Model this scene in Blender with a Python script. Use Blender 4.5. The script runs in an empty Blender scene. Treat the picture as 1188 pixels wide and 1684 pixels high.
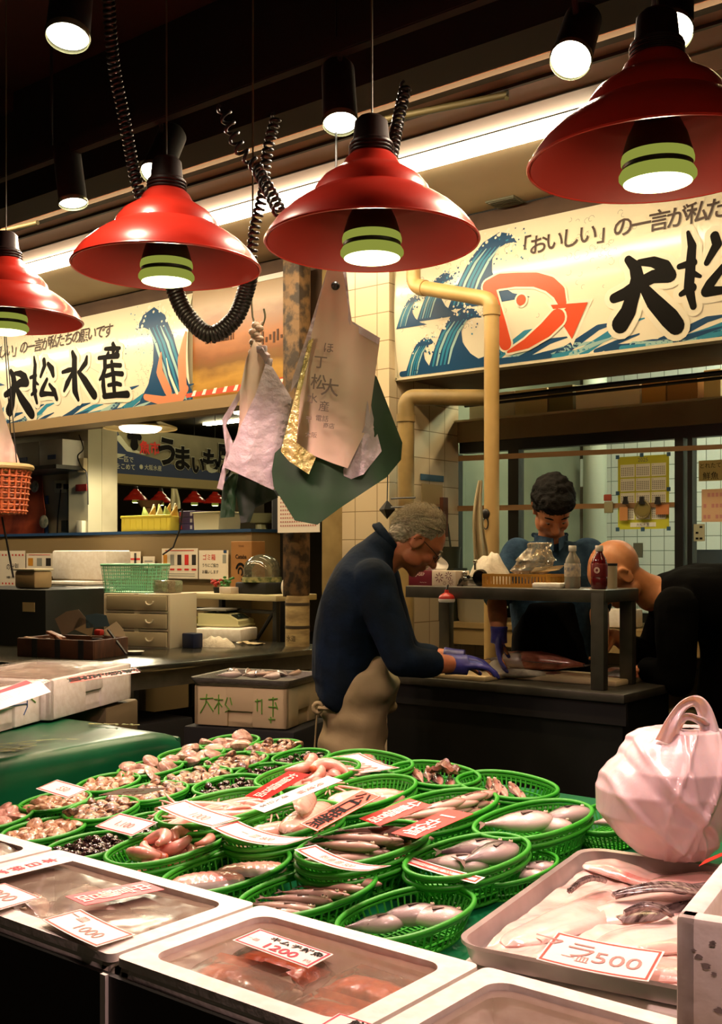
import bpy, bmesh, math, random
from mathutils import Vector, Matrix, Quaternion, noise
PI = math.pi
sc = bpy.context.scene
C = sc.collection
V3 = Vector
random.seed(7)

# ------------------------------------------------------------------ camera
CAM_H, F, HY, YAW = 1.56, 1800.0, 915.0, math.radians(38.5)
RV = V3((math.cos(YAW), math.sin(YAW), 0)); FV = V3((-math.sin(YAW), math.cos(YAW), 0))
cd = bpy.data.cameras.new('camera'); cam = bpy.data.objects.new('camera', cd); C.objects.link(cam)
cam.location = (0, 0, CAM_H); cam.rotation_euler = (PI/2, 0, YAW)
cd.sensor_fit = 'AUTO'; cd.sensor_width = 36; cd.lens = F/1684*36
cd.shift_y = (HY-842)/1684; cd.clip_start = 0.05
cd.dof.use_dof = False
sc.camera = cam
# ------------------------------------------------------------------ world and exposure
w = bpy.data.worlds.new('world'); sc.world = w; w.use_nodes = True
w.node_tree.nodes['Background'].inputs[0].default_value = (1, .78, .5, 1)
w.node_tree.nodes['Background'].inputs[1].default_value = 0.035
sc.view_settings.view_transform = 'Standard'; sc.view_settings.look = 'None'
sc.view_settings.exposure = 0.0; sc.view_settings.gamma = 1; sc.view_settings.use_curve_mapping = False
LAMP_W, LAMP_COL = 39, (1, .58, .55)
STRIP_E, TUBE_E, SPOT_W = 40.0, 40.0, 36
sc.cycles.max_bounces = 7; sc.cycles.transparent_max_bounces = 12
sc.cycles.sample_clamp_indirect = 3.0; sc.cycles.caustics_reflective = False; sc.cycles.caustics_refractive = False

# ------------------------------------------------------------------ placing by measured lines
def at(px, py, z=None, d=None, y=None, x=None):
    """point of the place that the photograph shows at (px, py), on a given height, distance or wall plane"""
    u = (px-594)/F
    if z is not None: d = F*(CAM_H-z)/(py-HY)
    elif y is not None: d = y/(FV.y+u*RV.y)
    elif x is not None: d = x/(FV.x+u*RV.x)
    p = FV*d + RV*(d*u)
    return V3((p.x, p.y, CAM_H-d*(py-HY)/F))

# ------------------------------------------------------------------ materials
def lin(c):
    if isinstance(c, str):
        c = tuple(int(c[i:i+2], 16) for i in (0, 2, 4))
    return tuple(((v/255)/12.92 if v/255 <= .04045 else ((v/255+.055)/1.055)**2.4) for v in c) + (1,)
MATS = {}
def mat(name, col, rough=.55, metal=0, col2=None, scale=12, detail=3, bump=0, bscale=None, alpha=1, trans=0,
        emit=None, estr=0, coat=0, sss=0, stretch=None, ramp=(.38, .62), spec=.5, coords='Object', wave=False, aniso=0):
    if name in MATS: return MATS[name]
    m = bpy.data.materials.new(name); m.use_nodes = True; nt = m.node_tree; N = nt.nodes; L = nt.links
    b = N['Principled BSDF']; I = b.inputs
    I['Base Color'].default_value = lin(col); I['Roughness'].default_value = rough; I['Metallic'].default_value = metal
    I['Specular IOR Level'].default_value = spec
    if coat: I['Coat Weight'].default_value = coat; I['Coat Roughness'].default_value = .12
    if trans: I['Transmission Weight'].default_value = trans
    if sss: I['Subsurface Weight'].default_value = sss; I['Subsurface Radius'].default_value = (.012, .005, .003); I['Subsurface Scale'].default_value = 1
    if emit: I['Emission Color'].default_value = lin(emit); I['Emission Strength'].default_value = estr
    if alpha < 1: I['Alpha'].default_value = alpha
    if col2 or bump:
        tc = N.new('ShaderNodeTexCoord'); mp = N.new('ShaderNodeMapping'); L.new(tc.outputs[coords], mp.inputs[0])
        if stretch: mp.inputs['Scale'].default_value = stretch
        if wave:
            nz = N.new('ShaderNodeTexWave'); nz.inputs['Scale'].default_value = scale; nz.inputs['Distortion'].default_value = 4; nz.inputs['Detail'].default_value = 3
        else:
            nz = N.new('ShaderNodeTexNoise'); nz.inputs['Scale'].default_value = scale; nz.inputs['Detail'].default_value = detail
        L.new(mp.outputs[0], nz.inputs['Vector'])
        out = nz.outputs[0]
        if col2:
            cr = N.new('ShaderNodeValToRGB'); e = cr.color_ramp.elements
            e[0].position = ramp[0]; e[1].position = ramp[1]; e[0].color = lin(col); e[1].color = lin(col2)
            L.new(out, cr.inputs[0]); L.new(cr.outputs[0], I['Base Color'])
        if bump:
            src = out
            if bscale:
                n2 = N.new('ShaderNodeTexNoise'); n2.inputs['Scale'].default_value = bscale; n2.inputs['Detail'].default_value = 4
                L.new(mp.outputs[0], n2.inputs['Vector']); src = n2.outputs[0]
            bp = N.new('ShaderNodeBump'); bp.inputs['Strength'].default_value = bump; bp.inputs['Distance'].default_value = .01
            L.new(src, bp.inputs['Height']); L.new(bp.outputs[0], I['Normal'])
    MATS[name] = m
    return m
def emat(name, col, s):
    if name in MATS: return MATS[name]
    m = bpy.data.materials.new(name); m.use_nodes = True; nt = m.node_tree
    e = nt.nodes.new('ShaderNodeEmission'); e.inputs[0].default_value = lin(col); e.inputs[1].default_value = s
    nt.links.new(e.outputs[0], nt.nodes['Material Output'].inputs[0]); nt.nodes.remove(nt.nodes['Principled BSDF'])
    MATS[name] = m; return m
def film(name, col, gloss=.25, tint=.12, rough=.08, bump=.3, bscale=8):
    """thin clear plastic: mostly see-through, some sheen and a little of its own colour"""
    if name in MATS: return MATS[name]
    m = bpy.data.materials.new(name); m.use_nodes = True; nt = m.node_tree; N = nt.nodes; L = nt.links
    N.remove(N['Principled BSDF'])
    tr = N.new('ShaderNodeBsdfTransparent'); gl = N.new('ShaderNodeBsdfGlossy'); df = N.new('ShaderNodeBsdfDiffuse')
    gl.inputs['Roughness'].default_value = rough; df.inputs[0].default_value = lin(col)
    m1 = N.new('ShaderNodeMixShader'); m2 = N.new('ShaderNodeMixShader'); fr = N.new('ShaderNodeLayerWeight'); fr.inputs[0].default_value = gloss
    m1.inputs[0].default_value = tint
    L.new(tr.outputs[0], m1.inputs[1]); L.new(df.outputs[0], m1.inputs[2])
    L.new(fr.outputs['Fresnel'], m2.inputs[0]); L.new(m1.outputs[0], m2.inputs[1]); L.new(gl.outputs[0], m2.inputs[2])
    L.new(m2.outputs[0], N['Material Output'].inputs[0])
    if bump:
        tc = N.new('ShaderNodeTexCoord'); nz = N.new('ShaderNodeTexNoise'); nz.inputs['Scale'].default_value = bscale
        bp = N.new('ShaderNodeBump'); bp.inputs['Strength'].default_value = bump; bp.inputs['Distance'].default_value = .02
        L.new(tc.outputs['Object'], nz.inputs[0]); L.new(nz.outputs[0], bp.inputs['Height']); L.new(bp.outputs[0], gl.inputs['Normal'])
    MATS[name] = m; return m
def tiles(name, col, grout, size, rough=.25, wx=.02, vary=.06):
    """square glazed tiles laid on whichever faces the wall has"""
    if name in MATS: return MATS[name]
    m = bpy.data.materials.new(name); m.use_nodes = True; nt = m.node_tree; N = nt.nodes; L = nt.links
    b = N['Principled BSDF']; b.inputs['Roughness'].default_value = rough
    g = N.new('ShaderNodeNewGeometry'); s = N.new('ShaderNodeSeparateXYZ'); L.new(g.outputs['Position'], s.inputs[0])
    ad = N.new('ShaderNodeMath'); ad.operation = 'ADD'; L.new(s.outputs[0], ad.inputs[0]); L.new(s.outputs[1], ad.inputs[1])
    cb = N.new('ShaderNodeCombineXYZ'); L.new(ad.outputs[0], cb.inputs[0]); L.new(s.outputs[2], cb.inputs[1])
    br = N.new('ShaderNodeTexBrick'); br.offset = 0; br.inputs['Scale'].default_value = 1; br.inputs['Mortar Size'].default_value = size*wx
    br.inputs['Brick Width'].default_value = size; br.inputs['Row Height'].default_value = size; br.inputs['Mortar Smooth'].default_value = .3
    c = lin(col); br.inputs['Color1'].default_value = c; br.inputs['Color2'].default_value = tuple(v*(1-vary) for v in c[:3])+(1,)
    br.inputs['Mortar'].default_value = lin(grout); L.new(cb.outputs[0], br.inputs[0]); L.new(br.outputs[0], b.inputs['Base Color'])
    bp = N.new('ShaderNodeBump'); bp.inputs['Strength'].default_value = .4; bp.inputs['Distance'].default_value = -.003
    L.new(br.outputs['Fac'], bp.inputs['Height']); L.new(bp.outputs[0], b.inputs['Normal'])
    MATS[name] = m; return m

# ------------------------------------------------------------------ mesh building
def frame(o, xd, yd):
    """matrix with origin o, x axis xd, y axis near yd"""
    xd = V3(xd).normalized(); zd = xd.cross(V3(yd)).normalized(); yd = zd.cross(xd)
    m = Matrix((xd, yd, zd)).transposed().to_4x4(); m.translation = V3(o); return m
def TR(x=0, y=0, z=0, rz=0, rx=0, ry=0, s=1):
    m = Matrix.Translation((x, y, z)) @ Matrix.Rotation(rz, 4, 'Z') @ Matrix.Rotation(ry, 4, 'Y') @ Matrix.Rotation(rx, 4, 'X')
    return m @ Matrix.Scale(s, 4) if s != 1 else m
_bc = {}
def _boxgeo(s, bev, seg):
    k = (round(s[0], 5), round(s[1], 5), round(s[2], 5), bev, seg)
    if k not in _bc:
        bm = bmesh.new(); bmesh.ops.create_cube(bm, size=1)
        for v in bm.verts: v.co = V3((v.co.x*s[0], v.co.y*s[1], v.co.z*s[2]))
        if bev: bmesh.ops.bevel(bm, geom=bm.edges[:], offset=min(bev, min(s)*.49), segments=seg, affect='EDGES', profile=.5)
        bm.verts.index_update()
        _bc[k] = ([v.co.copy() for v in bm.verts], [[v.index for v in f.verts] for f in bm.faces]); bm.free()
    return _bc[k]
_tc = {}
def textgeo(s, size=1, off=0.0, ext=.0, sp=1.0, res=3):
    k = (s, off, ext, sp, res)
    if k not in _tc:
        c = bpy.data.curves.new('t', 'FONT'); c.body = s; c.align_x = 'CENTER'; c.align_y = 'CENTER'; c.offset = off; c.resolution_u = res
        c.space_line = sp
        o = bpy.data.objects.new('t', c); C.objects.link(o); m = bpy.data.meshes.new_from_object(o)
        v = [x.co.copy() for x in m.vertices]; f = [list(p.vertices) for p in m.polygons]
        bpy.data.objects.remove(o); bpy.data.curves.remove(c); bpy.data.meshes.remove(m)
        if v:
            x0 = min(p.x for p in v); x1 = max(p.x for p in v); y0 = min(p.y for p in v); y1 = max(p.y for p in v)
            for p in v: p.x -= (x0+x1)/2; p.y -= (y0+y1)/2
        _tc[k] = (v, f)
    return _tc[k]
class MB:
    def __init__(self): self.v = []; self.f = []; self.m = []; self.cur = 0
    def add(self, v, f, M=None, mi=None):
        n = len(self.v)
        self.v += [M @ p for p in v] if M is not None else [V3(p) for p in v]
        self.f += [[i+n for i in q] for q in f]; self.m += [self.cur if mi is None else mi]*len(f); return self
    def box(self, c, s, M=None, bev=0, seg=2, R=None, mi=None):
        v, f = _boxgeo(s, bev, seg); T = Matrix.Translation(c)
        if R is not None: T = T @ R
        return self.add(v, f, (M @ T) if M is not None else T, mi)
    def bx(self, x0, x1, y0, y1, z0, z1, bev=0, M=None, mi=None, seg=2):
        return self.box(((x0+x1)/2, (y0+y1)/2, (z0+z1)/2), (abs(x1-x0), abs(y1-y0), abs(z1-z0)), M, bev, seg, None, mi)
    def tube(self, P, r, n=10, M=None, cap=True, closed=False, flat=1, mi=None, rnd=False):
        P = [V3(p) for p in P]
        if len(P) < 2: return self
        R = list(r) if isinstance(r, (list, tuple)) else [r]*len(P)
        if rnd:   # rounded ends
            a, b = (P[0]-P[1]).normalized(), (P[-1]-P[-2]).normalized()
            ks = (.35, .7, .92)
            P = [P[0]+a*R[0]*.99] + [P[0]+a*R[0]*k for k in ks[::-1]] + P + [P[-1]+b*R[-1]*k for k in ks] + [P[-1]+b*R[-1]*.99]
            R = [R[0]*.05] + [R[0]*math.sqrt(1-k*k) for k in ks[::-1]] + R + [R[-1]*math.sqrt(1-k*k) for k in ks] + [R[-1]*.05]
        vs = []; fs = []; up = None; L = len(P)
        for i, p in enumerate(P):
            if closed: t = (P[(i+1) % L]-P[i-1])
            else: t = P[min(i+1, L-1)]-P[max(i-1, 0)]
            t = t.normalized() if t.length > 1e-9 else V3((0, 0, 1))
            if up is None:
                up = V3((0, 0, 1)) if abs(t.z) < .9 else V3((1, 0, 0))
            a = t.cross(up)
            a = a.normalized() if a.length > 1e-6 else V3((1, 0, 0)); up = a.cross(t).normalized()
            for k in range(n):
                th = 2*PI*k/n; vs.append(p+a*(math.cos(th)*R[i])+up*(math.sin(th)*R[i]*flat))
        for i in range(L if closed else L-1):
            j = (i+1) % L
            for k in range(n):
                k2 = (k+1) % n; fs.append([i*n+k, i*n+k2, j*n+k2, j*n+k])
        if cap and not closed: fs.append(list(range(n))[::-1]); fs.append([(L-1)*n+k for k in range(n)])
        return self.add(vs, [q[::-1] for q in fs], M, mi)
    def lathe(self, prof, n=32, M=None, cap=True, mi=None, sx=1, sy=1):
        vs = []; fs = []; L = len(prof)
        for r, z in prof:
            for k in range(n): vs.append(V3((math.cos(2*PI*k/n)*r*sx, math.sin(2*PI*k/n)*r*sy, z)))
        for i in range(L-1):
            for k in range(n):
                k2 = (k+1) % n; fs.append([i*n+k, i*n+k2, (i+1)*n+k2, (i+1)*n+k])
        if cap:
            if prof[0][0] > 1e-5: fs.append(list(range(n))[::-1])
            if prof[-1][0] > 1e-5: fs.append([(L-1)*n+k for k in range(n)])
        return self.add(vs, fs, M, mi)
    def ell(self, c, r, M=None, n=16, mi=None, R=None):
        if not isinstance(r, (tuple, list)): r = (r, r, r)
        vs = []; fs = []; h = max(6, n//2+2)
        for i in range(1, h):
            a = PI*i/h
            for k in range(n): vs.append(V3((math.sin(a)*math.cos(2*PI*k/n)*r[0], math.sin(a)*math.sin(2*PI*k/n)*r[1], -math.cos(a)*r[2])))
        for i in range(h-2):
            for k in range(n):
                k2 = (k+1) % n; fs.append([i*n+k, i*n+k2, (i+1)*n+k2, (i+1)*n+k])
        b = len(vs); vs += [V3((0, 0, -r[2])), V3((0, 0, r[2]))]
        for k in range(n): fs.append([b, (k+1) % n, k]); fs.append([b+1, (h-2)*n+k, (h-2)*n+(k+1) % n])
        T = Matrix.Translation(c)
        if R is not None: T = T @ R
        return self.add(vs, fs, (M @ T) if M is not None else T, mi)
    def prism(self, pts, t, M=None, mi=None):
        """outline in the xy plane, thickness t upward"""
        n = len(pts); vs = [V3((p[0], p[1], 0)) for p in pts] + [V3((p[0], p[1], t)) for p in pts]
        a = sum(pts[i][0]*pts[(i+1) % n][1]-pts[(i+1) % n][0]*pts[i][1] for i in range(n))
        fs = [list(range(n))[::-1], list(range(n, 2*n))] + [[i, (i+1) % n, n+(i+1) % n, n+i] for i in range(n)]
        if a < 0: fs = [q[::-1] for q in fs]
        return self.add(vs, fs, M, mi)
    def grid(self, fn, nu, nv, M=None, thick=0, mi=None):
        vs = [V3(fn(i/nu, j/nv)) for j in range(nv+1) for i in range(nu+1)]
        W = nu+1
        fs = [[j*W+i, j*W+i+1, (j+1)*W+i+1, (j+1)*W+i] for j in range(nv) for i in range(nu)]
        if thick:
            nr = [V3((0, 0, 0)) for _ in vs]
            for q in fs:
                nn = (vs[q[1]]-vs[q[0]]).cross(vs[q[3]]-vs[q[0]])
                for k in q: nr[k] += nn
            base = len(vs)
            vs = vs + [vs[k]-(nr[k].normalized() if nr[k].length > 1e-12 else V3((0, 0, 1)))*thick for k in range(base)]
            fs2 = [[k+base for k in q][::-1] for q in fs]
            rim = [i for i in range(W)] + [j*W+nu for j in range(1, nv+1)] + [nv*W+i for i in range(nu-1, -1, -1)] + [j*W for j in range(nv-1, 0, -1)]
            sd = [[rim[k], rim[k]+base, rim[(k+1) % len(rim)]+base, rim[(k+1) % len(rim)]] for k in range(len(rim))]
            fs = fs + fs2 + sd
        return self.add(vs, fs, M, mi)
    def text(self, s, M, size, off=0.0, fit=None, mi=None, sp=1.0, sx=1):
        v, f = textgeo(s, 1, off, 0, sp)
        if not v: return self
        k = size
        if fit:
            wd = max(p.x for p in v)*2; k = min(size, fit/wd)
        return self.add([V3((p.x*k*sx, p.y*k, 0)) for p in v], f, M, mi)
    def strokes(self, S, M, n=12, grow=0, fn=None, mi=None):
        """brush strokes: each a list of (x, y, r); drawn as flat rounded ribbons in the xy plane"""
        for st in S:
            P = []
            for i in range(len(st)-1):
                a, b = st[i], st[i+1]
                for k in range(4):
                    t = k/4; P.append(tuple(a[j]+(b[j]-a[j])*t for j in range(3)))
            P.append(st[-1])
            for i, (x, y, r) in enumerate(P):
                r += grow
                self.add([V3((x+math.cos(2*PI*k/n)*r, y+math.sin(2*PI*k/n)*r, i*2e-6)) for k in range(n)], [list(range(n))], M, mi)
            for i in range(len(P)-1):
                (x, y, r), (X, Y, q) = P[i], P[i+1]; r += grow; q += grow
                dx, dy = X-x, Y-y; l = math.hypot(dx, dy) or 1; nx, ny = -dy/l, dx/l
                self.add([V3((x-nx*r, y-ny*r, 1e-6)), V3((X-nx*q, Y-ny*q, 1e-6)), V3((X+nx*q, Y+ny*q, 1e-6)), V3((x+nx*r, y+ny*r, 1e-6))], [[0, 1, 2, 3]], M, mi)
        return self
    def mesh(self, name, mats, smooth=40, inv=None):
        me = bpy.data.meshes.new(name); vs = [inv @ p for p in self.v] if inv is not None else self.v
        me.from_pydata([tuple(p) for p in vs], [], self.f)
        for m in (mats if isinstance(mats, (list, tuple)) else [mats]): me.materials.append(m)
        me.polygons.foreach_set('material_index', self.m)
        if smooth:
            me.polygons.foreach_set('use_smooth', [True]*len(self.f)); me.set_sharp_from_angle(angle=math.radians(smooth))
        me.update(); return me
    def build(self, name, mats, parent=None, label=None, smooth=40, world=False, **kw):
        inv = None
        if world and parent is not None: inv = wm(parent).inverted()
        o = bpy.data.objects.new(name, self.mesh(name, mats, smooth, inv)); C.objects.link(o)
        if parent is not None: o.parent = parent
        if label: o['label'] = label
        for k, v in kw.items(): o[k] = v
        return o
def wm(o):
    m = Matrix.LocRotScale(o.location, o.rotation_euler.to_quaternion(), o.scale)
    return wm(o.parent) @ m if o.parent else m
def thing(name, label, cat, loc=(0, 0, 0), rz=0, group=None):
    o = bpy.data.objects.new(name, None); C.objects.link(o); o.empty_display_size = .1
    o.location = loc; o.rotation_euler = (0, 0, rz); o['label'] = label; o['category'] = cat
    if group: o['group'] = group
    return o
def solo(mb, name, mats, label, cat, group=None, origin=None, smooth=40):
    """a thing that is one mesh, origin at its base"""
    if origin is None:
        n = len(mb.v); zs = min(p.z for p in mb.v)
        origin = V3((sum(p.x for p in mb.v)/n, sum(p.y for p in mb.v)/n, zs))
    o = bpy.data.objects.new(name, mb.mesh(name, mats, smooth, Matrix.Translation(origin).inverted())); C.objects.link(o)
    o.location = origin; o['label'] = label; o['category'] = cat
    if group: o['group'] = group
    return o
def structure(name, mb, mats, parent=None, smooth=0):
    o = mb.build(name, mats, parent, smooth=smooth)
    if parent is None: o['kind'] = 'structure'
    return o
def dup(root, loc=None, rz=None, label=None, group=None, M=None):
    def cp(o, par):
        c = o.copy(); C.objects.link(c)
        if par is not None: c.parent = par
        for ch in list(o.children): cp(ch, c)
        return c
    r = cp(root, None)
    if M is not None: l, q, s = M.decompose(); r.location = l; r.rotation_euler = q.to_euler(); r.scale = s
    if loc is not None: r.location = loc
    if rz is not None: r.rotation_euler = (0, 0, rz)
    if label: r['label'] = label
    if group: r['group'] = group
    elif group == '' and 'group' in r: del r['group']
    return r
def spline(P, n=8):
    P = [V3(p) for p in P]; out = []
    for i in range(len(P)-1):
        a, b, c, d = P[max(i-1, 0)], P[i], P[i+1], P[min(i+2, len(P)-1)]
        for k in range(n):
            t = k/n; out.append(.5*((2*b)+(c-a)*t+(2*a-5*b+4*c-d)*t*t+(3*b-a-3*c+d)*t**3))
    out.append(P[-1]); return out
def blob(prims, voxel, mats, name, parent, smooth_it=4, label=None, disp=None):
    """one continuous skin grown over a set of shapes (world coordinates)"""
    me = prims.mesh('b', mats, 0); o = bpy.data.objects.new('b', me); C.objects.link(o)
    r = o.modifiers.new('r', 'REMESH'); r.mode = 'VOXEL'; r.voxel_size = voxel
    s = o.modifiers.new('s', 'SMOOTH'); s.iterations = smooth_it; s.factor = .5
    dg = bpy.context.evaluated_depsgraph_get(); dg.update()
    m2 = bpy.data.meshes.new_from_object(o.evaluated_get(dg)); bpy.data.objects.remove(o)
    if disp:
        nn = [v.normal.copy() for v in m2.vertices]
        for v, q in zip(m2.vertices, nn): v.co += q*disp(v.co)
    if parent is not None: m2.transform(wm(parent).inverted())
    m2.name = name; m2.polygons.foreach_set('use_smooth', [True]*len(m2.polygons)); m2.materials.clear(); m2.materials.append(mats)
    b = bpy.data.objects.new(name, m2); C.objects.link(b)
    if parent is not None: b.parent = parent
    if label: b['label'] = label
    return b
# ------------------------------------------------------------------ shared materials
FL = .15
M = {}
M['cream'] = mat('cream_paint', 'cdb894', .6, col2='c2ab86', scale=3, bump=.05)
M['pinkpanel'] = mat('rose_brown_panel', '9a6a58', .55, col2='8d5f4e', scale=2)
M['darkceil'] = mat('dark_ceiling', '1c0c09', .8, col2='120706', scale=1.5)
M['black'] = mat('black_metal', '141414', .4)
M['blackm'] = mat('black_matte', '0e0d0c', .8)
M['rubber'] = mat('black_cord', '151210', .38)
M['white'] = mat('white_plastic', 'e9e4da', .4)
M['foam'] = mat('styrofoam', 'efe9e0', .75, col2='e6ded2', scale=40, bump=.15)
M['steel'] = mat('brushed_steel', '8f8c84', .35, .45, col2='77746c', scale=30, stretch=(1, 8, 8))
M['dsteel'] = mat('worn_steel', '55524a', .4, .45, col2='46443c', scale=9)
M['brown'] = mat('brown_soffit', '5b4330', .7, col2='503a29', scale=4)
M['green'] = mat('basket_green', '2f9a20', .42)
M['cloth'] = mat('green_vinyl', '0b6b3e', .3, col2='095a34', scale=6, bump=.12)
M['paper'] = mat('paper', 'efe6da', .7)
M['yellow'] = mat('yellow_plastic', 'd9c94a', .45)
M['ink'] = mat('black_ink', '0b0908', .7, spec=.15)
M['red'] = mat('red_ink', 'c8281e', .6)
M['glass'] = film('window_glass', 'b8c8c0', .12, .04, .02, 0)
# ------------------------------------------------------------------ the setting
b = MB(); b.bx(-16, 5, -3, 16, FL-.1, FL); structure('floor', b, mat('wet_concrete', '3a3733', .45, col2='26241f', scale=3, bump=.1))
b = MB(); b.bx(-12, 2.5, 3.98, 4.70, 3.30, 3.36); structure('ceiling_front', b, mat('soffit_cream', 'bfae90', .6, col2='b39f7f', scale=1.5))
b = MB(); b.bx(-12, 2.5, 3.2, 3.86, 3.30, 3.36); structure('ceiling_panel', b, M['pinkpanel'])
b = MB()
b.bx(-12, 2.5, 3.50, 3.515, 3.288, 3.30); b.bx(-12, 2.5, 3.36, 3.40, 3.28, 3.30); b.bx(-12, 2.5, 3.68, 3.684, 3.292, 3.30)
structure('trim_1', b, mat('dark_trim', '2a1c16', .6))
b = MB(); b.bx(-12, 2.5, 3.02, 3.2, 3.22, 3.9); structure('ceiling_beam', b, M['darkceil'])
b = MB(); b.bx(-12, 5, -3, 3.02, 3.75, 3.9)
for y in (-.6, .5, 1.9): b.bx(-12, 5, y, y+.12, 3.6, 3.75)
for x in (-7, -4.6, -2.2, .2): b.bx(x, x+.1, -3, 3.02, 3.66, 3.75)
structure('ceiling', b, mat('red_brown_ceiling', '4a1c14', .7, col2='38130d', scale=1))
b = MB(); b.bx(-3.44, 2.5, 4.72, 5.30, 2.50, 3.30); structure('wall_fascia', b, M['brown'])
b = MB(); b.bx(-12, -3.97, 4.72, 5.1, 2.50, 3.30); structure('wall_fascia_left', b, M['brown'])
b = MB(); b.bx(-12, -4.05, 4.55, 4.72, 2.44, 2.51); structure('trim_2', b, mat('tan_ledge', '8b7450', .5))
b = MB(); b.bx(-3.79, -3.47, 4.60, 5.26, FL, 3.30); structure('wall_pillar', b, tiles('pillar_tile', 'd6c4a2', '8d7a5c', .15, .22, .018))
b = MB(); b.bx(-3.96, -3.79, 4.63, 5.26, FL, 3.30); structure('wall_pillar_side', b, mat('yellowed_plaster', 'ab935f', .7, col2='8c7647', scale=5))
# window wall of the prep room
b = MB(); b.bx(-3.47, 2.5, 5.25, 5.36, 2.21, 2.33); structure('wall_lintel', b, mat('tan_lintel', '8a7550', .6, col2='7b6743', scale=3))
b = MB(); b.bx(-3.47, 2.5, 5.22, 5.25, 2.325, 2.335); structure('trim_3', b, mat('pale_edge', 'c9b88a', .4))
b = MB(); b.bx(-3.47, 2.5, 5.25, 5.36, FL, 1.22); structure('wall_back', b, tiles('low_tile', '8d8468', '5c5440', .1, .3))
def pxx(px, y): return at(px, 900, y=y).x
win = MB(); yw = 5.27
win.bx(-3.47, 2.5, yw, yw+.06, 2.15, 2.21); win.bx(-3.47, 2.5, yw, yw+.06, 1.22, 1.27)
for a, c in ((745, 752), (836, 853), (1110, 1124), (1131, 1139)): win.bx(pxx(a, yw), pxx(c, yw), yw, yw+.06, 1.27, 2.15)
win.bx(-.9, -.85, yw, yw+.06, 1.27, 2.15); win.bx(1.2, 1.25, yw, yw+.06, 1.27, 2.15)
wo = structure('window_1', win, mat('black_window_frame', '0c0f0d', .35))
g = MB(); g.bx(-3.45, 2.5, yw+.028, yw+.034, 1.27, 2.15); g.build('pane', M['glass'], wo, smooth=0)
# prep room behind the glass
b = MB(); b.bx(-3.6, 2.5, 7.3, 7.4, FL, 3.3); structure('wall_prep_room', b, tiles('white_tile', 'c9cfc6', '6f776c', .1, .25, .03))
b = MB(); b.bx(-3.9, -3.8, 5.26, 7.4, FL, 3.3); structure('wall_prep_room_left', b, mat('grey_green_wall', '8d937c', .6, col2='7f8670', scale=3))
b = MB(); b.bx(2.4, 2.5, 5.3, 7.4, FL, 3.3); structure('wall_prep_room_right', b, M['cream'])
b = MB(); b.bx(-3.9, 2.5, 5.3, 7.4, 3.1, 3.2); structure('ceiling_prep_room', b, M['cream'])
# far hall on the left
b = MB(); b.bx(-9.8, -6.93, 5.45, 5.6, FL, 3.4); structure('wall_left', b, mat('hall_white', 'b9b092', .6, col2='a89e80', scale=3))
b = MB(); b.bx(pxx(113, 5.32), pxx(145, 5.32), 5.32, 5.5, FL, 2.56); structure('wall_left_pillar', b, mat('glossy_white_paint', 'b8b193', .35))
b = MB(); b.bx(-16, -3.9, 15.5, 15.6, FL, 4); structure('wall_far', b, mat('far_brown', '4b3d28', .7, col2='3a301f', scale=1))
b = MB(); b.bx(-16, -15.9, -3, 15.5, FL, 4); structure('wall_far_left', b, mat('far_brown', '4b3d28'))
b = MB(); b.bx(-16, -3.9, 5.1, 15.5, 3.4, 3.5); structure('ceiling_hall', b, mat('hall_ceiling', '4a4330', .7))
b = MB(); b.bx(-4.0, -3.9, 5.26, 15.5, FL, 3.5); structure('wall_hall_side', b, mat('hall_side', '5c523a', .7))
# ceiling light line
def ceiling_tube(name, label, x0, x1, y, z, e, wd=.11, group=None, col='ffe6bc', along='x', ln=None):
    t = thing(name, label, 'ceiling light', ((x0+x1)/2, y, z), 0 if along == 'x' else PI/2, group)
    L = (x1-x0)/2 if ln is None else ln/2
    h = MB(); h.bx(-L-.02, L+.02, -wd/2-.02, wd/2+.02, -.0, .03); h.build('housing', M['white'], t, smooth=0)
    d = MB(); d.bx(-L, L, -wd/2, wd/2, -.03, 0, .008); d.build('diffuser', emat('tube_%.0f_%s' % (e*10, col), col, e), t, smooth=0)
    return t
ceiling_tube('ceiling_light', 'long bright line of light running along the pale ceiling above the banners', -8.6, -1.93, 3.92, 3.30, STRIP_E)
for k, x in enumerate((-2.6, -1.0)):
    ceiling_tube('ceiling_light', 'fluorescent light on the prep room ceiling behind the glass, %s' % ('left one' if k == 0 else 'right one'), x-.6, x+.6, 6.2, 3.1, TUBE_E*1.3, group='prep room tubes', col='f2ffe0')
for k, (x, y) in enumerate(((-5.2, 6.3), (-8.2, 6.6), (-6.4, 9.0), (-10.5, 10.5))):
    ceiling_tube('ceiling_light', 'fluorescent light on the ceiling of the far hall, %s' % ('nearest the rusty post', 'over the white wall', 'over the bin counter', 'farthest back')[k], x-.6, x+.6, y, 3.4, TUBE_E*1.5, group='hall tubes', col='ffedb8')
ceiling_tube('ceiling_light', 'added slim warm light line, unseen behind the dark ceiling beam', -6.5, .3, 3.27, 3.30, 42, .05, col='ffd89c')  # hidden tube added to light the workers and worktop from the front
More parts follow.
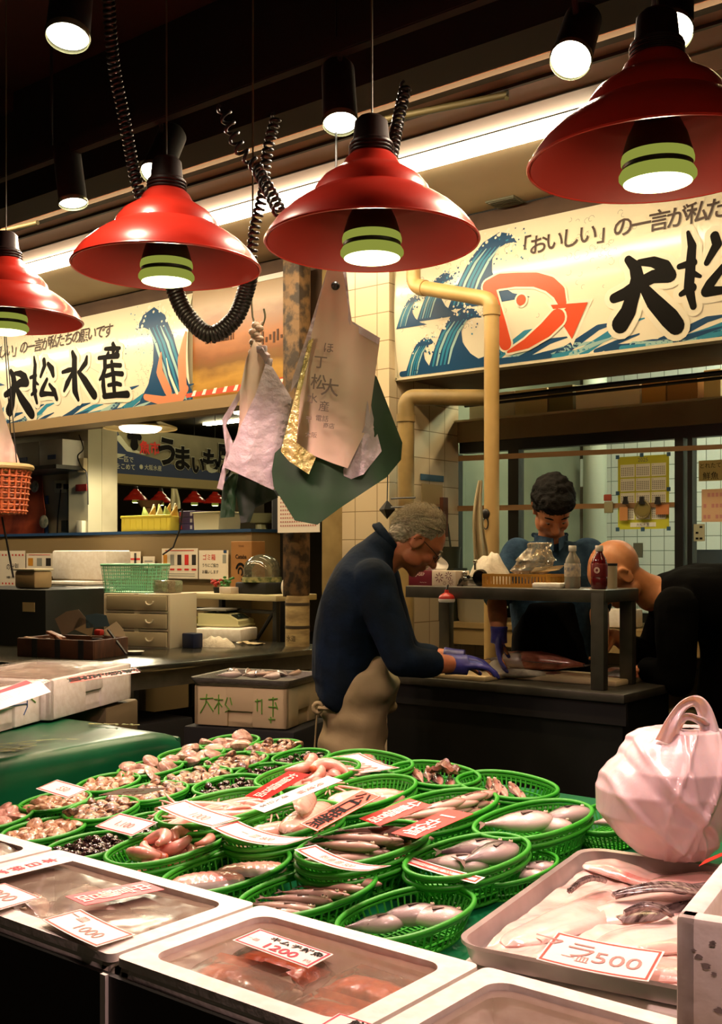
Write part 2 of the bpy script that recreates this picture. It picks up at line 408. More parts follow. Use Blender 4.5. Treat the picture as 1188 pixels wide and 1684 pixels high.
# ------------------------------------------------------------------ pendant fish lamps
M['lampred'] = mat('red_enamel', 'c02c1e', .32, coat=.5)
M['lampin'] = mat('dull_red_lining', '8c2014', .5)
M['bulbgreen'] = emat('bulb_green_glow', 'b4bc50', .55)
M['bulbface'] = emat('bulb_face', 'f6ffb0', 7)
M['bulbdark'] = mat('bulb_neck', '232c10', .4)
def bulb_power(e): e.data.energy = LAMP_W
def pendant():
    t = thing('pendant_lamp', '', 'lamp', (0, 0, 0))
    pr = [(.232, .0), (.226, .016), (.208, .040), (.182, .064), (.155, .083), (.136, .094), (.130, .098), (.124, .114), (.108, .134), (.084, .150), (.066, .162), (.058, .178), (.046, .190)]
    a = MB(); a.lathe(pr + [(.043, .186)], 56, cap=False)
    a.tube([(math.cos(q*PI/32)*.232, math.sin(q*PI/32)*.232, 0) for q in range(64)], .0035, 6, closed=True); a.build('lamp_shade', M['lampred'], t, smooth=35)
    a = MB(); a.lathe([(r-.004, z-.002) for r, z in pr], 56, cap=False); a.f = [q[::-1] for q in a.f]; a.build('shade_lining', M['lampin'], t, label='dull dark red inner side')
    a = MB(); a.lathe([(.046, .185), (.047, .215), (.040, .222), (.036, .262), (.026, .272), (0, .275)], 32)
    for z in (.192, .200, .208): a.tube([(math.cos(q*PI/16)*.048, math.sin(q*PI/16)*.048, z) for q in range(32)], .002, 5, closed=True)
    a.build('socket_cap', mat('aged_socket', '2b1a16', .45), t, label='dark ribbed cap')
    bl = MB(); bl.lathe([(.018, 0.170), (.026, 0.099), (.040, 0.076), (.053, 0.049), (.061, 0.022), (.063, 0.014)], 40, cap=False); bo = bl.build('bulb', M['bulbdark'], t, label='reflector bulb glowing yellow green')
    g = MB(); g.lathe([(.063, 0.014), (.065, 0.007), (.065, 0.000), (.063, -0.004)], 40, cap=False); g.lathe([(.065, -0.014), (.069, -0.021), (.069, -0.027), (.061, -0.036)], 40, cap=False)
    g.build('glass_ring', M['bulbgreen'], bo)
    g = MB(); g.lathe([(.063, -0.004), (.061, -0.009), (.065, -0.014)], 40, cap=False); g.build('dark_ring', M['bulbdark'], bo)
    g = MB(); g.lathe([(0, -0.042), (.04, -0.042), (.061, -0.036)], 40, cap=False); g.build('bulb_face', M['bulbface'], bo)
    return t
def lamp_light(t, loc, k=1.0):
    ld = bpy.data.lights.new('fish_lamp', 'SPOT'); ld.energy = LAMP_W*k; ld.color = LAMP_COL; ld.spot_size = math.radians(135); ld.spot_blend = .45; ld.shadow_soft_size = .06
    lo = bpy.data.objects.new('lamp_light', ld); C.objects.link(lo); lo.parent = t; lo.location = (0, 0, -.06)
    gd = bpy.data.lights.new('fish_lamp_inner', 'POINT'); gd.energy = 1.5*k; gd.color = (1, .75, .45); gd.shadow_soft_size = .03
    go = bpy.data.objects.new('lamp_glow', gd); C.objects.link(go); go.parent = t; go.location = (0, 0, -.07)
P0 = pendant()
LAMPS = [(612, 398, 2.38, 'red pendant lamp in the middle, hanging over the hung plastic bags'),
         (1082, 268, 1.98, 'nearest and largest red pendant lamp, in front of the big wave banner at right'),
         (274, 440, 2.72, 'red pendant lamp second from the left, a thick coiled cord looping beneath it'),
         (10, 527, 3.40, 'red pendant lamp cut off by the left edge of the photo')]
lamp_tops = []
for i, (px, py, d, lb) in enumerate(LAMPS):
    p = at(px, py, d=d); t = P0 if i == 0 else dup(P0)
    t.location = p; t['label'] = lb; t['group'] = 'red pendant lamps over the display'; lamp_tops.append(p+V3((0, 0, .27)))
    t.rotation_euler = (random.uniform(-.02, .02), random.uniform(-.02, .02), i*1.3)
t = dup(P0, (-.28, 1.0, 2.28), 0, 'red pendant lamp just outside the right edge of the photo'); EXTRA = t
lamp_tops.append(V3((-.28, 1.0, 2.55)))
for t, k in zip([o for o in C.objects if o.name.startswith('pendant_lamp')], (1, 1.15, 1, 1, 1.15)): lamp_light(t, None, k)
# far stall lamps
for px, py, lb in ((167, 822, 'leftmost of the small red lamps in the far stall'), (223, 823, 'second from left of the small red lamps in the far stall'), (264, 827, 'small red lamp in the far stall half behind a hung white cloth'),
               (320, 827, 'small red lamp in the far stall right of the hung white cloth'), (354, 828, 'rightmost of the small red lamps in the far stall')):
    p = at(px, py, d=13); t = dup(P0, p, 0, lb, 'far stall lamps'); t.scale = (.62, .62, .72)
    for ch in list(t.children):
        if ch.type == 'LIGHT': bpy.data.objects.remove(ch)
    q = MB(); q.tube([(0, 0, .27), (0, 0, 1.72)], .006, 6); q.build('cord', M['rubber'], t)
# thin suspension wires and coiled cords
def coil(P, R, wr, turns, n=9):
    P = spline(P, 10); L = len(P); pts = []; N = turns*n
    acc = [0]
    for i in range(1, L): acc.append(acc[-1]+(P[i]-P[i-1]).length)
    up = V3((1, .3, .1)); 
    for k in range(N+1):
        s = acc[-1]*k/N; i = 1
        while i < L-1 and acc[i] < s: i += 1
        f = (s-acc[i-1])/max(acc[i]-acc[i-1], 1e-6); c = P[i-1].lerp(P[i], f); tg = (P[i]-P[i-1]).normalized()
        a = tg.cross(up).normalized(); b2 = tg.cross(a)
        th = 2*PI*k/n; pts.append(c+a*math.cos(th)*R+b2*math.sin(th)*R)
    m = MB(); m.tube(pts, wr, 6); return m
for i, p in enumerate(lamp_tops[:4]):
    m = MB(); m.tube([p, V3((p.x, p.y, 3.7))], .0022, 6)
    solo(m, 'suspension_wire', mat('dull_wire', '5a5a40', .5), 'thin wire holding up the '+('middle red lamp', 'nearest red lamp', 'red lamp second from the left', 'leftmost red lamp')[i], 'wire', 'lamp wires', smooth=30)
def cord(pts, R, wr, turns, label, name='coiled_cord'):
    solo(coil(pts, R, wr, turns), name, M['rubber'], label, 'cord', smooth=60)
cord([at(178, -20, d=2.5), at(186, 100, d=2.6), at(205, 200, d=2.65), at(222, 290, d=2.7), at(240, 352, d=2.72)], .012, .0042, 42, 'black coiled cord dropping to the lamp second from the left')
cord([at(366, 175, d=2.6), at(392, 240, d=2.6), at(418, 270, d=2.6), at(438, 305, d=2.55), at(462, 352, d=2.45)], .013, .0045, 15, 'loosely stretched black coiled cord slanting to the middle lamp')
cord([at(455, 190, d=2.9), at(440, 250, d=2.9), at(432, 320, d=2.9), at(418, 380, d=2.9), at(413, 445, d=2.9)], .012, .0045, 26, 'tightly coiled black cord hanging between the two middle lamps')
cord([at(668, 140, d=2.6), at(655, 200, d=2.55), at(642, 268, d=2.45)], .012, .0042, 15, 'short black coiled cord right behind the middle lamp')
cord([at(285, 470, d=2.95), at(305, 515, d=2.95), at(345, 550, d=2.95), at(385, 525, d=2.95), at(405, 478, d=2.95), at(412, 440, d=2.93)], .018, .0072, 40, 'thick black coiled cord looping below the lamp second from the left')
# lighting track and spot heads
tr = MB(); tr.bx(-9, 1.5, 2.28, 2.32, 2.93, 2.97); tr.bx(-9, 1.5, 2.283, 2.286, 2.926, 2.93)
for x in (-6, -3.2, -.6): tr.tube([(x, 2.3, 2.97), (x, 2.3, 3.74)], .006, 6)
solo(tr, 'lighting_track', M['blackm'], 'black ceiling track carrying the row of spotlights', 'track', smooth=30)
tr = MB(); tr.bx(-9, 1.5, 1.48, 1.52, 2.98, 3.02)
for x in (-5, -2.2): tr.tube([(x, 1.5, 3.0), (x, 1.5, 3.75)], .006, 6)
solo(tr, 'lighting_track', M['blackm'], 'second black track nearer the camera above the frame', 'track', smooth=30)
def spot_head(px, py, y, label, tilt, az, zt):
    p = at(px, py, y=y); t = thing('spotlight', label, 'spotlight', (p.x, p.y, p.z), 0, 'track spotlights')
    aim = (V3((0, 0, -1))-FV*tilt+RV*az).normalized(); R = aim.to_track_quat('-Z', 'Y').to_matrix().to_4x4()
    a = MB(); a.lathe([(.0, .19), (.035, .19), (.046, .175), (.048, .0), (.045, 0), (.044, .03)], 32, R, cap=False); a.build('housing', M['blackm'], t)
    a = MB(); a.lathe([(.0475, -.014), (.050, -.010), (.050, .0), (.044, .003)], 32, R, cap=False); a.build('rim', mat('clear_rim', '8a8a70', .2, .6), t)
    a = MB(); a.lathe([(0, -.012), (.03, -.010), (.0465, -.004)], 32, R, cap=False); a.build('lens', emat('spot_lens', 'fff6d8', 14), t)
    a = MB(); top = R @ V3((0, 0, .1)); a.tube([top, (top.x*.3, top.y*.3, top.z+.1), (0, 0, zt-p.z)], .008, 8); a.build('stem', M['blackm'], t)
    ld = bpy.data.lights.new('spot', 'SPOT'); ld.energy = SPOT_W; ld.color = (1, .79, .58); ld.spot_size = math.radians(150); ld.spot_blend = .6; ld.shadow_soft_size = .04
    lo = bpy.data.objects.new('spot_light', ld); C.objects.link(lo); lo.parent = t; lo.matrix_local = R @ Matrix.Translation((0, 0, -.02))
spot_head(560, 198, 2.3, 'spotlight with a greenish rim, on the track left of the middle lamp wire', .35, .05, 2.93)
spot_head(257, 283, 2.3, 'spotlight directly above the lamp second from the left', .55, -.25, 2.93)
spot_head(120, 330, 2.3, 'small dim spotlight between the two left lamps', .12, .15, 2.93)
spot_head(940, 95, 2.3, 'bright spotlight left of the nearest pendant lamp', .75, -.35, 2.93)
spot_head(1104, 50, 2.3, 'bright spotlight above the nearest pendant lamp', .75, -.25, 2.93)
spot_head(112, 55, 1.5, 'spotlight at the top left corner of the photo', .3, .0, 3.0)
# small ceiling bits
b = MB(); c = at(832, 331, z=3.30); b.bx(-.08, .08, -.06, .06, -.008, 0)
for k in range(6): b.bx(-.07, .07, -.05+k*.018, -.044+k*.018, -.012, -.008)
b.v = [v+c for v in b.v]; solo(b, 'air_vent', mat('grey_vent', '6b6a55', .5), 'small grey square vent in the pale ceiling over the right banner', 'vent', smooth=30)
b = MB(); a1, a2 = at(10, 378, z=3.27), at(62, 366, z=3.27); b.tube([at(-20, 386, z=3.27), a2], .012, 10); 
solo(b, 'conduit', mat('pale_conduit', '4a4632', .5), 'short pale conduit under the rose panel at far left', 'pipe', smooth=40)
b = MB(); b.tube([at(590, 205, z=3.27), at(835, 156, z=3.27)], .014, 10); b.tube([at(834, 150, z=3.3), at(834, 162, z=3.25)], .008, 8)
solo(b, 'conduit', mat('pale_conduit', '4a4632', .5), 'long pale conduit under the rose panel right of the middle lamp', 'pipe', smooth=40)
# ------------------------------------------------------------------ the display table
SL = .09; SA = math.atan(SL)
def zs(y): return .88+SL*(y-1.5)
def on(px, py, h=0):
    """point on the sloping display, h above its cloth"""
    z = .9
    for _ in range(30): z = zs(at(px, py, z=z).y)+h
    return at(px, py, z=z)
b = MB()
v = [(x_, y_, z_ if z_ == FL else zs(y_)) for z_ in (FL, 1) for x_, y_ in ((-2.50, 1.37), (.9, 1.37), (.9, 2.46), (-2.50, 2.46))]
b.add([V3(p) for p in v], [[0, 3, 2, 1], [4, 5, 6, 7], [0, 1, 5, 4], [1, 2, 6, 5], [2, 3, 7, 6], [3, 0, 4, 7]])
solo(b, 'display_table', M['cloth'], 'wide sloping fish display covered in green vinyl cloth under the baskets', 'table', smooth=0)
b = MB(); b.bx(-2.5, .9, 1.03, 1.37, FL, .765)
b.bx(-2.5, .9, 1.034, 1.044, .765, .940)  # added dark panel, makes the box fronts look unlit
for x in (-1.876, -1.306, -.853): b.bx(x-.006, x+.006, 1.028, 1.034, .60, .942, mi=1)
solo(b, 'display_ledge', [mat('dark_front', '15120c', .5), M['white']], 'dark low ledge carrying the white foam boxes, dark panel added to shade their fronts', 'table', smooth=0)
# cloth covered side table
st = thing('side_table', 'side table at left draped in worn green vinyl cloth', 'table', (-3.35, 1.6, FL))
b = MB()
x0, x1, y0, y1, zt = -4.2, -2.505, .9, 2.27, 1.03
def drape(u, v):
    s = u*(x1-x0+.9)   # along x then down the right side
    L1 = x1-x0
    y = y0+(y1-y0)*v; r = .035
    if s < L1-r: p = V3((x0+s, y, zt))
    else:
        q = (s-(L1-r))
        if q < r*1.57: a = q/r; p = V3((x1-r+math.sin(a)*r, y, zt-r+math.cos(a)*r))
        else: p = V3((x1, y, zt-r-(q-r*1.57)))
    n = noise.noise(V3((p.x*5, p.y*4, p.z*3)))*.006
    if v > .93: k = (v-.93)/.07; p.y += 0; p.z = max(p.z-.02*k*k, FL)
    p.z = max(p.z, FL+.005)
    return (p.x+(n if s > L1 else 0), p.y+n, p.z+(n if s < L1 else 0)*.6)
b.grid(drape, 110, 50, thick=.004); b.build('cloth', mat('dark_green_vinyl', '07502e', .32, col2='064527', scale=6, bump=.12), st, world=True, smooth=60)
b = MB(); b.bx(x0, x1-.006, y1-.012, y1+.006, FL, zt-.02, bev=.01); b.build('cloth_end', MATS['dark_green_vinyl'], st, world=True)
b = MB(); b.bx(x0+.01, x1-.02, y0+.02, y1-.02, FL, zt-.03); b.build('table_body', M['blackm'], st, world=True)
b = MB()
for k in range(150):   # flaked creases where the vinyl has worn through
    cx, cz = random.gauss(.35, .16), 0
    yy = 1.62+random.gauss(0, .16); x = x1-.07-abs(random.gauss(0, .08)); l = random.uniform(.004, .03); a = random.uniform(-.6, .6)+.9
    b.add([V3((x+math.cos(a)*l*q[0]-math.sin(a)*l*.16*q[1], yy+math.sin(a)*l*q[0]+math.cos(a)*l*.16*q[1], zt+.006)) for q in ((-1, -1), (1, -.6), (1.1, .6), (-.9, 1))], [[0, 1, 2, 3]])
for k in range(14):
    x = x1-.16-k*.010; yy = y1-.04-k*.006+random.uniform(-.008, .008); b.box((x, yy, zt+.0065), (.02, .008, .001), R=Matrix.Rotation(random.uniform(-1, 1), 4, 'Z'))
b.build('worn_flakes', mat('worn_vinyl', '9fa868', .7), st, world=True, smooth=0, label='pale flaked cracks in the vinyl')
# ------------------------------------------------------------------ foam boxes
def foam_geo(sx, sy, h, wall=.025, grips=True, floor=.02):
    m = MB(); gw, gh, gd = .11, .045, .010
    for sgn in (-1, 1):
        for ax in (0, 1):
            L, Wd = (sx, sy) if ax == 0 else (sy, sx); off = Wd/2-wall/2
            R = Matrix.Rotation(PI/2 if ax else 0, 4, 'Z')
            LL = L
            if grips:
                m.box((-(LL+gw)/4, sgn*off, h/2), ((LL-gw)/2, wall, h), R, .007); m.box(((LL+gw)/4, sgn*off, h/2), ((LL-gw)/2, wall, h), R, .007)
                m.box((0, sgn*off, (h+gh+.02)/2), (gw+.02, wall, h-gh-.02), R, .003); m.box((0, sgn*(off-gd/2), (gh+.03)/2), (gw+.02, wall-gd, gh+.03), R)
            else: m.box((0, sgn*off, h/2), (LL, wall, h), R, .007)
    m.box((0, 0, floor/2), (sx-.02, sy-.02, floor)); return m
def foam_box(label, c, sx, sy, h, rz=0, wall=.025, group=None, grips=True, m=None, name='foam_box'):
    t = thing(name, label, 'box', c, rz, group); foam_geo(sx, sy, h, wall, grips).build('box_body', m or M['foam'], t, smooth=30); return t
BZ = .768
BX = [(-2.46, -1.885, 'left'), (-1.865, -1.315, 'a'), (-1.297, -.862, 'b'), (-.845, -.40, 'c')]
lbl = ['white foam box cut off by the left edge, behind the box of whole fish', 'white foam box at lower left holding whole fish under clear film',
       'white foam box at the bottom centre holding orange packs under clear film', 'white foam box at the bottom right in front of the metal tray']
clear = film('cling_film', 'b09680', .2, .26, .22, .5, 9)
FB = []
for (xa, xb, k), lb in zip(BX, lbl):
    t = foam_box(lb, ((xa+xb)/2, 1.203, BZ), xb-xa, .305, .182, wall=.028, grips=False); FB.append(t)
    m = MB(); w_ = (xb-xa)
    n = 40
    def rr(q, a, c2, r):  # rounded rectangle
        pts = []
        for sx_, sy_, a0 in ((1, 1, 0), (-1, 1, PI/2), (-1, -1, PI), (1, -1, 1.5*PI)):
            for j in range(7): th = a0+j*PI/12; pts.append((sx_*(a-r)+math.cos(th)*r, sy_*(c2-r)+math.sin(th)*r))
        return pts
    o1, i1 = rr(0, w_/2+.004, .156, .014), rr(0, w_/2-.034, .122, .03)
    K = len(o1); vs = [V3((x, y, z)) for (x, y), z in [(p, .196) for p in o1]+[(p, .196) for p in i1]+[(p, .183) for p in o1]+[(p, .176) for p in i1]]
    fs = [[j, (j+1) % K, K+(j+1) % K, K+j] for j in range(K)] + [[2*K+j, 2*K+(j+1) % K, (j+1) % K, j] for j in range(K)] + [[K+j, K+(j+1) % K, 3*K+(j+1) % K, 3*K+j] for j in range(K)]
    m.add(vs, fs); m.build('lid_frame', M['foam'], t, smooth=35, label='raised white rim framing the film')
    m = MB(); m.grid(lambda u, v: ((u-.5)*(w_-.072), (v-.5)*.24, .187+.002*noise.noise(V3((u*7, v*4, w_)))), 36, 18); m.build('film', clear, t, smooth=80)
# fish and packs inside them
def fish_mat(name, back, side, belly, rough=.22, y0=.0, spots=0):
    if name in MATS: return MATS[name]
    m = bpy.data.materials.new(name); m.use_nodes = True; nt = m.node_tree; N = nt.nodes; L = nt.links
    bs = N['Principled BSDF']; bs.inputs['Roughness'].default_value = rough; bs.inputs['Coat Weight'].default_value = .5; bs.inputs['Coat Roughness'].default_value = .15
    tc = N.new('ShaderNodeTexCoord'); sp = N.new('ShaderNodeSeparateXYZ'); L.new(tc.outputs['Generated'], sp.inputs[0])
    nz = N.new('ShaderNodeTexNoise'); nz.inputs['Scale'].default_value = 9; nz.inputs['Detail'].default_value = 5; L.new(tc.outputs['Generated'], nz.inputs[0])
    ml = N.new('ShaderNodeMath'); ml.operation = 'MULTIPLY_ADD'; ml.inputs[1].default_value = .35; L.new(nz.outputs[0], ml.inputs[0]); L.new(sp.outputs[1], ml.inputs[2])
    cr = N.new('ShaderNodeValToRGB'); e = cr.color_ramp.elements; e[0].position = .42; e[0].color = lin(belly); e[1].position = .95; e[1].color = lin(back)
    x = e.new(.68); x.color = lin(side); L.new(ml.outputs[0], cr.inputs[0]); L.new(cr.outputs[0], bs.inputs['Base Color'])
    vo = N.new('ShaderNodeTexVoronoi'); vo.inputs['Scale'].default_value = 60; L.new(tc.outputs['Generated'], vo.inputs[0])
    bp = N.new('ShaderNodeBump'); bp.inputs['Strength'].default_value = .15; bp.inputs['Distance'].default_value = .002; L.new(vo.outputs[0], bp.inputs['Height']); L.new(bp.outputs[0], bs.inputs['Normal'])
    MATS[name] = m; return m
def fish_geo(L, H, W, bend=0.0):
    """body lying on its side, head toward +x, back toward +y"""
    P = [(-.40, .12), (-.36, .16), (-.25, .34), (-.10, .72), (.06, .97), (.18, 1.0), (.30, .88), (.40, .62), (.46, .38), (.495, .12), (.5, .02)]
    m = MB(); n = 16; vs = []; fs = []
    for x, k in P:
        for j in range(n):
            a = 2*PI*j/n; vs.append(V3((x*L, math.cos(a)*k*H/2+bend*x*x*L, (math.sin(a)*(k**.8)*W/2)+W/2)))
    for i in range(len(P)-1):
        for j in range(n):
            j2 = (j+1) % n; fs.append([i*n+j, i*n+j2, (i+1)*n+j2, (i+1)*n+j])
    fs.append(list(range(n))[::-1]); fs.append([(len(P)-1)*n+j for j in range(n)]); fs = [q[::-1] for q in fs]
    m.add(vs, fs)
    return m
def fish_template(name, L, H, W, mt, label, bend=0.0, fin='6b5048'):
    t = thing(name, label, 'fish'); fish_geo(L, H, W, bend).build('body', mt, t, smooth=70)
    f = MB(); yb = bend*.16*L; fm = mat('fin_'+fin, fin, .4, col2='3f2e2a', scale=60)
    f.prism([(-.39*L, yb+.05*H), (-.5*L, yb+.42*H), (-.46*L, yb), (-.5*L, yb-.42*H), (-.39*L, yb-.05*H)], .0015, Matrix.Translation((0, 0, W/2))); f.build('tail_fin', fm, t, smooth=0)
    f = MB(); f.prism([(.2*L, H*.47), (.0, H*.64), (-.18*L, H*.36), (-.22*L, H*.2), (0, H*.4)], .0015, Matrix.Translation((0, 0, W/2))); f.build('back_fin', fm, t, smooth=0)
    f = MB(); f.prism([(.22*L, -.04*H), (.07*L, -.2*H), (.06*L, -.02*H)], .0012, Matrix.Translation((0, 0, W*.99)) @ Matrix.Rotation(-.1, 4, 'X')); f.build('side_fin', fm, t, smooth=0)
    f = MB(); f.ell((.40*L, .12*H, W*.83), (.018*L+.002, .018*L+.002, .004), n=12); f.ell((.40*L, .12*H, W*.83+.0028), (.010*L+.001,)*2+(.002,), n=10, mi=1)
    f.build('eye', [mat('fish_eye', 'd8c8a8', .1), mat('pupil', '0a0808', .05)], t)
    return t
FM = {'silver': fish_mat('silver_fish', '3c3030', '9c8680', 'e2cfc8'), 'brown': fish_mat('brown_fish', '38281f', '75584a', 'b3917f', .35),
      'pink': fish_mat('pink_fish', '6f4038', 'ab7668', 'dcb6a8'), 'grey': fish_mat('grey_fish', '2c2525', '5f5152', 'b3a19d', .28)}
whole = fish_template('whole_fish', .25, .10, .045, FM['brown'], 'x', .15)
sp = [(-1.70, 1.29, .3), (-1.52, 1.30, -.4), (-1.73, 1.19, 2.9), (-1.56, 1.19, .5), (-1.44, 1.22, 1.9), (-1.60, 1.12, 3.3), (-1.77, 1.12, .1), (-1.43, 1.12, -.5), (-1.65, 1.24, 2.2)]
for i, (x, y, r) in enumerate(sp):
    t = whole if i == 0 else dup(whole); t.location = (x, y, .868+.010*(i % 4)+(i//4)*.012); t.rotation_euler = (0, 0, r); t['label'] = 'brown whole fish packed under film in the lower left foam box'; t['group'] = 'fish in the lower left box'
for i, (x, y, r) in enumerate([(-2.2, 1.28, .2), (-2.05, 1.2, 2.8), (-2.3, 1.15, .3), (-2.02, 1.31, -.5)]):
    dup(whole, (x, y, .86+.02*i), r, 'brown whole fish under film in the box at the left edge', 'fish in the far left box')
M['roe'] = mat('orange_roe', 'e0662a', .3, col2='b84a24', scale=50, bump=.4, coat=.4)
def pack_template():
    t = thing('food_pack', 'x', 'food pack')
    m = MB(); m.bx(-.09, .09, -.045, .045, 0, .012, .006); m.build('tray', mat('clear_tray', 'b9a48c', .25), t)
    m = MB(); m.grid(lambda u, v: ((u-.5)*.16, (v-.5)*.075, .020+.018*math.sin(PI*u)**.5*math.sin(PI*v)**.5+.004*noise.noise(V3((u*9, v*6, 3)))), 20, 12, thick=.012); m.build('filling', M['roe'], t, smooth=60)
    m = MB(); m.grid(lambda u, v: ((u-.5)*.18, (v-.5)*.09, .012+.034*min(1, 6*min(u, 1-u, v, 1-v))), 16, 10); m.build('clear_lid', film('pack_lid', 'e0c8b0', .3, .08, .06, .2, 20), t, smooth=30)
    return t
pk = pack_template()
for i, (x, y, r) in enumerate([(-1.19, 1.28, .08), (-.99, 1.285, -.05), (-1.18, 1.185, .12), (-.985, 1.19, .02), (-1.16, 1.105, -.06), (-.98, 1.10, .1)]):
    t = pk if i == 0 else dup(pk); t.location = (x, y, .884+.005*(i % 3)); t.rotation_euler = (0, 0, r)
    t['label'] = 'clear pack of orange seafood under the film of the bottom centre box'; t['group'] = 'packs in the bottom centre box'
m = MB()
for i, (xa, xb) in enumerate([(-1.27, -.89)]):
    m.grid(lambda u, v: (xa+(xb-xa)*u, 1.075+.255*v, .876+.012*noise.noise(V3((u*30, v*20, 1)))), 60, 40, thick=.03)
solo(m, 'crushed_ice', mat('ice_bed', 'b8ac98', .3, col2='8a8370', scale=30, bump=.5), 'bed of crushed ice below the orange packs', 'ice', smooth=60)['kind'] = 'stuff'
m = MB(); m.grid(lambda u, v: (-1.83+.48*u, 1.075+.255*v, .862+.010*noise.noise(V3((u*30, v*20, 5)))), 60, 40, thick=.008)
solo(m, 'crushed_ice', MATS['ice_bed'], 'bed of crushed ice below the whole fish in the lower left box', 'ice', smooth=60)['kind'] = 'stuff'
for i, (x, y, r) in enumerate([(-.72, 1.28, .2), (-.55, 1.2, 2.8), (-.75, 1.15, .3)]):
    dup(whole, (x, y, .86+.02*i), r, 'brown whole fish in the foam box at the bottom right', 'fish in the bottom right box')
m = MB(); m.bx(-1.155, -1.10, 1.185, 1.215, .942, .9425); 
q = solo(m, 'pack_sticker', M['paper'], 'small blank white sticker on the pack left of the price sign', 'sticker', smooth=0)
# ------------------------------------------------------------------ green baskets
def basket_template(name, a, bb, h):
    t = thing(name, 'x', 'basket'); n = 56; k = .78
    def E(th, s, z): return V3((math.copysign(abs(math.cos(th))**.9, math.cos(th))*a*s, math.copysign(abs(math.sin(th))**.9, math.sin(th))*bb*s, z))
    m = MB(); m.tube([E(2*PI*i/64, 1, h) for i in range(64)], .0052, 8, closed=True); m.tube([E(2*PI*i/64, .975, h-.008) for i in range(64)], .0032, 6, closed=True)
    m.build('rim', M['green'], t, smooth=60)
    m = MB()
    for i in range(n):
        th = 2*PI*i/n; m.tube([E(th, k, .003), E(th, .97, h-.008)], .0024, 4)
    m.tube([E(2*PI*i/64, k+.07, h*.36) for i in range(64)], .0024, 5, closed=True)
    m.tube([E(2*PI*i/64, k, .003) for i in range(64)], .0036, 6, closed=True)
    m.build('slatted_wall', M['green'], t, smooth=60)
    m = MB()
    ny = int(bb*k*2/.011)
    for i in range(1, ny):
        y = -bb*k+i*.011*1.0; q = 1-(y/(bb*k))**2
        if q > 0: x = a*k*math.sqrt(q); m.box((0, y, .002), (2*x, .005, .003))
    for i in range(-3, 4):
        x = i*a*k/3.5; q = 1-(x/(a*k))**2; y = bb*k*math.sqrt(q); m.box((x, 0, .0035), (.003, 2*y, .003))
    m.build('base_grid', M['green'], t, smooth=0)
    return t
BKT = {'L': (basket_template('oval_basket', .093, .148, .058), .093, .148, .058), 'S': (basket_template('round_basket', .082, .098, .042), .082, .098, .042)}
used = {'L': False, 'S': False}
def basket(kind, px, py, tier, ct, wh, rz=0.0, s=1.0, nest=None):
    T, a, bb, h = BKT[kind]; h *= s; p = V3((px, py, zs(py)+h+tier))
    base = V3((p.x, p.y, p.z-h)); R = Matrix.Rotation(SA, 4, 'X') @ Matrix.Rotation(rz, 4, 'Z')
    def put(z, lb, grp):
        Mx = Matrix.Translation((base.x, base.y, z)) @ R @ Matrix.Scale(s, 4)
        if not used[kind]:
            used[kind] = True; l, q, sc_ = Mx.decompose(); T.location = l; T.rotation_euler = q.to_euler(); T.scale = sc_; o = T
        else: o = dup(T, M=Mx)
        o['label'] = lb; o['group'] = grp; return Mx
    Mx = put(base.z, 'green basket of %s %s' % (ct, wh), 'green baskets on the display')
    z = base.z-.018; i = 0; floor = zs(base.y)
    while z > floor+.001 and i < 5:
        put(max(z, floor), 'empty basket nested under the %s %s' % (ct, wh), 'nested empty baskets'); z -= .018; i += 1
    if i == 0 and tier > .004 or (i and z+.018-floor > .008): put(floor, 'empty basket nested under the %s %s' % (ct, wh), 'nested empty baskets')
    return Mx, a*.78, bb*.78, h/s
# shellfish
def shell_geo(L, W, H, ridges=True):
    m = MB(); n = 20; vs = []; fs = []; rows = 8
    for sgn in (1, -1):
        base = len(vs); vs.append(V3((-.10*L, W*.36, sgn*H*.46)))
        for r in range(1, rows+1):
            t = r/rows
            for j in range(n):
                a = 2*PI*j/n; ex = math.cos(a)*L/2; ey = math.sin(a)*W/2
                if ey > 0: ex *= 1-.45*(ey/(W/2))**2
                x = -.10*L*(1-t)+ex*t; y = W*.36*(1-t)+ey*t
                z = H/2*math.sqrt(max(0, 1-t*t))*.95+(.0005 if r % 2 else 0)
                vs.append(V3((x, y, sgn*(z+.0003))))
        for j in range(n):
            q = [base, base+1+j, base+1+(j+1) % n]; fs.append(q if sgn > 0 else q[::-1])
        for r in range(rows-1):
            for j in range(n):
                a0 = base+1+r*n; q = [a0+j, a0+n+j, a0+n+(j+1) % n, a0+(j+1) % n]; fs.append(q if sgn > 0 else q[::-1])
    m.add(vs, fs); return m
def shellm(name, c1, c2, s=60, rough=.3): return mat(name, c1, rough, col2=c2, scale=s, detail=4, stretch=(1, 3, 1), coat=.6, ramp=(.42, .6), bump=.2)
SH = {'brown': solo(shell_geo(.047, .038, .027), 'clam', shellm('brown_clam', '8a5f42', 'c29b78'), 'x', 'clam', origin=V3((0, 0, 0)), smooth=50),
      'dark': solo(shell_geo(.045, .037, .026), 'clam', shellm('dark_clam', '3f281c', 'a37a58', 45), 'x', 'clam', origin=V3((0, 0, 0)), smooth=50),
      'big': solo(shell_geo(.072, .056, .032), 'large_clam', shellm('pale_clam', 'c4a08c', '9a7462', 40), 'x', 'clam', origin=V3((0, 0, 0)), smooth=50),
      'pink': solo(shell_geo(.060, .044, .028), 'clam', shellm('pinkish_clam', 'd3a596', 'a5715f', 40), 'x', 'clam', origin=V3((0, 0, 0)), smooth=50),
      'tiny': solo(shell_geo(.021, .019, .014), 'small_clam', mat('black_shell', '1d0f0d', .18, col2='38211c', scale=80, coat=.8), 'x', 'clam', origin=V3((0, 0, 0)), smooth=50)}
first = {}
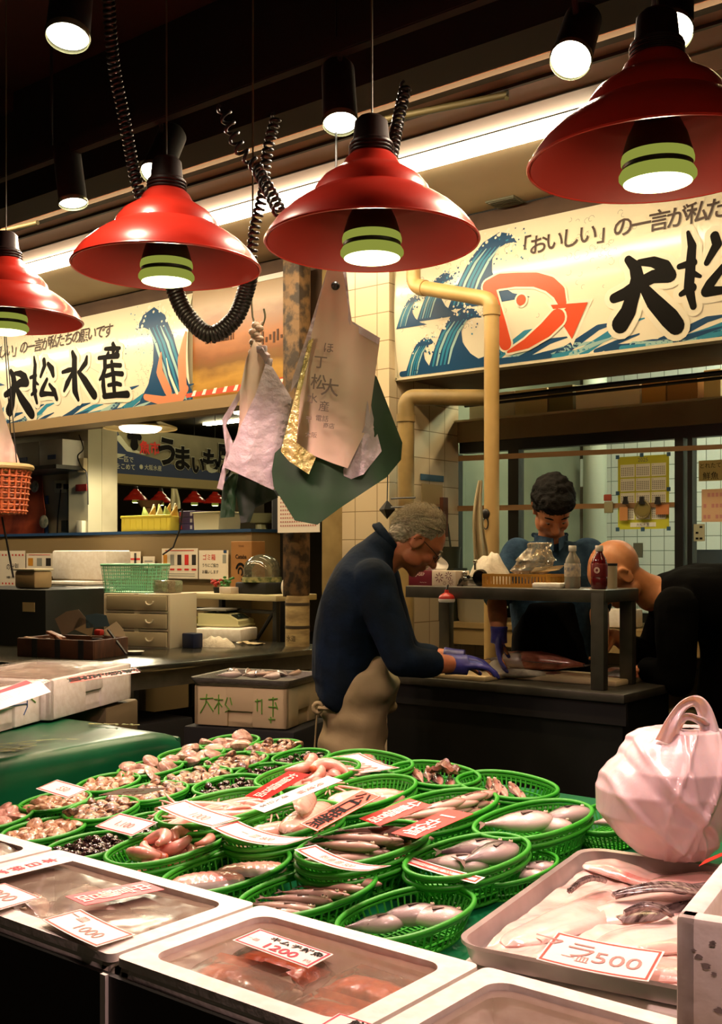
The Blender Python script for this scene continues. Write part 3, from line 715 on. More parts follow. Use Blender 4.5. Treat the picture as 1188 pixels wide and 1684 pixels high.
def place(T, Mx, label, group):
    if T.name not in first:
        first[T.name] = 1; l, q, s_ = Mx.decompose(); T.location = l; T.rotation_euler = q.to_euler(); T.scale = s_; T['label'] = label; T['group'] = group; return T
    return dup(T, M=Mx, label=label, group=group)
def heap(T, Mx, a, bb, n, size, thick, label, group, z0=.006, tilt=.7, sc_=(.85, 1.15), seed=1, fullness=1.12):
    rnd = random.Random(seed); rem = n; layer = 0
    while rem > 0 and layer < 6:
        ra, rb = (a*fullness-layer*size*.55), (bb*fullness-layer*size*.55)
        if ra < size*.3: ra = size*.3; rb = max(rb, size*.3)
        pts = []; st = size*.82; ph = layer*.5
        j = -int(rb/st*1.2)-1
        while j <= rb/st*1.2+1:
            i = -int(ra/st)-1
            while i <= ra/st+1:
                x = (i+(.5 if j % 2 else 0)+ph*.5)*st; y = (j*.87+ph*.3)*st
                if (x/ra)**2+(y/rb)**2 < 1: pts.append((x, y))
                i += 1
            j += 1
        rnd.shuffle(pts)
        for x, y in pts[:rem]:
            rr_ = (x/(a*1.25))**2+(y/(bb*1.25))**2
            z = z0+thick*.5+layer*thick*.85+rnd.uniform(-.002, .003)+.012*rr_
            Q = Matrix.Translation((x+rnd.uniform(-.1, .1)*size, y+rnd.uniform(-.1, .1)*size, z)) @ Matrix.Rotation(rnd.uniform(0, 6.28), 4, 'Z') @ Matrix.Rotation(rnd.uniform(-tilt, tilt), 4, 'X') @ Matrix.Rotation(rnd.uniform(-tilt, tilt), 4, 'Y')
            place(T, Mx @ Q @ Matrix.Scale(rnd.uniform(*sc_), 4), label, group)
        rem -= len(pts); layer += 1
SB = [  # small baskets: px, py, tier, scale, shell, count, content, where, item
 (-2.36, 1.54, 0, 0.92, 'pink', 12, 'pinkish clams', 'cut off by the left edge', 'pinkish clam'),
 (-2.155, 1.531, 0.004, 0.95, 'brown', 22, 'brown clams', 'left of the small black shells nearest the foam boxes', 'brown clam'),
 (-1.975, 1.52, 0, 0.95, 'tiny', 130, 'small black shells', 'right behind the lower left foam box', 'small black clam'),
 (-2.345, 1.7, 0, 0.92, 'brown', 20, 'clams', 'half under the leftmost tilted price card', 'brown clam'),
 (-2.147, 1.69, 0.01, 0.97, 'dark', 26, 'dark striped clams', 'in front of the edge-on price card', 'dark striped clam'),
 (-2.36, 1.88, 0, 0.92, 'brown', 22, 'brown clams', 'along the middle of the green side table', 'brown clam'),
 (-2.162, 1.865, 0.006, 0.93, 'dark', 26, 'dark clams', 'behind the edge-on price card', 'dark clam'),
 (-2.37, 2.035, 0, 0.93, 'big', 8, 'large pale clams', 'at the far corner of the green side table', 'large pale clam'),
 (-2.17, 2.03, 0.004, 0.94, 'dark', 26, 'glossy brown clams', 'between two baskets of black shells', 'glossy brown clam'),
 (-2.02, 2.0, 0.004, 1.0, 'tiny', 50, 'black shells', 'touching the big central baskets on their left', 'small black clam'),
 (-1.99, 1.7, 0.0, 0.85, 'tiny', 22, 'black shells', 'under the flat white price card', 'small black clam'),
 (-2.37, 2.19, 0, 0.99, 'big', 10, 'large pale clams', 'left of the back row', 'large pale clam'),
 (-2.37, 2.345, 0, 0.98, 'big', 8, 'the largest clams', 'at the very back', 'large clam'),
 (-2.196, 2.2, 0, 0.97, 'dark', 24, 'shiny brown clams', 'second row from the back', 'shiny brown clam'),
 (-2.05, 2.16, 0.003, 0.85, 'tiny', 45, 'black shells', 'left of the red strip sign', 'small black clam'),
 (-2.213, 2.37, 0, 0.92, 'dark', 22, 'reddish brown clams', 'nearest the box with the steel tray', 'reddish brown clam'),
 (-2.06, 2.32, 0.003, 0.88, 'tiny', 35, 'black shells', 'at the foot of the beige apron', 'small black clam')]
THICK = {'pink': (.044, .022), 'brown': (.036, .021), 'dark': (.035, .020), 'big': (.052, .024), 'tiny': (.0175, .011)}
for i, (px, py, ti, s, k, n, ct, wh, nm) in enumerate(SB):
    Mx, a, bb, h = basket('S', px, py, ti, ct, wh, rz=random.uniform(-.3, .3), s=s)
    heap(SH[k], Mx, a, bb, n, THICK[k][0], THICK[k][1], '%s in the green basket %s' % (nm, wh), '%ss in the basket %s' % (nm, wh), seed=i+3, z0=.018)
# ------------------------------------------------------------------ large baskets and what is in them
M['squid'] = mat('pink_flesh', 'dfa192', .22, col2='c67b6a', scale=26, detail=5, coat=.6, sss=.15, ramp=(.45, .75))
M['squid2'] = mat('pale_flesh', 'e2b8a8', .25, col2='cf9482', scale=18, detail=4, coat=.6, sss=.15, ramp=(.4, .7))
M['fillet'] = mat('fillet_flesh', 'e8b3a6', .2, col2='d08a7c', scale=30, stretch=(1, 4, 1), coat=.7, sss=.2, ramp=(.4, .65))
def part_or_solo(): pass
def squid_template():
    t = thing('squid', 'x', 'squid')
    m = MB(); m.tube(spline([(-.07, 0, .012), (-.03, .004, .015), (.02, .0, .015), (.06, -.006, .011), (.075, -.01, .009)], 5), [.005]+[.0135]*18+[.009, .006], 12, rnd=True); m.build('body', M['squid'], t, smooth=60)
    m = MB(); m.prism([(-.085, 0), (-.05, .030), (-.035, .012), (-.035, -.012), (-.05, -.030)], .003, Matrix.Translation((0, 0, .013))); m.build('fin', M['squid2'], t, smooth=0)
    for k in range(5):
        a = (k-2)*.16; m = MB(); m.tube(spline([(.07, a*.03-.008, .010), (.095, a*.12-.01, .012), (.118, a*.25-.012, .006)], 4), [.0042, .004, .0038, .0036, .0032, .0028, .0024, .002, .0012], 7); m.build('tentacle', M['squid2'], t, smooth=60)
    return t
def shrimp_template():
    t = thing('seafood_piece', 'x', 'seafood')
    m = MB(); P = spline([(-.035, .0, .010), (-.015, .016, .014), (.012, .016, .014), (.034, .0, .010), (.04, -.016, .007)], 5)
    m.tube(P, [.006+.0075*math.sin(PI*min(1, .12+i/len(P)))*(1+.05*(i % 2)) for i in range(len(P))], 12, rnd=True); m.build('body', M['squid'], t, smooth=60)
    m = MB(); m.ell((-.036, -.002, .010), (.009, .008, .008)); m.build('tip', mat('orange_tip', 'c8683f', .3, coat=.5), t, label='orange tip')
    return t
def fillet_template(name, L, Wd, H, mt, mt2):
    t = thing(name, 'x', 'fish fillet')
    def fn(u, v):
        x = (u-.5)*L; k = max(0, 1-abs(2*u-1)**3)**.5; y = (v-.5)*Wd*k
        return (x, y, H*(k*math.sin(PI*v)**.5)+.0008*math.sin(u*60+v*8))
    m = MB(); m.grid(fn, 30, 14, thick=.002); m.build('flesh', mt, t, smooth=70)
    m = MB(); m.grid(lambda u, v: (fn(u, v*.16)[0], fn(u, v*.16)[1], fn(u, v*.16)[2]+.001), 24, 3); m.build('skin_edge', mt2, t, smooth=70); return t
sq, shp = squid_template(), shrimp_template()
fl1 = fillet_template('fish_fillet', .15, .075, .018, M['fillet'], mat('silver_skin', 'c9bcb6', .15, .4))
mantle = fillet_template('squid_mantle', .20, .075, .022, M['squid2'], M['squid'])
fat = fish_template('silver_fish', .158, .062, .042, FM['silver'], 'x', .05)
fatg = fish_template('grey_fish', .155, .062, .044, FM['grey'], 'x', -.05)
slim = fish_template('slim_fish', .155, .027, .022, FM['pink'], 'x', .06)
slimb = fish_template('slim_fish', .165, .030, .024, FM['brown'], 'x', -.05)
def put(T, Mx, x, y, z, rz, label, group, rx=0, s=1, ry=0): return place(T, Mx @ TR(x, y, z+(.012 if 'fish' in T.name else .006), rz, rx, ry, s), label, group)
# A: pink seafood pieces
def big(px, py, ti, ct, wh, rz=0, s=1): return basket('L', px, py, ti, ct, wh, rz, s)[0]
Q = big(-1.735, 1.543, 0.022, 'pink seafood pieces', 'just right of the small black shells', -.1, 0.95)
heap(shp, Q, .062, .10, 22, .058, .021, 'plump pink seafood piece in the basket right of the black shells', 'pink pieces in the front left basket', seed=5, z0=.014, tilt=.35)
Q = big(-1.561, 1.54, 0.0, 'two pink fillets', 'behind the gap between two foam boxes', -.1, 0.96)
put(fl1, Q, -.012, -.045, .028, .9, 'glossy pink fillet, nearer of the two in its basket', 'fillets', rx=.1, s=1.05)
put(fl1, Q, .018, .05, .030, .8, 'glossy pink fillet, farther of the two in its basket', 'fillets', rx=-.05)
Q = big(-1.79, 1.745, 0.032, 'pale pink squid', 'behind two overlapping price cards', -.15, 1.05)
heap(sq, Q, .05, .09, 9, .05, .02, 'pale pink squid in the basket behind two overlapping price cards', 'squid behind the price cards', seed=9, z0=.014, tilt=.15)
Q = big(-1.79, 2.046, 0.036, 'pink squid heads', 'farthest back, beside the apron', -.1, 1.0)
heap(sq, Q, .05, .09, 8, .05, .02, 'pink squid in the farthest big basket by the beige apron', 'squid in the far big basket', seed=19, z0=.014, tilt=.2)
heap(shp, Q @ Matrix.Translation((0, .03, .02)), .05, .06, 7, .05, .02, 'curled pink piece on the squid by the beige apron', 'curled pieces on the squid', seed=29, z0=.02, tilt=.3)
Q = big(-1.6, 2.03, 0.02, 'flat pink squid mantles', 'under the black lettered sign', -.05, 1.0)
for i, (x, y, r) in enumerate([(-.02, .03, 1.3), (.02, .02, 1.0), (.0, -.05, 1.5), (.03, -.03, .8)]):
    put(mantle, Q, x, y, .016+.010*i, r, 'flat pink squid mantle under the sign with black writing', 'mantles under the black lettered sign', rx=.1*(i-1), s=.92)
Q = big(-1.6, 1.752, 0.03, 'folded squid mantles', 'before the pale strip sign', -.1, 1.0)
for i, (x, y, r) in enumerate([(-.015, -.04, 1.3), (.02, .0, .9), (.015, .05, 1.9)]):
    put(mantle, Q, x, y, .02+.012*i, r, ('flat pink squid mantle lowest in the basket before the pale strip sign', 'pink squid mantle lying across the basket before the pale strip sign', 'topmost pink squid mantle before the pale strip sign')[i], 'mantles before the pale strip sign', rx=.12*(i-1), s=1)
put(mantle, Q, .0, .06, .075, 2.2, 'pink squid mantle standing up out of its basket', 'mantles before the pale strip sign', rx=.9, s=.75)
def row(T, Q, n, y0, y1, x, r, z, label, grp, rx=0, seed=1, s=1.0):
    rnd = random.Random(seed)
    for i in range(n):
        y = y0+(y1-y0)*i/max(1, n-1); put(T, Q, x+rnd.uniform(-.008, .008), y, z+.006*(i % 2)+rnd.uniform(0, .003), r+rnd.uniform(-.12, .12), label, grp, rx=rx+rnd.uniform(-.15, .15), s=s*rnd.uniform(.92, 1.05))
Q = big(-1.364, 2.0, 0.024, 'slim pinkish fish', 'under two bright red signs', -.15, 1.02)
row(slim, Q, 7, -.08, .08, .0, .9, .014, 'slim pinkish fish under the two bright red signs', 'slim fish under the red signs', seed=3)
row(slim, Q, 5, -.05, .08, .01, 1.2, .034, 'slim pinkish fish heaped on top under the bright red signs', 'top slim fish under the red signs', seed=4)
Q = big(-1.348, 1.708, 0.036, 'slim brown fish', 'behind the curved price card', -.2, 1.0)
row(slimb, Q, 7, -.075, .085, .0, .75, .018, 'slim brown fish in the basket behind the curved price card', 'slim fish behind the curved card', seed=7)
row(slimb, Q, 5, -.05, .07, .0, .65, .038, 'slim brown fish lying on top behind the curved price card', 'top slim fish behind the curved card', seed=8)
Q = big(-1.337, 1.53, 0.004, 'neatly rowed slim fish', 'behind the orange packs', -.2, 0.95)
row(slimb, Q, 5, -.085, -.01, -.005, .5, .014, 'slim brown fish in the neat row behind the orange packs', 'slim fish in the neat row', seed=11, s=.9)
row(slim, Q, 6, -.02, .095, .0, .55, .022, 'slim pinkish fish in the neat row behind the orange packs', 'pinkish slim fish in the neat row', seed=12, s=.9)
Q = big(-1.128, 1.552, 0, 'three plump fish', 'nearest the camera', -.2, 0.93)
put(fatg, Q, -.035, -.055, .012, 1.0, 'plump grey fish, leftmost of three in the nearest basket', 'fish in the nearest basket', s=.8)
put(fatg, Q, -.01, .0, .014, 1.05, 'plump grey fish, middle of three in the nearest basket', 'fish in the nearest basket', rx=-.1, s=.95)
put(fat, Q, .025, .03, .016, .75, 'silvery plump fish, rightmost of three in the nearest basket', 'fish in the nearest basket', rx=.1, s=.92)
Q = big(-1.155, 1.789, 0.022, 'three fish', 'under the long narrow price strip', -.2, 0.95)
put(fatg, Q, -.02, .03, .022, .9, 'dark grey fish at the back of the basket under the narrow price strip', 'fish under the narrow strip', s=1.0)
put(fat, Q, -.01, -.035, .016, .6, 'pale fish half hidden by the narrow price strip', 'fish under the narrow strip', s=.95)
put(fatg, Q, .035, .02, .03, 1.35, 'plump grey fish at the right of the basket under the narrow price strip', 'fish under the narrow strip', rx=.2, s=.95)
Q = big(-1.155, 2.045, 0.018, 'silver fish', 'left of the pink carrier bag', -.2, 1.0)
put(fat, Q, -.02, -.035, .022, .95, 'long silver fish at left in the basket by the carrier bag', 'fish by the carrier bag', rx=.1, s=1.05)
put(fat, Q, .0, .02, .012, .4, 'silver fish in the middle of the basket by the carrier bag', 'fish by the carrier bag', s=.9)
put(fatg, Q, .03, .055, .024, 1.2, 'grey fish at right in the basket by the carrier bag', 'fish by the carrier bag', rx=-.1, s=.9)
Q = big(-1.358, 2.27, 0.01, 'slim fish', 'rightmost in the back row', 1.3, 0.95)
row(slim, Q, 5, -.06, .06, 0, 1.0, .014, 'slim fish in the rightmost basket of the back row', 'slim fish in the back right basket', seed=21)
Q = big(-1.569, 2.27, 0.012, 'slim pink fish', 'under the brown scrap in the back row', 1.3, 0.93)
row(slim, Q, 5, -.06, .06, 0, 1.0, .014, 'slim pink fish in the back row basket under the brown scrap', 'slim fish in the back middle basket', seed=22)
Q = big(-1.79, 2.29, 0.01, 'white fillets', 'in the back row beside the beige apron', 1.3, 0.95)
put(fl1, Q, .02, .05, .03, .9, 'whitish fillet in the back row basket right of the apron', 'fillets', s=.9)
put(fl1, Q, -.01, -.02, .03, .7, 'pink fillet in the back row beside the apron, under the wavy card', 'fillets', s=.9)
Q = big(-1.10, 1.86, 0, 'grey fish', 'half hidden left of the metal tray', -.2, .72)
put(fatg, Q, .03, .05, .014, .9, 'grey fish in the half hidden basket left of the metal tray', 'fish left of the tray', s=.9)
put(fat, Q, .045, .0, .02, .5, 'silver fish in the half hidden basket left of the metal tray', 'fish left of the tray', s=.8)
Q = big(-1.05, 2.22, 0, 'one pale fish', 'half behind the pink carrier bag', -.1, 0.85)
put(fat, Q, .01, -.02, .02, .9, 'pale fish lying alone half behind the pink carrier bag', 'fish by the bag', s=.95)
m = MB(); c = on(731, 1256, .09); m.grid(lambda u, v: (c.x+(u-.5)*.07, c.y+(v-.5)*.05, c.z+.018*noise.noise(V3((u*4, v*4, 8)))-.012*(2*u-1)**2), 12, 8, thick=.01)
m.tube([c+V3((0, 0, -.02)), c+V3((.005, 0, .005))], .008, 8)
solo(m, 'fish_scrap', mat('brown_scrap', '5e3626', .35, col2='8a5a48', scale=40, coat=.4), 'ragged brown scrap sticking up from the back row of baskets', 'fish scrap', smooth=60)
# ------------------------------------------------------------------ price cards
M['cardw'] = mat('card_white', 'f2e6df', .45); M['cardred'] = mat('card_red', 'd22a1a', .4); M['cardpink'] = mat('card_rose', 'd23a50', .4); M['cardor'] = mat('card_orange', 'dd4a30', .4)
M['bred'] = mat('border_red', 'cf3b2c', .5); M['rosered'] = mat('rose_red_ink', 'd62f4a', .5); M['graypencil'] = mat('faint_red_ink', 'b98078', .6); M['whiteink'] = mat('white_ink', 'f6e2d4', .5)
def card(label, nl, nr, fl, zn, zf, base='cardw', border='bred', bw=.05, lines=(), vert=False, bend=0.0, post=True, shape=None, group='price cards'):
    """a price card; corners near left, near right, far left as seen; zn and zf are heights above the display at near and far edges"""
    A = on(*nl, zn) if zn is not None else None
    B = on(*nr, zn); 
    D = on(*fl, zf)
    if shape == 'flat': A, B, D = (at(*p, z=zn) for p in (nl, nr)) .__iter__() and (at(*nl, z=zn), at(*nr, z=zn), at(*fl, z=zf))
    U, W_ = B-A, D-A
    t = thing('price_card', label, 'price card', A, 0, group)
    nrm = U.cross(W_).normalized()
    def pt(u, v, h=0): return A+U*u+W_*v+nrm*(h+bend*(4*((u if U.length > W_.length else v)-.5)**2-1))
    nu, nv = (14, 4) if U.length > W_.length else (4, 14)
    m = MB(); m.grid(lambda u, v: pt(u, v), nu, nv, thick=.0008); m.build('card', M[base], t, world=True, smooth=60)
    lu, lv = U.length, W_.length; b = bw*max(lu, lv)
    if border:
        m = MB(); i0, i1 = b*.35, b*.35+b*.45
        def strip(u0, u1, v0, v1):
            m.grid(lambda u, v: pt((u0+(u1-u0)*u)/lu, (v0+(v1-v0)*v)/lv, .0005), nu, nv)
        strip(i0, lu-i0, i0, i1); strip(i0, lu-i0, lv-i1, lv-i0); strip(i0, i1, i1, lv-i1); strip(lu-i1, lu-i0, i1, lv-i1); m.build('border', M[border], t, world=True, smooth=60)
    if lines:
        m = MB(); mats = []
        for s, cu, cv, size, mt, off in lines:
            if M[mt] not in mats: mats.append(M[mt])
            mi = mats.index(M[mt])
            v_, f_ = textgeo(s, 1, off)
            # size is relative to the short side
            k = size*min(lu, lv)
            if vert == 'up':   # glyph tops toward the far edge, characters stacked from far to near
                pts = [pt(cu+p.x*k/lu, cv+p.y*k/lv, .0009) for p in v_]
            else: pts = [pt(cu+p.x*k/lu, cv+p.y*k/lv, .0009) for p in v_]
            m.add(pts, f_, mi=mi)
        m.build('lettering', mats, t, world=True, smooth=0)
    return t
def vcard(label, nl, nr, fl, zn, zf, chars, base, ink, size=.62, **k):
    n = len(chars); lines = [(ch, .5, 1-(i+.55+.25)/(n+.6), size, ink, .015) for i, ch in enumerate(chars)]
    return card(label, nl, nr, fl, zn, zf, base=base, lines=lines, **k)
card('leftmost tilted white price card with a red border, reading 550', (59, 1297), (111, 1313), (94, 1282), .10, .11, lines=[('550', .55, .5, .5, 'graypencil', 0)])
card('white price card seen nearly edge-on over the dark clams', (162, 1308), (240, 1306), (200, 1297), .085, .10, lines=[('600', .5, .5, .5, 'graypencil', 0)])
card('flat white price card with faint strokes beside the pink seafood basket', (156, 1359), (217, 1375), (198, 1337), .09, .11, lines=[('1,100', .5, .45, .42, 'graypencil', 0), ('〃〃', .4, .8, .14, 'graypencil', 0)])
card('white price card with rounded writing overlapping the one to its right', (259, 1328), (347, 1360), (306, 1315), .135, .14, bend=.004, lines=[('1000', .58, .42, .5, 'graypencil', 0), ('一山', .2, .78, .2, 'graypencil', 0)])
card('wide white price card below the standing squid mantle', (347, 1361), (470, 1389), (391, 1349), .135, .135, bend=.012, lines=[('一 皿 800', .45, .5, .35, 'graypencil', 0)])
vcard('red strip sign with boxed characters, left of the pale strip', (403, 1309), (437, 1315), (475, 1268), .14, .19, 'お買得品', 'cardred', 'whiteink', .5, border=None)
card('narrow pale strip sign with small black and red writing', (412, 1328), (435, 1336), (539, 1276), .145, .19, base='cardw', border=None, lines=[(c_, .35, .1+.09*i, .32, 'ink', 0) for i, c_ in enumerate('本日入荷')] + [(c_, .55, .55+.12*i, .4, 'bred', 0) for i, c_ in enumerate('鮮度良')])
vcard('orange red sign with large black characters', (493, 1355), (522, 1367), (596, 1299), .13, .17, '公口焼煮', 'cardor', 'ink', .72, border='cardw', bw=.02)
vcard('bright red sign with an orange corner and white characters', (590, 1346), (625, 1358), (674, 1313), .13, .16, '分買得品', 'cardred', 'whiteink', .52, border=None)
vcard('bright red sign with two large white characters, right of the other red signs', (643, 1370), (685, 1379), (736, 1330), .12, .15, 'ー丸塩', 'cardred', 'whiteink', .66, border=None)
card('curved white price card in front of the slim brown fish', (484, 1397), (606, 1432), (520, 1389), .13, .13, bend=.012, lines=[('刺身用 500', .45, .5, .4, 'graypencil', 0)])
card('long narrow white price strip across the basket of three fish', (640, 1410), (782, 1453), (656, 1401), .075, .078, bend=.003, lines=[('一山 三枚 700', .5, .5, .5, 'graypencil', 0)])
card('wavy white price card reading 1200 beside the beige apron', (530, 1247), (592, 1272), (592, 1238), .085, .09, bend=.006, lines=[('1200', .58, .45, .6, 'graypencil', .01)])
# cards on the foam boxes
def zcard(label, nl, nr, fl, zn, zf, **k):
    global on
    o_ = on; on = lambda px, py, h=0: at(px, py, z=h)
    try: return (vcard if 'chars' in k else card)(label, nl, nr, fl, zn, zf, **k)
    finally: on = o_
zcard('white price card with a red border lying on the lower left box', (69, 1512), (158, 1557), (133, 1495), .975, .968, lines=[('1000', .6, .4, .45, 'graypencil', .0), ('一皿', .2, .7, .3, 'graypencil', 0)], bend=.002)
zcard('rose pink sign with white characters across the lower left box', (107, 1474), (140, 1489), (236, 1449), .97, .968, chars='中宣物品', base='cardpink', ink='whiteink', size=.6, border=None)
zcard('white price card cut off by the left edge on the lower left box', (-60, 1470), (0, 1496), (8, 1452), .975, .968, lines=[('800', .5, .5, .5, 'graypencil', 0)])
zcard('rose bordered price card reading 1200 in red on the orange packs', (382, 1546), (507, 1592), (427, 1527), .976, .966, border='rosered', bw=.055, lines=[('キムチ鮮魚', .62, .72, .26, 'ink', .02), ('1200', .55, .32, .42, 'rosered', .02), ('一皿', .14, .4, .16, 'rosered', 0), ('円', .9, .25, .16, 'rosered', 0)])
zcard('rose bordered price card cut off by the bottom edge', (524, 1686), (640, 1725), (558, 1666), .976, .966, border='rosered', bw=.055, lines=[('鮮魚', .5, .7, .4, 'ink', .02), ('1000', .55, .3, .4, 'rosered', .02)])
zcard('narrow white strip with small rose writing on the seam behind the left box', (-40, 1436), (-10, 1447), (88, 1406), .968, .968, chars='本日特選', base='cardw', ink='rosered', size=.5, border=None)
# ------------------------------------------------------------------ metal tray of cut fish
tc_ = V3((-.766, 1.743, 0)); tz = .936
ty = thing('metal_tray', 'large shallow metal tray full of pale pink cut fish at lower right', 'tray', (tc_.x, tc_.y, tz), .15)
m = MB(); a_, b_ = .215, .315
def rrect(a, b, r, z, n=8):
    P = []
    for sx_, sy_, a0 in ((1, 1, 0), (-1, 1, PI/2), (-1, -1, PI), (1, -1, 1.5*PI)):
        for j in range(n+1): th = a0+j*PI/2/n; P.append(V3((sx_*(a-r)+math.cos(th)*r, sy_*(b-r)+math.sin(th)*r, z)))
    return P
rings = [rrect(a_-.022, b_-.022, .03, .0), rrect(a_-.012, b_-.012, .04, .006), rrect(a_-.004, b_-.004, .045, .032), rrect(a_+.004, b_+.004, .05, .035), rrect(a_+.004, b_+.004, .05, .029), rrect(a_-.001, b_-.001, .045, .028), rrect(a_-.009, b_-.009, .04, .002), rrect(a_-.022, b_-.022, .03, -.003)]
K = len(rings[0]); vs = [p for r in rings for p in r]
fs = [[i*K+j, i*K+(j+1) % K, (i+1)*K+(j+1) % K, (i+1)*K+j] for i in range(len(rings)-1) for j in range(K)]
fs = [q[::-1] for q in fs] + [list(range(K)), [(len(rings)-1)*K+j for j in range(K)][::-1]]
m.add(vs, fs); m.build('tray_body', mat('dull_aluminium', 'c9bdb8', .35, .55, col2='a89c98', scale=8), ty, smooth=50)
foam = MB(); foam.box((0, 0, 0), (.43, .62, .034), Matrix.Translation((tc_.x+.0, tc_.y-.01, tz-.021)) @ Matrix.Rotation(.15, 4, 'Z'), .01)
solo(foam, 'foam_slab', M['foam'], 'white foam slab supporting the metal tray', 'foam slab', smooth=30)
M['trayflesh'] = mat('tray_flesh', 'f0cfc6', .22, col2='e0a79c', scale=14, detail=6, coat=.8, sss=.15, ramp=(.5, .8), bump=.25, bscale=30)
M['trayflesh2'] = mat('tray_flesh_red', 'e3b3a8', .22, col2='c25446', scale=16, detail=6, coat=.8, ramp=(.5, .75), bump=.25, bscale=30)
M['darkskin'] = mat('dark_fish_skin', '3a2a28', .2, col2='8f7f7c', scale=20, stretch=(1, 8, 1), coat=.8, bump=.2)
def slab(seed, L, Wd, H, mt, mt2):
    rnd = random.Random(seed); ph = rnd.uniform(0, 9)
    t = thing('cut_fish', 'x', 'cut fish')
    def fn(u, v):
        k = max(0, 1-abs(2*u-1)**2.6)**.5*(1+.25*noise.noise(V3((u*3, seed, 0)))); e = math.sin(PI*v)
        return ((u-.5)*L, (v-.5)*Wd*k+.02*math.sin(u*4+ph), H*k*e**.55*(1+.3*noise.noise(V3((u*5, v*4, ph))))+.001)
    m = MB(); m.grid(fn, 36, 18, thick=.003); m.build('flesh', mt, t, smooth=70)
    m = MB(); m.grid(lambda u, v: (fn(.12+.76*u, .0+.18*v)[0], fn(.12+.76*u, .0+.18*v)[1], fn(.12+.76*u, .18*v)[2]+.002), 24, 4); m.build('skin_edge', mt2, t, smooth=70)
    return t
def rel(px, py, z): return at(px, py, z=z)
m = MB(); m.grid(lambda u, v: ((u-.5)*.39, (v-.5)*.59, .010+.010*noise.noise(V3((u*4, v*6, 2)))+.006*abs(noise.noise(V3((u*14, v*10, 2))))), 70, 90)
q = solo(m, 'fish_trimmings', M['trayflesh'], 'layer of pale wet fish trimmings covering the bottom of the metal tray', 'fish trimmings', origin=V3((0, 0, 0)), smooth=70)
q.location = (tc_.x, tc_.y, tz); q.rotation_euler = (0, 0, .15); q['kind'] = 'stuff'
TF = [(-.13, -.05, .0, 1.45, .36, .10, 'trayflesh', 'trayflesh', 'long pale fish side along the left rim of the tray'),
      (-.03, .08, .002, 1.25, .30, .12, 'trayflesh', 'darkskin', 'pale fish side with a dark edge near the tray middle'),
      (.05, -.04, .004, 1.2, .32, .13, 'trayflesh', 'trayflesh2', 'broad pale fish side in the centre of the tray'),
      (.05, .20, .012, .5, .24, .11, 'trayflesh2', 'darkskin', 'reddish cut fish at the back of the tray'),
      (-.10, .22, .008, -.1, .20, .09, 'trayflesh', 'trayflesh2', 'pale cut fish in the far left corner of the tray'),
      (.14, .24, .014, .1, .16, .09, 'trayflesh2', 'trayflesh', 'raw red trimmings below the pink carrier bag'),
      (.14, .0, .010, 1.4, .30, .10, 'trayflesh', 'trayflesh2', 'pale fish side beside the white box in the tray'),
      (.05, -.23, .004, .1, .28, .09, 'trayflesh2', 'trayflesh', 'pink roe sacs along the near rim of the tray')]
TM = Matrix.Translation((tc_.x, tc_.y, tz)) @ Matrix.Rotation(.15, 4, 'Z')
for i, (lx, ly, dz, r, L, Wd, m1, m2, lb) in enumerate(TF):
    t = slab(i+2, L, Wd, .017, M[m1], M[m2]); p = TM @ V3((lx, ly, .008+dz)); t.location = p; t.rotation_euler = (0, 0, r+.15); t['label'] = lb; t['group'] = 'cut fish in the tray'
for i, (px, py, s_, r, lb) in enumerate([(1085, 1468, .075, .3, 'large dark fish fin fanned out at the right of the tray'), (965, 1455, .045, .9, 'small dark sliver of skin in the middle of the tray'), (1065, 1500, .035, .2, 'small dark patch of skin right of the tray centre')]):
    m = MB(); p = rel(px, py, tz+.040)
    T = Matrix.Translation(p) @ Matrix.Rotation(r+.5, 4, 'Z')
    m.grid(lambda u, v: ((u-.5)*s_*2.2, (v-.5)*s_*(.3+u)*(.9 if i != 1 else .3), .008*math.sin(v*18)*.4+.012*math.sin(PI*u)), 16, 24, M=T, thick=.004)
    solo(m, 'fish_fin', M['darkskin'], lb, 'fish fin', smooth=60)
zcard('long white price card with a red frame lying in the metal tray', (882, 1577), (1067, 1614), (917, 1532), 0.985, .995, lines=[('アラ', .14, .55, .55, 'graypencil', 0), ('一皿', .3, .3, .22, 'graypencil', 0), ('500', .66, .45, .5, 'graypencil', 0)], bw=.05, bend=.003)
zcard('red edged card corner behind the white box at right', (1150, 1424), (1200, 1402), (1160, 1414), 1.03, 1.03, base='cardred', border=None)
# white box at lower right
t = thing('foam_box', 'tall white foam box with dirty marks at the lower right corner', 'box', (-.325, 1.455, .972), .16)
foam_geo(.44, .36, .165, .028, False).build('box_body', M['foam'], t, smooth=30)
m = MB()
rnd = random.Random(3)
for k in range(16):
    x, z = rnd.uniform(-.2, -.1), rnd.uniform(.06, .14); l = rnd.uniform(.003, .012)
    m.add([V3((x+math.cos(q_*PI/5)*l*(.5+.25*math.sin(q_*2.3+k)), -.1806, z+math.sin(q_*PI/5)*l*.35)) for q_ in range(10)], [list(range(10))])
m.build('smudges', mat('grey_smudge', '8a807a', .8), t, smooth=0, label='grey dirt smudges'); t.location.z = .972
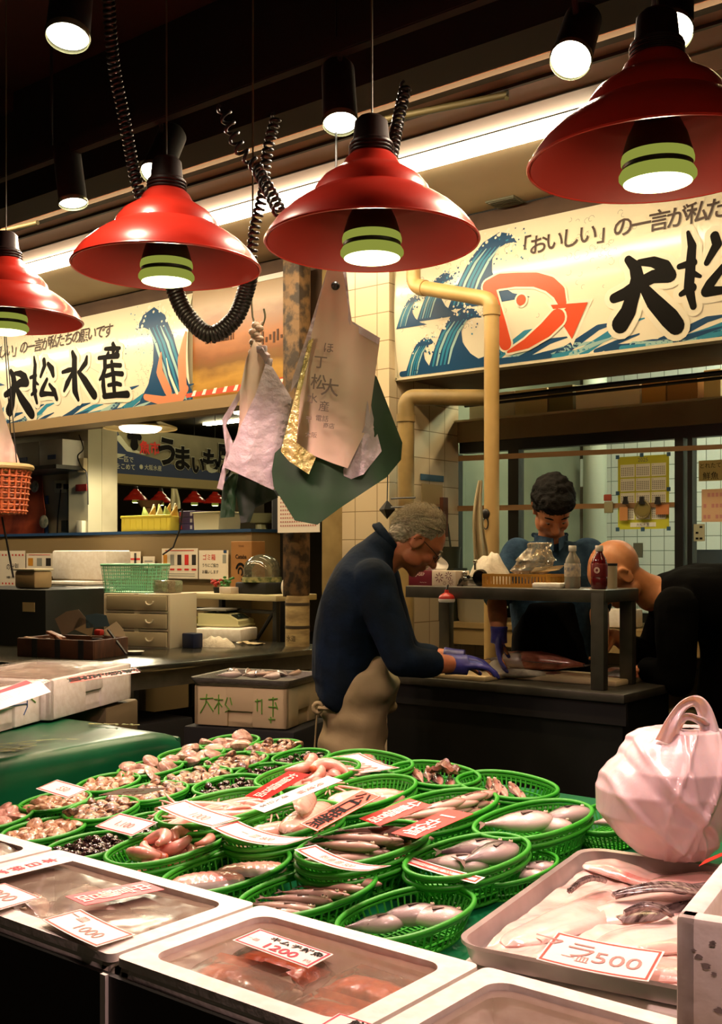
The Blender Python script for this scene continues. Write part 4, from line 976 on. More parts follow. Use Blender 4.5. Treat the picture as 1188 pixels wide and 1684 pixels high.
# ------------------------------------------------------------------ pink-white carrier bag
bag = thing('carrier_bag', 'full translucent white carrier bag with knotted handles, beside the metal tray', 'bag', at(1085, 1400, d=2.12))
bc = at(1085, 1400, d=2.12)
prof = [(-.118, -.0, .06), (1405, 1040, 1128, .04), ]
S = [(1404, 1062, 1150, .10), (1398, 1046, 1168, .16), (1375, 1018, 1188, .21), (1335, 985, 1202, .25), (1295, 984, 1208, .26), (1258, 1004, 1204, .24), (1226, 1030, 1196, .18), (1200, 1056, 1188, .12), (1196, 1072, 1180, .07), (1198, 1100, 1160, .02)]
CR = [(.30, 1, .44, 15, .010, .2), (.22, 1, .39, 15, -.008, .2), (-.5, 1, .24, 15, .008, .15), (.35, 1, .17, 15, .007, .15), (-.9, 1, .10, 14, .006, .2), (1.1, 1, .60, 11, .006, .2), (-1.3, 1, .66, 10, .006, .2)]
def bagpt(u, v):
    q = v*(len(S)-1); i = min(int(q), len(S)-2); f = q-i; f2 = f*f*(3-2*f)
    y, l, r, dep = [S[i][k]+(S[i+1][k]-S[i][k])*f for k in range(4)]
    p0 = at(l, y, d=2.12); p1 = at(r, y, d=2.12); c = (p0+p1)/2; hw = (p1-p0).length/2
    a = 2*PI*u; ca, sa = math.cos(a), math.sin(a)
    fold = .008*noise.noise(V3((ca*1.3+v*1.1, sa*1.3, v*1.6)))
    for (c0, s0, v0, k0, am, wd) in CR:
        t_ = (ca*c0+s0*v-v0)*k0; fold += am*math.exp(-(t_*t_)/wd)*max(0, min(1, .9+.8*noise.noise(V3((ca*1.5, sa*1.5, v0*9)))))
    if v > .45: fold += .022*(v-.45)*(1.2-v)*(math.sin(a*7+v*3)+.5*math.sin(a*13+2))
    return c+RV*(ca*(hw+fold))-FV*(sa*(dep/2+fold))*1.0
m = MB(); m.grid(bagpt, 160, 110); m.v = m.v
m.add([bagpt(k/24, 0) for k in range(24)], [list(range(24))[::-1]])
bagm = mat('bag_film', 'd6c2c4', .32, sss=.3, col2='c9b2b4', scale=5, coat=.4, bump=.3, bscale=10, stretch=(2.2, 2.2, .7))
m.build('bag_body', bagm, bag, world=True, smooth=80)
def ribbon(P, wds, name):
    m = MB(); P = spline([at(x, y, d=dd) for x, y, dd in P], 6); n = len(P)
    def fn(u, v):
        i = min(int(u*(n-1)), n-2); f = u*(n-1)-i; p = P[i].lerp(P[i+1], f); tg = (P[i+1]-P[i]).normalized(); sd = tg.cross(FV).normalized()
        wv = wds[0]+(wds[1]-wds[0])*math.sin(PI*u)
        return p+sd*((v-.5)*wv)+FV*(.006*math.sin(v*9+u*5))
    m.grid(fn, n*2, 8, thick=.0012); m.build(name, bagm, bag, world=True, smooth=80)
ribbon([(1098, 1222, 2.06), (1108, 1190, 2.06), (1124, 1162, 2.08), (1145, 1153, 2.10), (1160, 1172, 2.10), (1172, 1222, 2.08)], (.046, .022), 'handle')
ribbon([(1108, 1200, 2.09), (1128, 1180, 2.08), (1150, 1184, 2.08), (1165, 1196, 2.1)], (.03, .014), 'handle')
# ------------------------------------------------------------------ foam boxes on the side table
def quadbox(label, p_nl, p_nr, p_fr, z0, z1, group=None, **k):
    A, B, Cc = p_nl, p_nr, p_fr; U = B-A; W_ = Cc-B
    c = (A+Cc)/2; rz = math.atan2(U.y, U.x); t = foam_box(label, (c.x, c.y, z0), U.length, W_.length, z1-z0, rz, **k); return t
ztb = 1.036
quadfish = []
for k, (cx, cy, rz, lb) in enumerate([(-3.242, 2.29, .43, 'white foam box of shellfish on the green side table, farther one'), (-3.06, 1.82, .43, 'white foam box on the side table cut off by the left edge, with green scrawl')]):
    t = foam_box(lb, (cx, cy, ztb), .40, .58 if k == 0 else .42, .13, rz, m=M['foam']); FB.append(t)
    a2 = .58 if k == 0 else .42
    m = MB(); m.grid(lambda u, v: ((u-.5)*.36, (v-.5)*(a2-.04), .118+.012*noise.noise(V3((u*6, v*6, k)))+.02*math.exp(-((u-.45)**2+(v-.45)**2)*14)), 40, 40)
    o = solo(m, 'shucked_seafood', mat('brown_grey_seafood', '8a7466', .3, col2='5e4b40', scale=22, detail=5, bump=.5, coat=.5), 'heap of brownish seafood in the %s foam box on the side table' % ('farther' if k == 0 else 'nearer'), 'seafood', origin=V3((0, 0, 0)), smooth=70)
    o.location = (cx, cy, ztb); o.rotation_euler = (0, 0, rz); o['kind'] = 'stuff'
    m = MB(); m.grid(lambda u, v: ((u-.5)*.395, (v-.5)*(a2-.005), .134+.024*math.exp(-((u-.45)**2+(v-.45)**2)*9)), 24, 24); m.build('film', clear, t, smooth=80)
m = MB(); scr = mat('green_marker', '5f9a2a', .7)
def scrawl(name, pts_list, fx, mt, parent_lb, r=.0022):
    m = MB()
    for pts in pts_list:
        m.tube([fx(*p) for p in pts], r, 6)
    return m
def onbox(m, par, name, mt, label): m.build(name, mt, par, world=True, label=label, smooth=60)
FBM = wm(FB[-1])
def fxx(x, y):   # on the right side of the nearer box
    return FBM @ V3((.2015, -.20+.40*(x-0)/82, .13-(y-1138-(82-x)*.22)/60*.12))
onbox(scrawl('s', [[(40, 1155), (44, 1165), (52, 1160), (60, 1158), (62, 1168)], [(45, 1175), (66, 1173)], [(66, 1160), (66, 1178), (62, 1190)]], fxx, None, '', .0018), FB[-1], 'blue_scrawl', mat('blue_marker', '2a4a78', .7), 'dark blue marker scrawl')
onbox(scrawl('s', [[(60, 1160), (68, 1150), (72, 1166)], [(64, 1158), (76, 1172)]], fxx, None, '', .0018), FB[-1], 'green_scrawl', scr, 'green marker scrawl')
onbox(scrawl('s', [[(2, 1172), (12, 1170)], [(6, 1166), (6, 1180)], [(16, 1168), (24, 1166), (24, 1172), (14, 1172)]], fxx, None, '', .0018), FB[-1], 'red_scrawl', M['bred'], 'red marker scrawl')
zcard('red strip with small black writing along the far edge of the farther side table box', (113, 1114), (116, 1123), (224, 1098), 1.20, 1.19, chars='鮮度抜群大特価', base='cardred', ink='ink', size=.8, border=None)
zcard('white strip with red frame hanging over the farther side table box', (66, 1120), (84, 1138), (-30, 1150), 1.19, 1.19, lines=[('鮮', .5, .3, .3, 'bred', 0)])
zcard('rose strip with white writing over the nearer side table box', (-10, 1172), (76, 1134), (-40, 1150), 1.19, 1.19, base='cardpink', border='cardw', bw=.02, lines=[('大特価 大特価', .5, .5, .4, 'whiteink', 0)])
m = MB(); m.box((-3.30, 2.52, .96), (.30, .26, .13), R=Matrix.Rotation(.43, 4, 'Z'), bev=.01)
solo(m, 'carton', mat('dull_tan_carton', '6a5c40', .7), 'dull tan carton propping up the farther foam box behind the side table', 'carton', smooth=30)
m = MB(); m.box((-3.30, 2.52, .52), (.34, .30, .74), R=Matrix.Rotation(.43, 4, 'Z'), bev=.01); solo(m, 'crate', M['blackm'], 'dark crate standing right behind the green side table', 'crate', smooth=30)
# ------------------------------------------------------------------ fish cutting counter, shelf and things on them
WT = 1.045   # worktop height
wx0, wx1, wy0, wy1 = -2.95, -1.77, 3.80, 4.28
t = thing('work_counter', 'dark steel fish cutting counter where the three workers stand', 'counter', ((wx0+wx1)/2, 4.1, FL))
m = MB(); m.bx(wx0, wx1, wy0, wy1, WT-.035, WT, .006); m.build('worktop', M['dsteel'], t, world=True, smooth=30)
m = MB(); m.bx(wx0+.05, wx1-.02, wy0+.03, wy1-.02, FL+.08, WT-.035); m.build('cabinet', mat('black_green_panel', '0d100c', .5), t, world=True, smooth=0)
m = MB(); m.bx(wx0+.05, wx1, wy0+.015, wy0+.03, WT-.12, WT-.035); m.build('drip_panel', M['blackm'], t, world=True, smooth=0)
# raised shelf
SZ = 1.432
t = thing('raised_shelf', 'long narrow steel shelf raised on posts above the cutting counter', 'shelf', (-2.5, 3.98, WT))
sx0, sx1, sy0, sy1 = at(668, 965, y=3.86).x, at(995, 970, y=3.86).x, 3.86, 4.16
m = MB(); m.bx(sx0, sx1, sy0, sy1, SZ-.012, SZ, .003); m.build('shelf_top', M['steel'], t, world=True, smooth=30)
m = MB(); m.bx(sx0, sx1, sy0-.004, sy0+.012, SZ-.05, SZ-.002, .002); m.bx(sx0, sx1, sy1-.012, sy1, SZ-.05, SZ-.002, .002); m.bx(sx1-.012, sx1+.004, sy0, sy1, SZ-.05, SZ-.002, .002); m.build('apron_rail', M['dsteel'], t, world=True, smooth=30)
for x, y in ((sx1-.03, sy0+.015), (sx1-.03, sy1-.03), (sx0+.03, sy1-.03)):
    m = MB(); m.bx(x-.028, x+.028, y-.02, y+.02, WT, SZ-.012, .004); m.build('post', M['dsteel'], t, world=True, smooth=30)
def sh(px, dy=.1): return V3((at(px, 960, y=sy0+dy).x, sy0+dy, SZ))
# tissue box
p = sh(722, .12); t = thing('tissue_box', 'red and white flowered tissue box on the raised shelf', 'tissue box', p, 0)
m = MB(); m.bx(-.125, .0, -.055, .055, 0, .066, .003); m.build('red_half', mat('wine_card', '6e1226', .5), t, smooth=30)
m = MB(); m.bx(0, .125, -.055, .055, 0, .066, .003); m.build('white_half', mat('cream_card', 'd8c8b4', .5), t, smooth=30, label='cream half printed with dark red flowers')
m = MB()
for cx, cz, r in ((.04, .036, .022), (.088, .045, .018), (.1, .018, .014), (.068, .012, .01)):
    for k in range(8):
        a = k*PI/4; m.add([V3((cx+math.cos(a+q)*r*s_, -.0556, cz+math.sin(a+q)*r*s_)) for q, s_ in ((-.22, .35), (-.1, 1), (.1, 1), (.22, .35))], [[0, 1, 2, 3]])
m.build('flower_print', mat('dark_red_print', '5c0f20', .6), t, smooth=0)
m = MB(); m.text('JASEP', frame((-.062, -.0556, .048), (1, 0, 0), (0, 0, 1)), .02); m.text('〜〜〜', frame((-.045, -.0556, .014), (1, 0, 0), (0, 0, 1)), .012); m.build('lettering', M['whiteink'], t, smooth=0)
m = MB(); m.grid(lambda u, v: (-.02+(u-.5)*.10*(1-.3*v)+.012*math.sin(v*5), .0+.02*math.sin(u*7+v*3), .066+v*(.07+.035*math.sin(u*5.5+1))), 16, 12, thick=.001); m.build('tissue', M['white'], t, smooth=60)
# valve with knob, towel over it
p = sh(782, .13); t = thing('gas_valve', 'chrome valve and gauge with a looped hose lying at the end of the tissue box', 'valve', p, .2)
m = MB(); m.lathe([(0, -.03), (.03, -.03), (.036, -.015), (.036, .02), (.03, .03), (0, .032)], 24, TR(.03, 0, .037, 0, PI/2)); m.build('gauge_body', mat('dark_chrome', '4a453c', .2, 1), t)
m = MB(); m.tube([(-.05, 0, .035), (.0, 0, .035)], .012, 12); m.tube([(-.02, -.03, .04), (-.02, .03, .04)], .008, 10); m.ell((-.045, -.01, .055), .013); m.ell((-.06, .02, .03), .015); m.tube([(.0, .0, .07), (.0, 0, .10)], .006, 8); m.ell((0, 0, .105), .01); m.build('fitting', mat('chrome', 'b8b4a8', .12, 1), t)
m = MB(); m.tube(spline([(-.055, -.02, .03), (-.07, -.03, .005), (-.04, -.05, -.0)], 6), .007, 8); m.build('hose_tail', M['rubber'], t)
def cloth_lump(name, lb, c, rx, ry, h, mt, seed=0, rz=0, cat='towel', group=None, fold=12):
    m = MB()
    def fn(u, v):
        a = 2*PI*u; r = v; k = 1+.22*noise.noise(V3((math.cos(a)*1.5, math.sin(a)*1.5, seed)))
        x, y = math.cos(a)*r*rx*k, math.sin(a)*r*ry*k
        z = h*(1-r**2.2)**.75*(1+.25*noise.noise(V3((x*14, y*14, seed))))+.006*math.sin(fold*(x*12+y*5)+3*noise.noise(V3((x*9, y*9, seed))))*(1-r)
        return (x, y, max(z, 0)+.001)
    m.grid(fn, 60, 24); T = Matrix.Translation(c) @ Matrix.Rotation(rz, 4, 'Z'); m.v = [T @ v for v in m.v]
    return solo(m, name, mt, lb, cat, group, origin=V3(c), smooth=80)
towelm = mat('white_towel', 'e3dac6', .85, col2='cfc4ae', scale=30, bump=.4, bscale=120)
cloth_lump('towel', 'white towel bundled on the raised shelf behind the chrome valve', sh(805, .2)+V3((0, 0, .0)), .11, .075, .135, towelm, 3)
# yellow-brown basket with sealed bag
p = sh(862, .14); t = thing('shallow_basket', 'shallow amber plastic basket on the raised shelf', 'basket', p, .02)
am = mat('amber_plastic', 'b07f33', .35)
m = MB()
for sgn in (-1, 1):
    m.bx(-.15, .15, sgn*.08-.003, sgn*.08+.003, .045, .055); m.bx(-.15, .15, sgn*.08-.003, sgn*.08+.003, 0, .012)
    for k in range(21): x = -.15+k*.015; m.bx(x-.003, x+.003, sgn*.08-.002, sgn*.08+.002, 0, .05)
    m.bx(sgn*.15-.003, sgn*.15+.003, -.08, .08, .045, .055); m.bx(sgn*.15-.003, sgn*.15+.003, -.08, .08, 0, .012)
    for k in range(12): y = -.08+k*.0145; m.bx(sgn*.15-.002, sgn*.15+.002, y-.003, y+.003, 0, .05)
m.build('basket_frame', am, t, smooth=0)
m = MB(); m.bx(-.15, .15, -.08, .08, 0, .004); m.build('basket_floor', am, t, smooth=0)
m = MB()
bagc = sh(868, .14)+V3((0, 0, .03))
def pb(u, v):
    a = 2*PI*u; k = math.sin(PI*min(v*1.25, 1))**.6 if v < .8 else 0
    r = (.10*(1-v)**.6*(v*4 if v < .25 else 1)+(.012 if v > .5 else 0)+(.03*(v-.85)/.15 if v > .85 else 0))
    r *= 1+.2*noise.noise(V3((math.cos(a)*2, math.sin(a)*2, v*5)))+.08*math.sin(a*11)*v
    return (bagc.x+math.cos(a)*r*1.1+.06*v, bagc.y+math.sin(a)*r*.7, bagc.z+.155*v)
m.grid(pb, 70, 40)
solo(m, 'tied_plastic_bag', film('tied_bag', 'cfc3a6', .45, .38, .12, .5, 25), 'clear tied plastic bag standing in the amber basket', 'plastic bag', smooth=80)
m = MB()
for k in range(7):
    a = (k-3)*.09; q = sh(895, .13)+V3((0, 0, .062+k*.003)); m.tube([q+V3((-.05, k*.006-.02, 0)), q+V3((.075, k*.012-.04, .004+abs(k-3)*.002))], [.003, .0018], 6)
solo(m, 'skewers', mat('pale_wood', 'b99e6b', .6), 'bundle of pale wooden skewers sticking out beside the tied plastic bag', 'skewers', smooth=50)
m = MB(); p = sh(905, .06); m.box(p+V3((0, 0, .011)), (.13, .07, .022), bev=.008)
solo(m, 'foam_tray', M['foam'], 'small white foam tray between the amber basket and the bottle', 'tray', smooth=40)
def bottle(lb, p, liquid, labelc, cap, s=1.0):
    t = thing('drink_bottle', lb, 'bottle', p, 0, 'drink bottles on the raised shelf')
    m = MB(); m.lathe([(0, 0), (.028, 0), (.032, .006), (.032, .045), (.030, .05), (.032, .056), (.032, .095), (.027, .118), (.014, .14), (.0125, .15)], 32); m.build('bottle_body', liquid, t)
    m = MB(); m.lathe([(.0326, .048), (.0328, .050), (.0328, .098), (.0318, .1)], 32, cap=False); m.build('paper_label', labelc, t)
    m = MB(); m.lathe([(.014, .148), (.0155, .150), (.0155, .168), (.014, .171), (0, .171)], 24); m.build('cap', cap, t)
    return t
wb = bottle('clear drink bottle with a white cap on the raised shelf', sh(942, .07), mat('clear_bottle', 'b9b8a8', .08, trans=.6), mat('pale_label', 'c3b59b', .5, col2='8d8a8a', scale=60), M['white'])
m = MB(); m.text('天然水', frame((0, -.0331, .078), (1, 0, 0), (0, 0, 1)), .014); m.build('lettering', mat('blue_ink', '31507a', .6), wb, smooth=0)
rb = bottle('dark red drink bottle with a white cap at the end of the raised shelf', sh(986, .07), mat('red_drink', '5a1216', .08, coat=.5), mat('red_label', '6a181c', .4), M['white'])
m = MB(); m.text('◎', frame((0.006, -.0331, .074), (1, 0, 0), (0, 0, 1)), .03); m.build('lettering', M['whiteink'], rb, smooth=0)
m = MB(); p = sh(1003, .19); m.lathe([(0, 0), (.03, 0), (.03, .09), (0, .09)], 24); m.v = [v+p for v in m.v]; m.cur = 1; q = MB()
m.lathe([(.031, .09), (.031, .10), (0, .10)], 24, Matrix.Translation(p)); solo(m, 'jar', [mat('jar_pale', 'b9ac92', .3), M['blackm']], 'small pale jar with a black lid behind the red bottle', 'jar')
# hanging red and white bell under the shelf
p = at(735, 968, y=sy0-.03)
t = thing('hanging_bell', 'small red and white bell shaped timer hanging below the left of the shelf', 'timer', p+V3((0, 0, -.035)))
m = MB(); m.lathe([(0, .03), (.008, .03), (.010, .018), (.028, .008), (.034, -.002), (.034, -.008)], 24); m.build('red_dome', mat('bell_red', 'b0281c', .35), t)
m = MB(); m.lathe([(.0345, -.008), (.0355, -.014), (.032, -.022), (0, -.024)], 24); m.build('white_base', M['white'], t)
m = MB(); m.tube([(0, 0, .03), (0, .01, .05)], .004, 8); m.build('hook', M['black'], t)
# chopping boards, fish, cloths on the worktop
bm_ = mat('board_plastic', 'ecd9b4', .5, col2='dcc49a', scale=6)
def wk(px, py):
    p = at(px, py, z=WT); p = p if p.y < 4.12 else at(px, py, y=4.12); p.z = WT; return p
m = MB(); c = wk(735, 1108); m.box((c.x+.02, 3.95, WT+.011), (.56, .26, .022), bev=.006, R=Matrix.Rotation(.02, 4, 'Z'))
solo(m, 'chopping_board', bm_, 'tan chopping board in front of the grey haired man', 'chopping board', smooth=30)
m = MB(); c = wk(915, 1085); m.box((c.x-.02, 4.13, WT+.011), (.70, .26, .022), bev=.006)
solo(m, 'chopping_board', bm_, 'tan chopping board in front of the young man with the large fish', 'chopping board', smooth=30)
ff = fish_template('filleted_fish', .50, .13, .085, mat('red_flesh_fish', 'c27a6a', .3, col2='a55a4c', scale=20, stretch=(1, 6, 1), coat=.5), 'long skinned reddish fish on the board of the young man', .05)
ff.location = V3((wk(890, 1083).x, 4.17, WT+.022)); ff.rotation_euler = (0, 0, PI-.18)
m2 = dup(fatg, (wk(838, 1095).x, wk(838, 1095).y+.04, WT+.024), .3, 'dark silver fish under the hand of the grey haired man', ''); m2.scale = (1.7, 1.8, 1.7)
t = slab(31, .16, .10, .03, mat('orange_flesh', 'b9745c', .3, coat=.4), M['steel']); p = wk(1010, 1080); t.location = (p.x, p.y+.05, WT+.024); t['label'] = 'chunk of cut fish between the two shelf posts'; t.rotation_euler = (0, 0, .5)
t = slab(33, .22, .10, .02, mat('dark_meat', '6a3d33', .35, coat=.4), mat('dark_meat2', '4a2a24', .35)); p = wk(900, 1118); t.location = (p.x, p.y+.03, WT+.003); t['label'] = 'dark trimmings beside the knife on the counter'; t.rotation_euler = (0, 0, .1)
cloth_lump('wiping_cloth', 'crumpled white cloth next to the purple gloved hand', wk(822, 1108)+V3((0, .03, .02)), .085, .035, .045, towelm, 8, .5, 'cloth')
m = MB(); p = wk(845, 1118)+V3((0, .02, .025)); m.tube([p+V3((-.09, -.01, 0)), p+V3((.02, .015, 0)), p+V3((.1, .03, 0))], [.03, .032, .022], 16, flat=.6, rnd=True)
solo(m, 'rolled_cloth', towelm, 'rolled white cloth in front of the crumpled one', 'cloth', smooth=60)
t = thing('knife', 'black handled knife lying at the counter edge', 'knife', wk(880, 1118)+V3((0, .0, .004)), .12)
m = MB(); m.box((0, 0, .008), (.11, .026, .018), bev=.007); m.build('handle', M['black'], t)
m = MB(); m.prism([(.05, -.012), (.05, .014), (.23, .010), (.25, -.008)], .002, Matrix.Translation((0, 0, .007))); m.build('blade', M['steel'], t, smooth=0)
t = dup(fat, wk(742, 1066)+V3((0, 0, .004)), 2.9, 'small fish head end lying at the back left of the counter', ''); t.scale = (1.1,)*3
cloth_lump('fish_offcut', 'pale offcut at the back left corner of the counter', wk(712, 1062)+V3((0, 0, .002)), .07, .04, .03, mat('offcut', '9c8a6c', .5), 14, .2, 'fish offcut')
# ledge behind the young man with tubs
m = MB(); m.bx(-3.40, 2.0, 5.02, 5.25, 1.17, 1.20); m.bx(-3.40, 2.0, 5.03, 5.25, 1.08, 1.17); 
solo(m, 'back_ledge', mat('wood_edge', '9a8356', .5), 'narrow pale ledge under the windows behind the young man', 'ledge', smooth=0)
p = at(787, 1008, y=5.1); m = MB(); m.lathe([(.0, 0), (.13, 0), (.14, .02), (.15, .2), (.155, .205), (.145, .205), (.135, .02)], 32, Matrix.Translation((p.x, 5.13, 1.20)), sy=.7)
solo(m, 'plastic_tub', mat('milky_tub', 'b8b095', .35, trans=.2), 'milky plastic tub on the ledge left of the young man', 'tub', smooth=40)
m = MB(); p = at(1015, 1020, y=5.1); m.box((p.x, 5.12, 1.25), (.2, .14, .09), bev=.01); solo(m, 'foam_tray', M['foam'], 'white foam block on the ledge behind the shelf posts', 'tray', smooth=30)
m = MB(); p = at(990, 1010, y=5.0); m.box((at(976, 1018, y=5.0).x, 5.12, 1.29), (.05, .1, .18), bev=.01); solo(m, 'white_bottle', M['white'], 'white bottle shape behind the arm of the young man', 'bottle', smooth=30)
# ------------------------------------------------------------------ people
skin_old = mat('skin_tan', 'cc8058', .5, col2='b56c48', scale=14, bump=.15, bscale=80, sss=.1)
skin_y = mat('skin_young', 'cb8a62', .5, col2='b8764f', scale=14, sss=.1)
skin_b = mat('skin_bald', 'd89566', .4, col2='c27f52', scale=12, sss=.1)
navy = mat('navy_cotton', '0a1c30', .9, spec=.2, col2='07141f', scale=8, bump=.3, bscale=35)
denim = mat('blue_denim', '324e66', .85, spec=.2, col2='203850', scale=18, bump=.4, bscale=40)
blackc = mat('black_cotton', '040404', .95, spec=.1, bump=.3, bscale=20)
beige = mat('beige_apron', 'a8956c', .75, col2='94825b', scale=6, bump=.4, bscale=14)
glovem = mat('purple_glove', '3b3a8c', .4, col2='2e2d74', scale=30, bump=.3)
hairg = mat('grey_hair', '9a907a', .7, col2='cfc6ac', scale=40, stretch=(1, 5, 3), bump=.6, ramp=(.35, .65))
hairb = mat('black_hair', '070605', .75, spec=.2, col2='110e0b', scale=50, stretch=(1, 6, 4), bump=.6)
def basis(c, fwd, up, s=1.0):
    f = V3(fwd).normalized(); r = f.cross(V3(up)).normalized(); u = r.cross(f)
    m = Matrix((f, -r, u)).transposed().to_4x4(); m.translation = V3(c); return m @ Matrix.Scale(s, 4)   # x forward, y left, z up
def head_shape(Hm, neck_to=None, nr=.055):
    m = MB(); E = lambda c, r, R=None: m.ell(c, r, Hm, 20, R=R)
    E((-.018, 0, .040), (.094, .076, .086)); E((.012, 0, .030), (.078, .070, .080)); E((.020, 0, -.030), (.066, .060, .062))
    E((.040, 0, -.070), (.042, .042, .034)); E((.066, 0, -.092), (.020, .024, .018)); E((.066, 0, .035), (.026, .055, .020))
    for s in (1, -1): E((.066, s*.030, .030), (.018, .022, .009)); E((.062, s*.038, -.018), (.024, .022, .022)); E((.02, s*.052, -.055), (.04, .016, .03)); E((.066, s*.030, .006), (.014, .017, .011))
    m.tube([(.086, 0, .018), (.098, 0, -.006), (.108, 0, -.022)], [.009, .011, .013], 12, Hm, rnd=True)
    for s in (1, -1): E((.096, s*.012, -.026), (.011, .009, .008))
    E((.082, 0, -.050), (.014, .024, .007)); E((.080, 0, -.063), (.014, .021, .008))
    for s in (1, -1):
        R = Matrix.Rotation(s*.25, 4, 'Z')
        m.tube([(-.012+.020*math.cos(a)*.8, s*(.076+.006*math.sin(a*.5)), .002+.030*math.sin(a)) for a in [k*PI/7-PI*.5 for k in range(-3, 11)]], .0062, 8, Hm, rnd=True)
        E((-.010, s*.073, -.0), (.014, .005, .024))
    if neck_to is not None:
        a = Hm @ V3((-.018, 0, -.035)); m.tube([a, a.lerp(neck_to, .55), neck_to], [nr, nr*1.02, nr*1.25], 18, rnd=True)
    return m
def limb(m, P, R, n=14): m.tube(spline(P, 4), [R[min(int(i/4), len(R)-2)]+(R[min(int(i/4)+1, len(R)-1)]-R[min(int(i/4), len(R)-2)])*((i % 4)/4) for i in range(4*(len(P)-1))]+[R[-1]], n, rnd=True)
def hand(m, W_, dirv, palm, side, curl=.5, spread=.12, s=1.0, thumb=1):
    """palm and five separate bent fingers; palm = normal out of the palm, side = toward the little finger"""
    d = V3(dirv).normalized(); n = V3(palm).normalized(); n = (n-d*n.dot(d)).normalized(); sd = d.cross(n)*thumb
    c = W_+d*.045*s
    Mx = Matrix((d, sd, n)).transposed().to_4x4(); Mx.translation = c; m.ell((0, 0, 0), (.05*s, .040*s, .016*s), Mx, 16); m.ell((.028*s, 0, 0), (.022*s, .039*s, .013*s), Mx, 14)
    for k, (ln, off) in enumerate(((.068, -.029), (.078, -.010), (.073, .010), (.058, .028))):
        b = W_+d*(.080*s)+sd*(off*s); a = spread*(k-1.5)*.5; P = [W_+d*.05*s+sd*(off*.8*s), b]; cd = (d*math.cos(a)+sd*math.sin(a)); cur = 0
        for seg in (.44, .31, .25):
            cur += curl*(.55 if seg > .4 else .8); P.append(P[-1]+(cd*math.cos(cur)+n*math.sin(cur))*(ln*seg*s))
        m.tube(P, [.009*s, .0092*s, .0086*s, .0078*s, .0066*s], 10, rnd=True)
    P = [W_+d*.015*s-sd*.018*s, W_+d*.035*s-sd*.040*s+n*.006*s, W_+d*.062*s-sd*.056*s+n*.018*s, W_+d*.085*s-sd*.052*s+n*.032*s]
    m.tube(P, [.013*s, .0115*s, .0095*s, .008*s], 10, rnd=True)
def hair_strands(name, Hm, mt, parent, region, n, ln, wid, seed=1, flow=(-1, 0, -.3), lift=.3):
    rnd = random.Random(seed); m = MB()
    for _ in range(n*3):
        if len(m.f) > n*12: break
        v = V3((rnd.gauss(0, 1), rnd.gauss(0, 1), rnd.gauss(0, 1))).normalized()
        if not region(v): continue
        p = V3((-.018+v.x*.098, v.y*.080, .040+v.z*.092)); t = V3(flow)+V3((0, v.y*.6, 0)); t = (t-v*t.dot(v)).normalized()
        j = V3((rnd.uniform(-.5, .5), rnd.uniform(-.5, .5), rnd.uniform(-.5, .5)))*.6
        P = [p+(t+j*.5)*(ln*q)+v*(lift*ln*math.sin(q*2.2)) for q in (0, .35, .7, 1)]
        m.tube([Hm @ x for x in P], [wid, wid*.9, wid*.6, wid*.15], 3)
    return m
# --- grey haired man in navy, beige apron
def J(px, py, d): return at(px, py, d=d)
old = thing('person', 'grey haired man in navy jacket and beige apron leaning over the counter with purple gloves', 'person', V3((J(585, 1100, 4.2).x, J(585, 1100, 4.2).y, FL)))
fwd = (RV*.72+FV*.12+V3((0, 0, -.68)))
Hm = basis(J(686, 892, 4.18), fwd, RV*.7+V3((0, 0, .75)), 1.02)
nk = J(622, 928, 4.2)
body = head_shape(Hm, nk, .058)
hip = J(577, 1165, 4.2); ch = J(605, 975, 4.2); bel = J(588, 1075, 4.2)
def torso(m, P, n=24):
    for (c, rx, ry, rz_) in P: m.ell(c, (rx, ry, rz_), None, n)
QO = Matrix.Rotation(YAW, 4, 'Z')
def tor(m, rows, grow=0):   # rows of centre, half depth (along RV), half width (along FV)
    n = 28; vs = []; fs = []
    P = [r[0] for r in rows]; S_ = spline(P, 5)
    for i, c in enumerate(S_):
        q = i/5; k = min(int(q), len(rows)-2); f = q-k
        a = rows[k][1]+(rows[k+1][1]-rows[k][1])*f+grow; b = rows[k][2]+(rows[k+1][2]-rows[k][2])*f+grow
        tg = (S_[min(i+1, len(S_)-1)]-S_[max(i-1, 0)]).normalized(); wv = rows[0][3] if len(rows[0]) > 3 else FV
        dv = wv.cross(tg).normalized(); w2 = tg.cross(dv).normalized()
        for j in range(n):
            t = 2*PI*j/n; ct, st_ = math.cos(t), math.sin(t)
            vs.append(c+dv*(math.copysign(abs(ct)**.85, ct)*a)+w2*(math.copysign(abs(st_)**.85, st_)*b))
    L = len(S_)
    for i in range(L-1):
        for j in range(n): j2 = (j+1) % n; fs.append([i*n+j, i*n+j2, (i+1)*n+j2, (i+1)*n+j])
    fs.append(list(range(n))[::-1]); fs.append([(L-1)*n+j for j in range(n)]); m.add(vs, fs)
T_old = [(J(578, 1185, 4.2), .105, .165), (J(572, 1120, 4.2), .115, .165), (J(572, 1060, 4.2), .118, .165), (J(584, 1000, 4.2), .118, .18), (J(602, 950, 4.2), .105, .18), (J(628, 905, 4.2), .062, .09)]
tor(body, T_old, -.012)
hipc = J(577, 1180, 4.2)
for s in (-1, 1):
    h = hipc+FV*(.085*s)+V3((0, 0, -.02)); k = V3((h.x+RV.x*.02, h.y+RV.y*.02, .62)); a = V3((h.x-RV.x*.02, h.y-RV.y*.02, FL+.07))
    limb(body, [h, (h+k)/2, k, (k+a)/2+V3((0, 0, .03))-RV*.01, a], [.092, .082, .062, .060, .042])
    body.tube([a+V3((0, 0, -.03)), a+RV*.06+V3((0, 0, -.04)), a+RV*.15+V3((0, 0, -.05))], [.04, .038, .028], 12, rnd=True, flat=.8)
shn, shf = J(612, 955, 4.05), J(625, 950, 4.37)
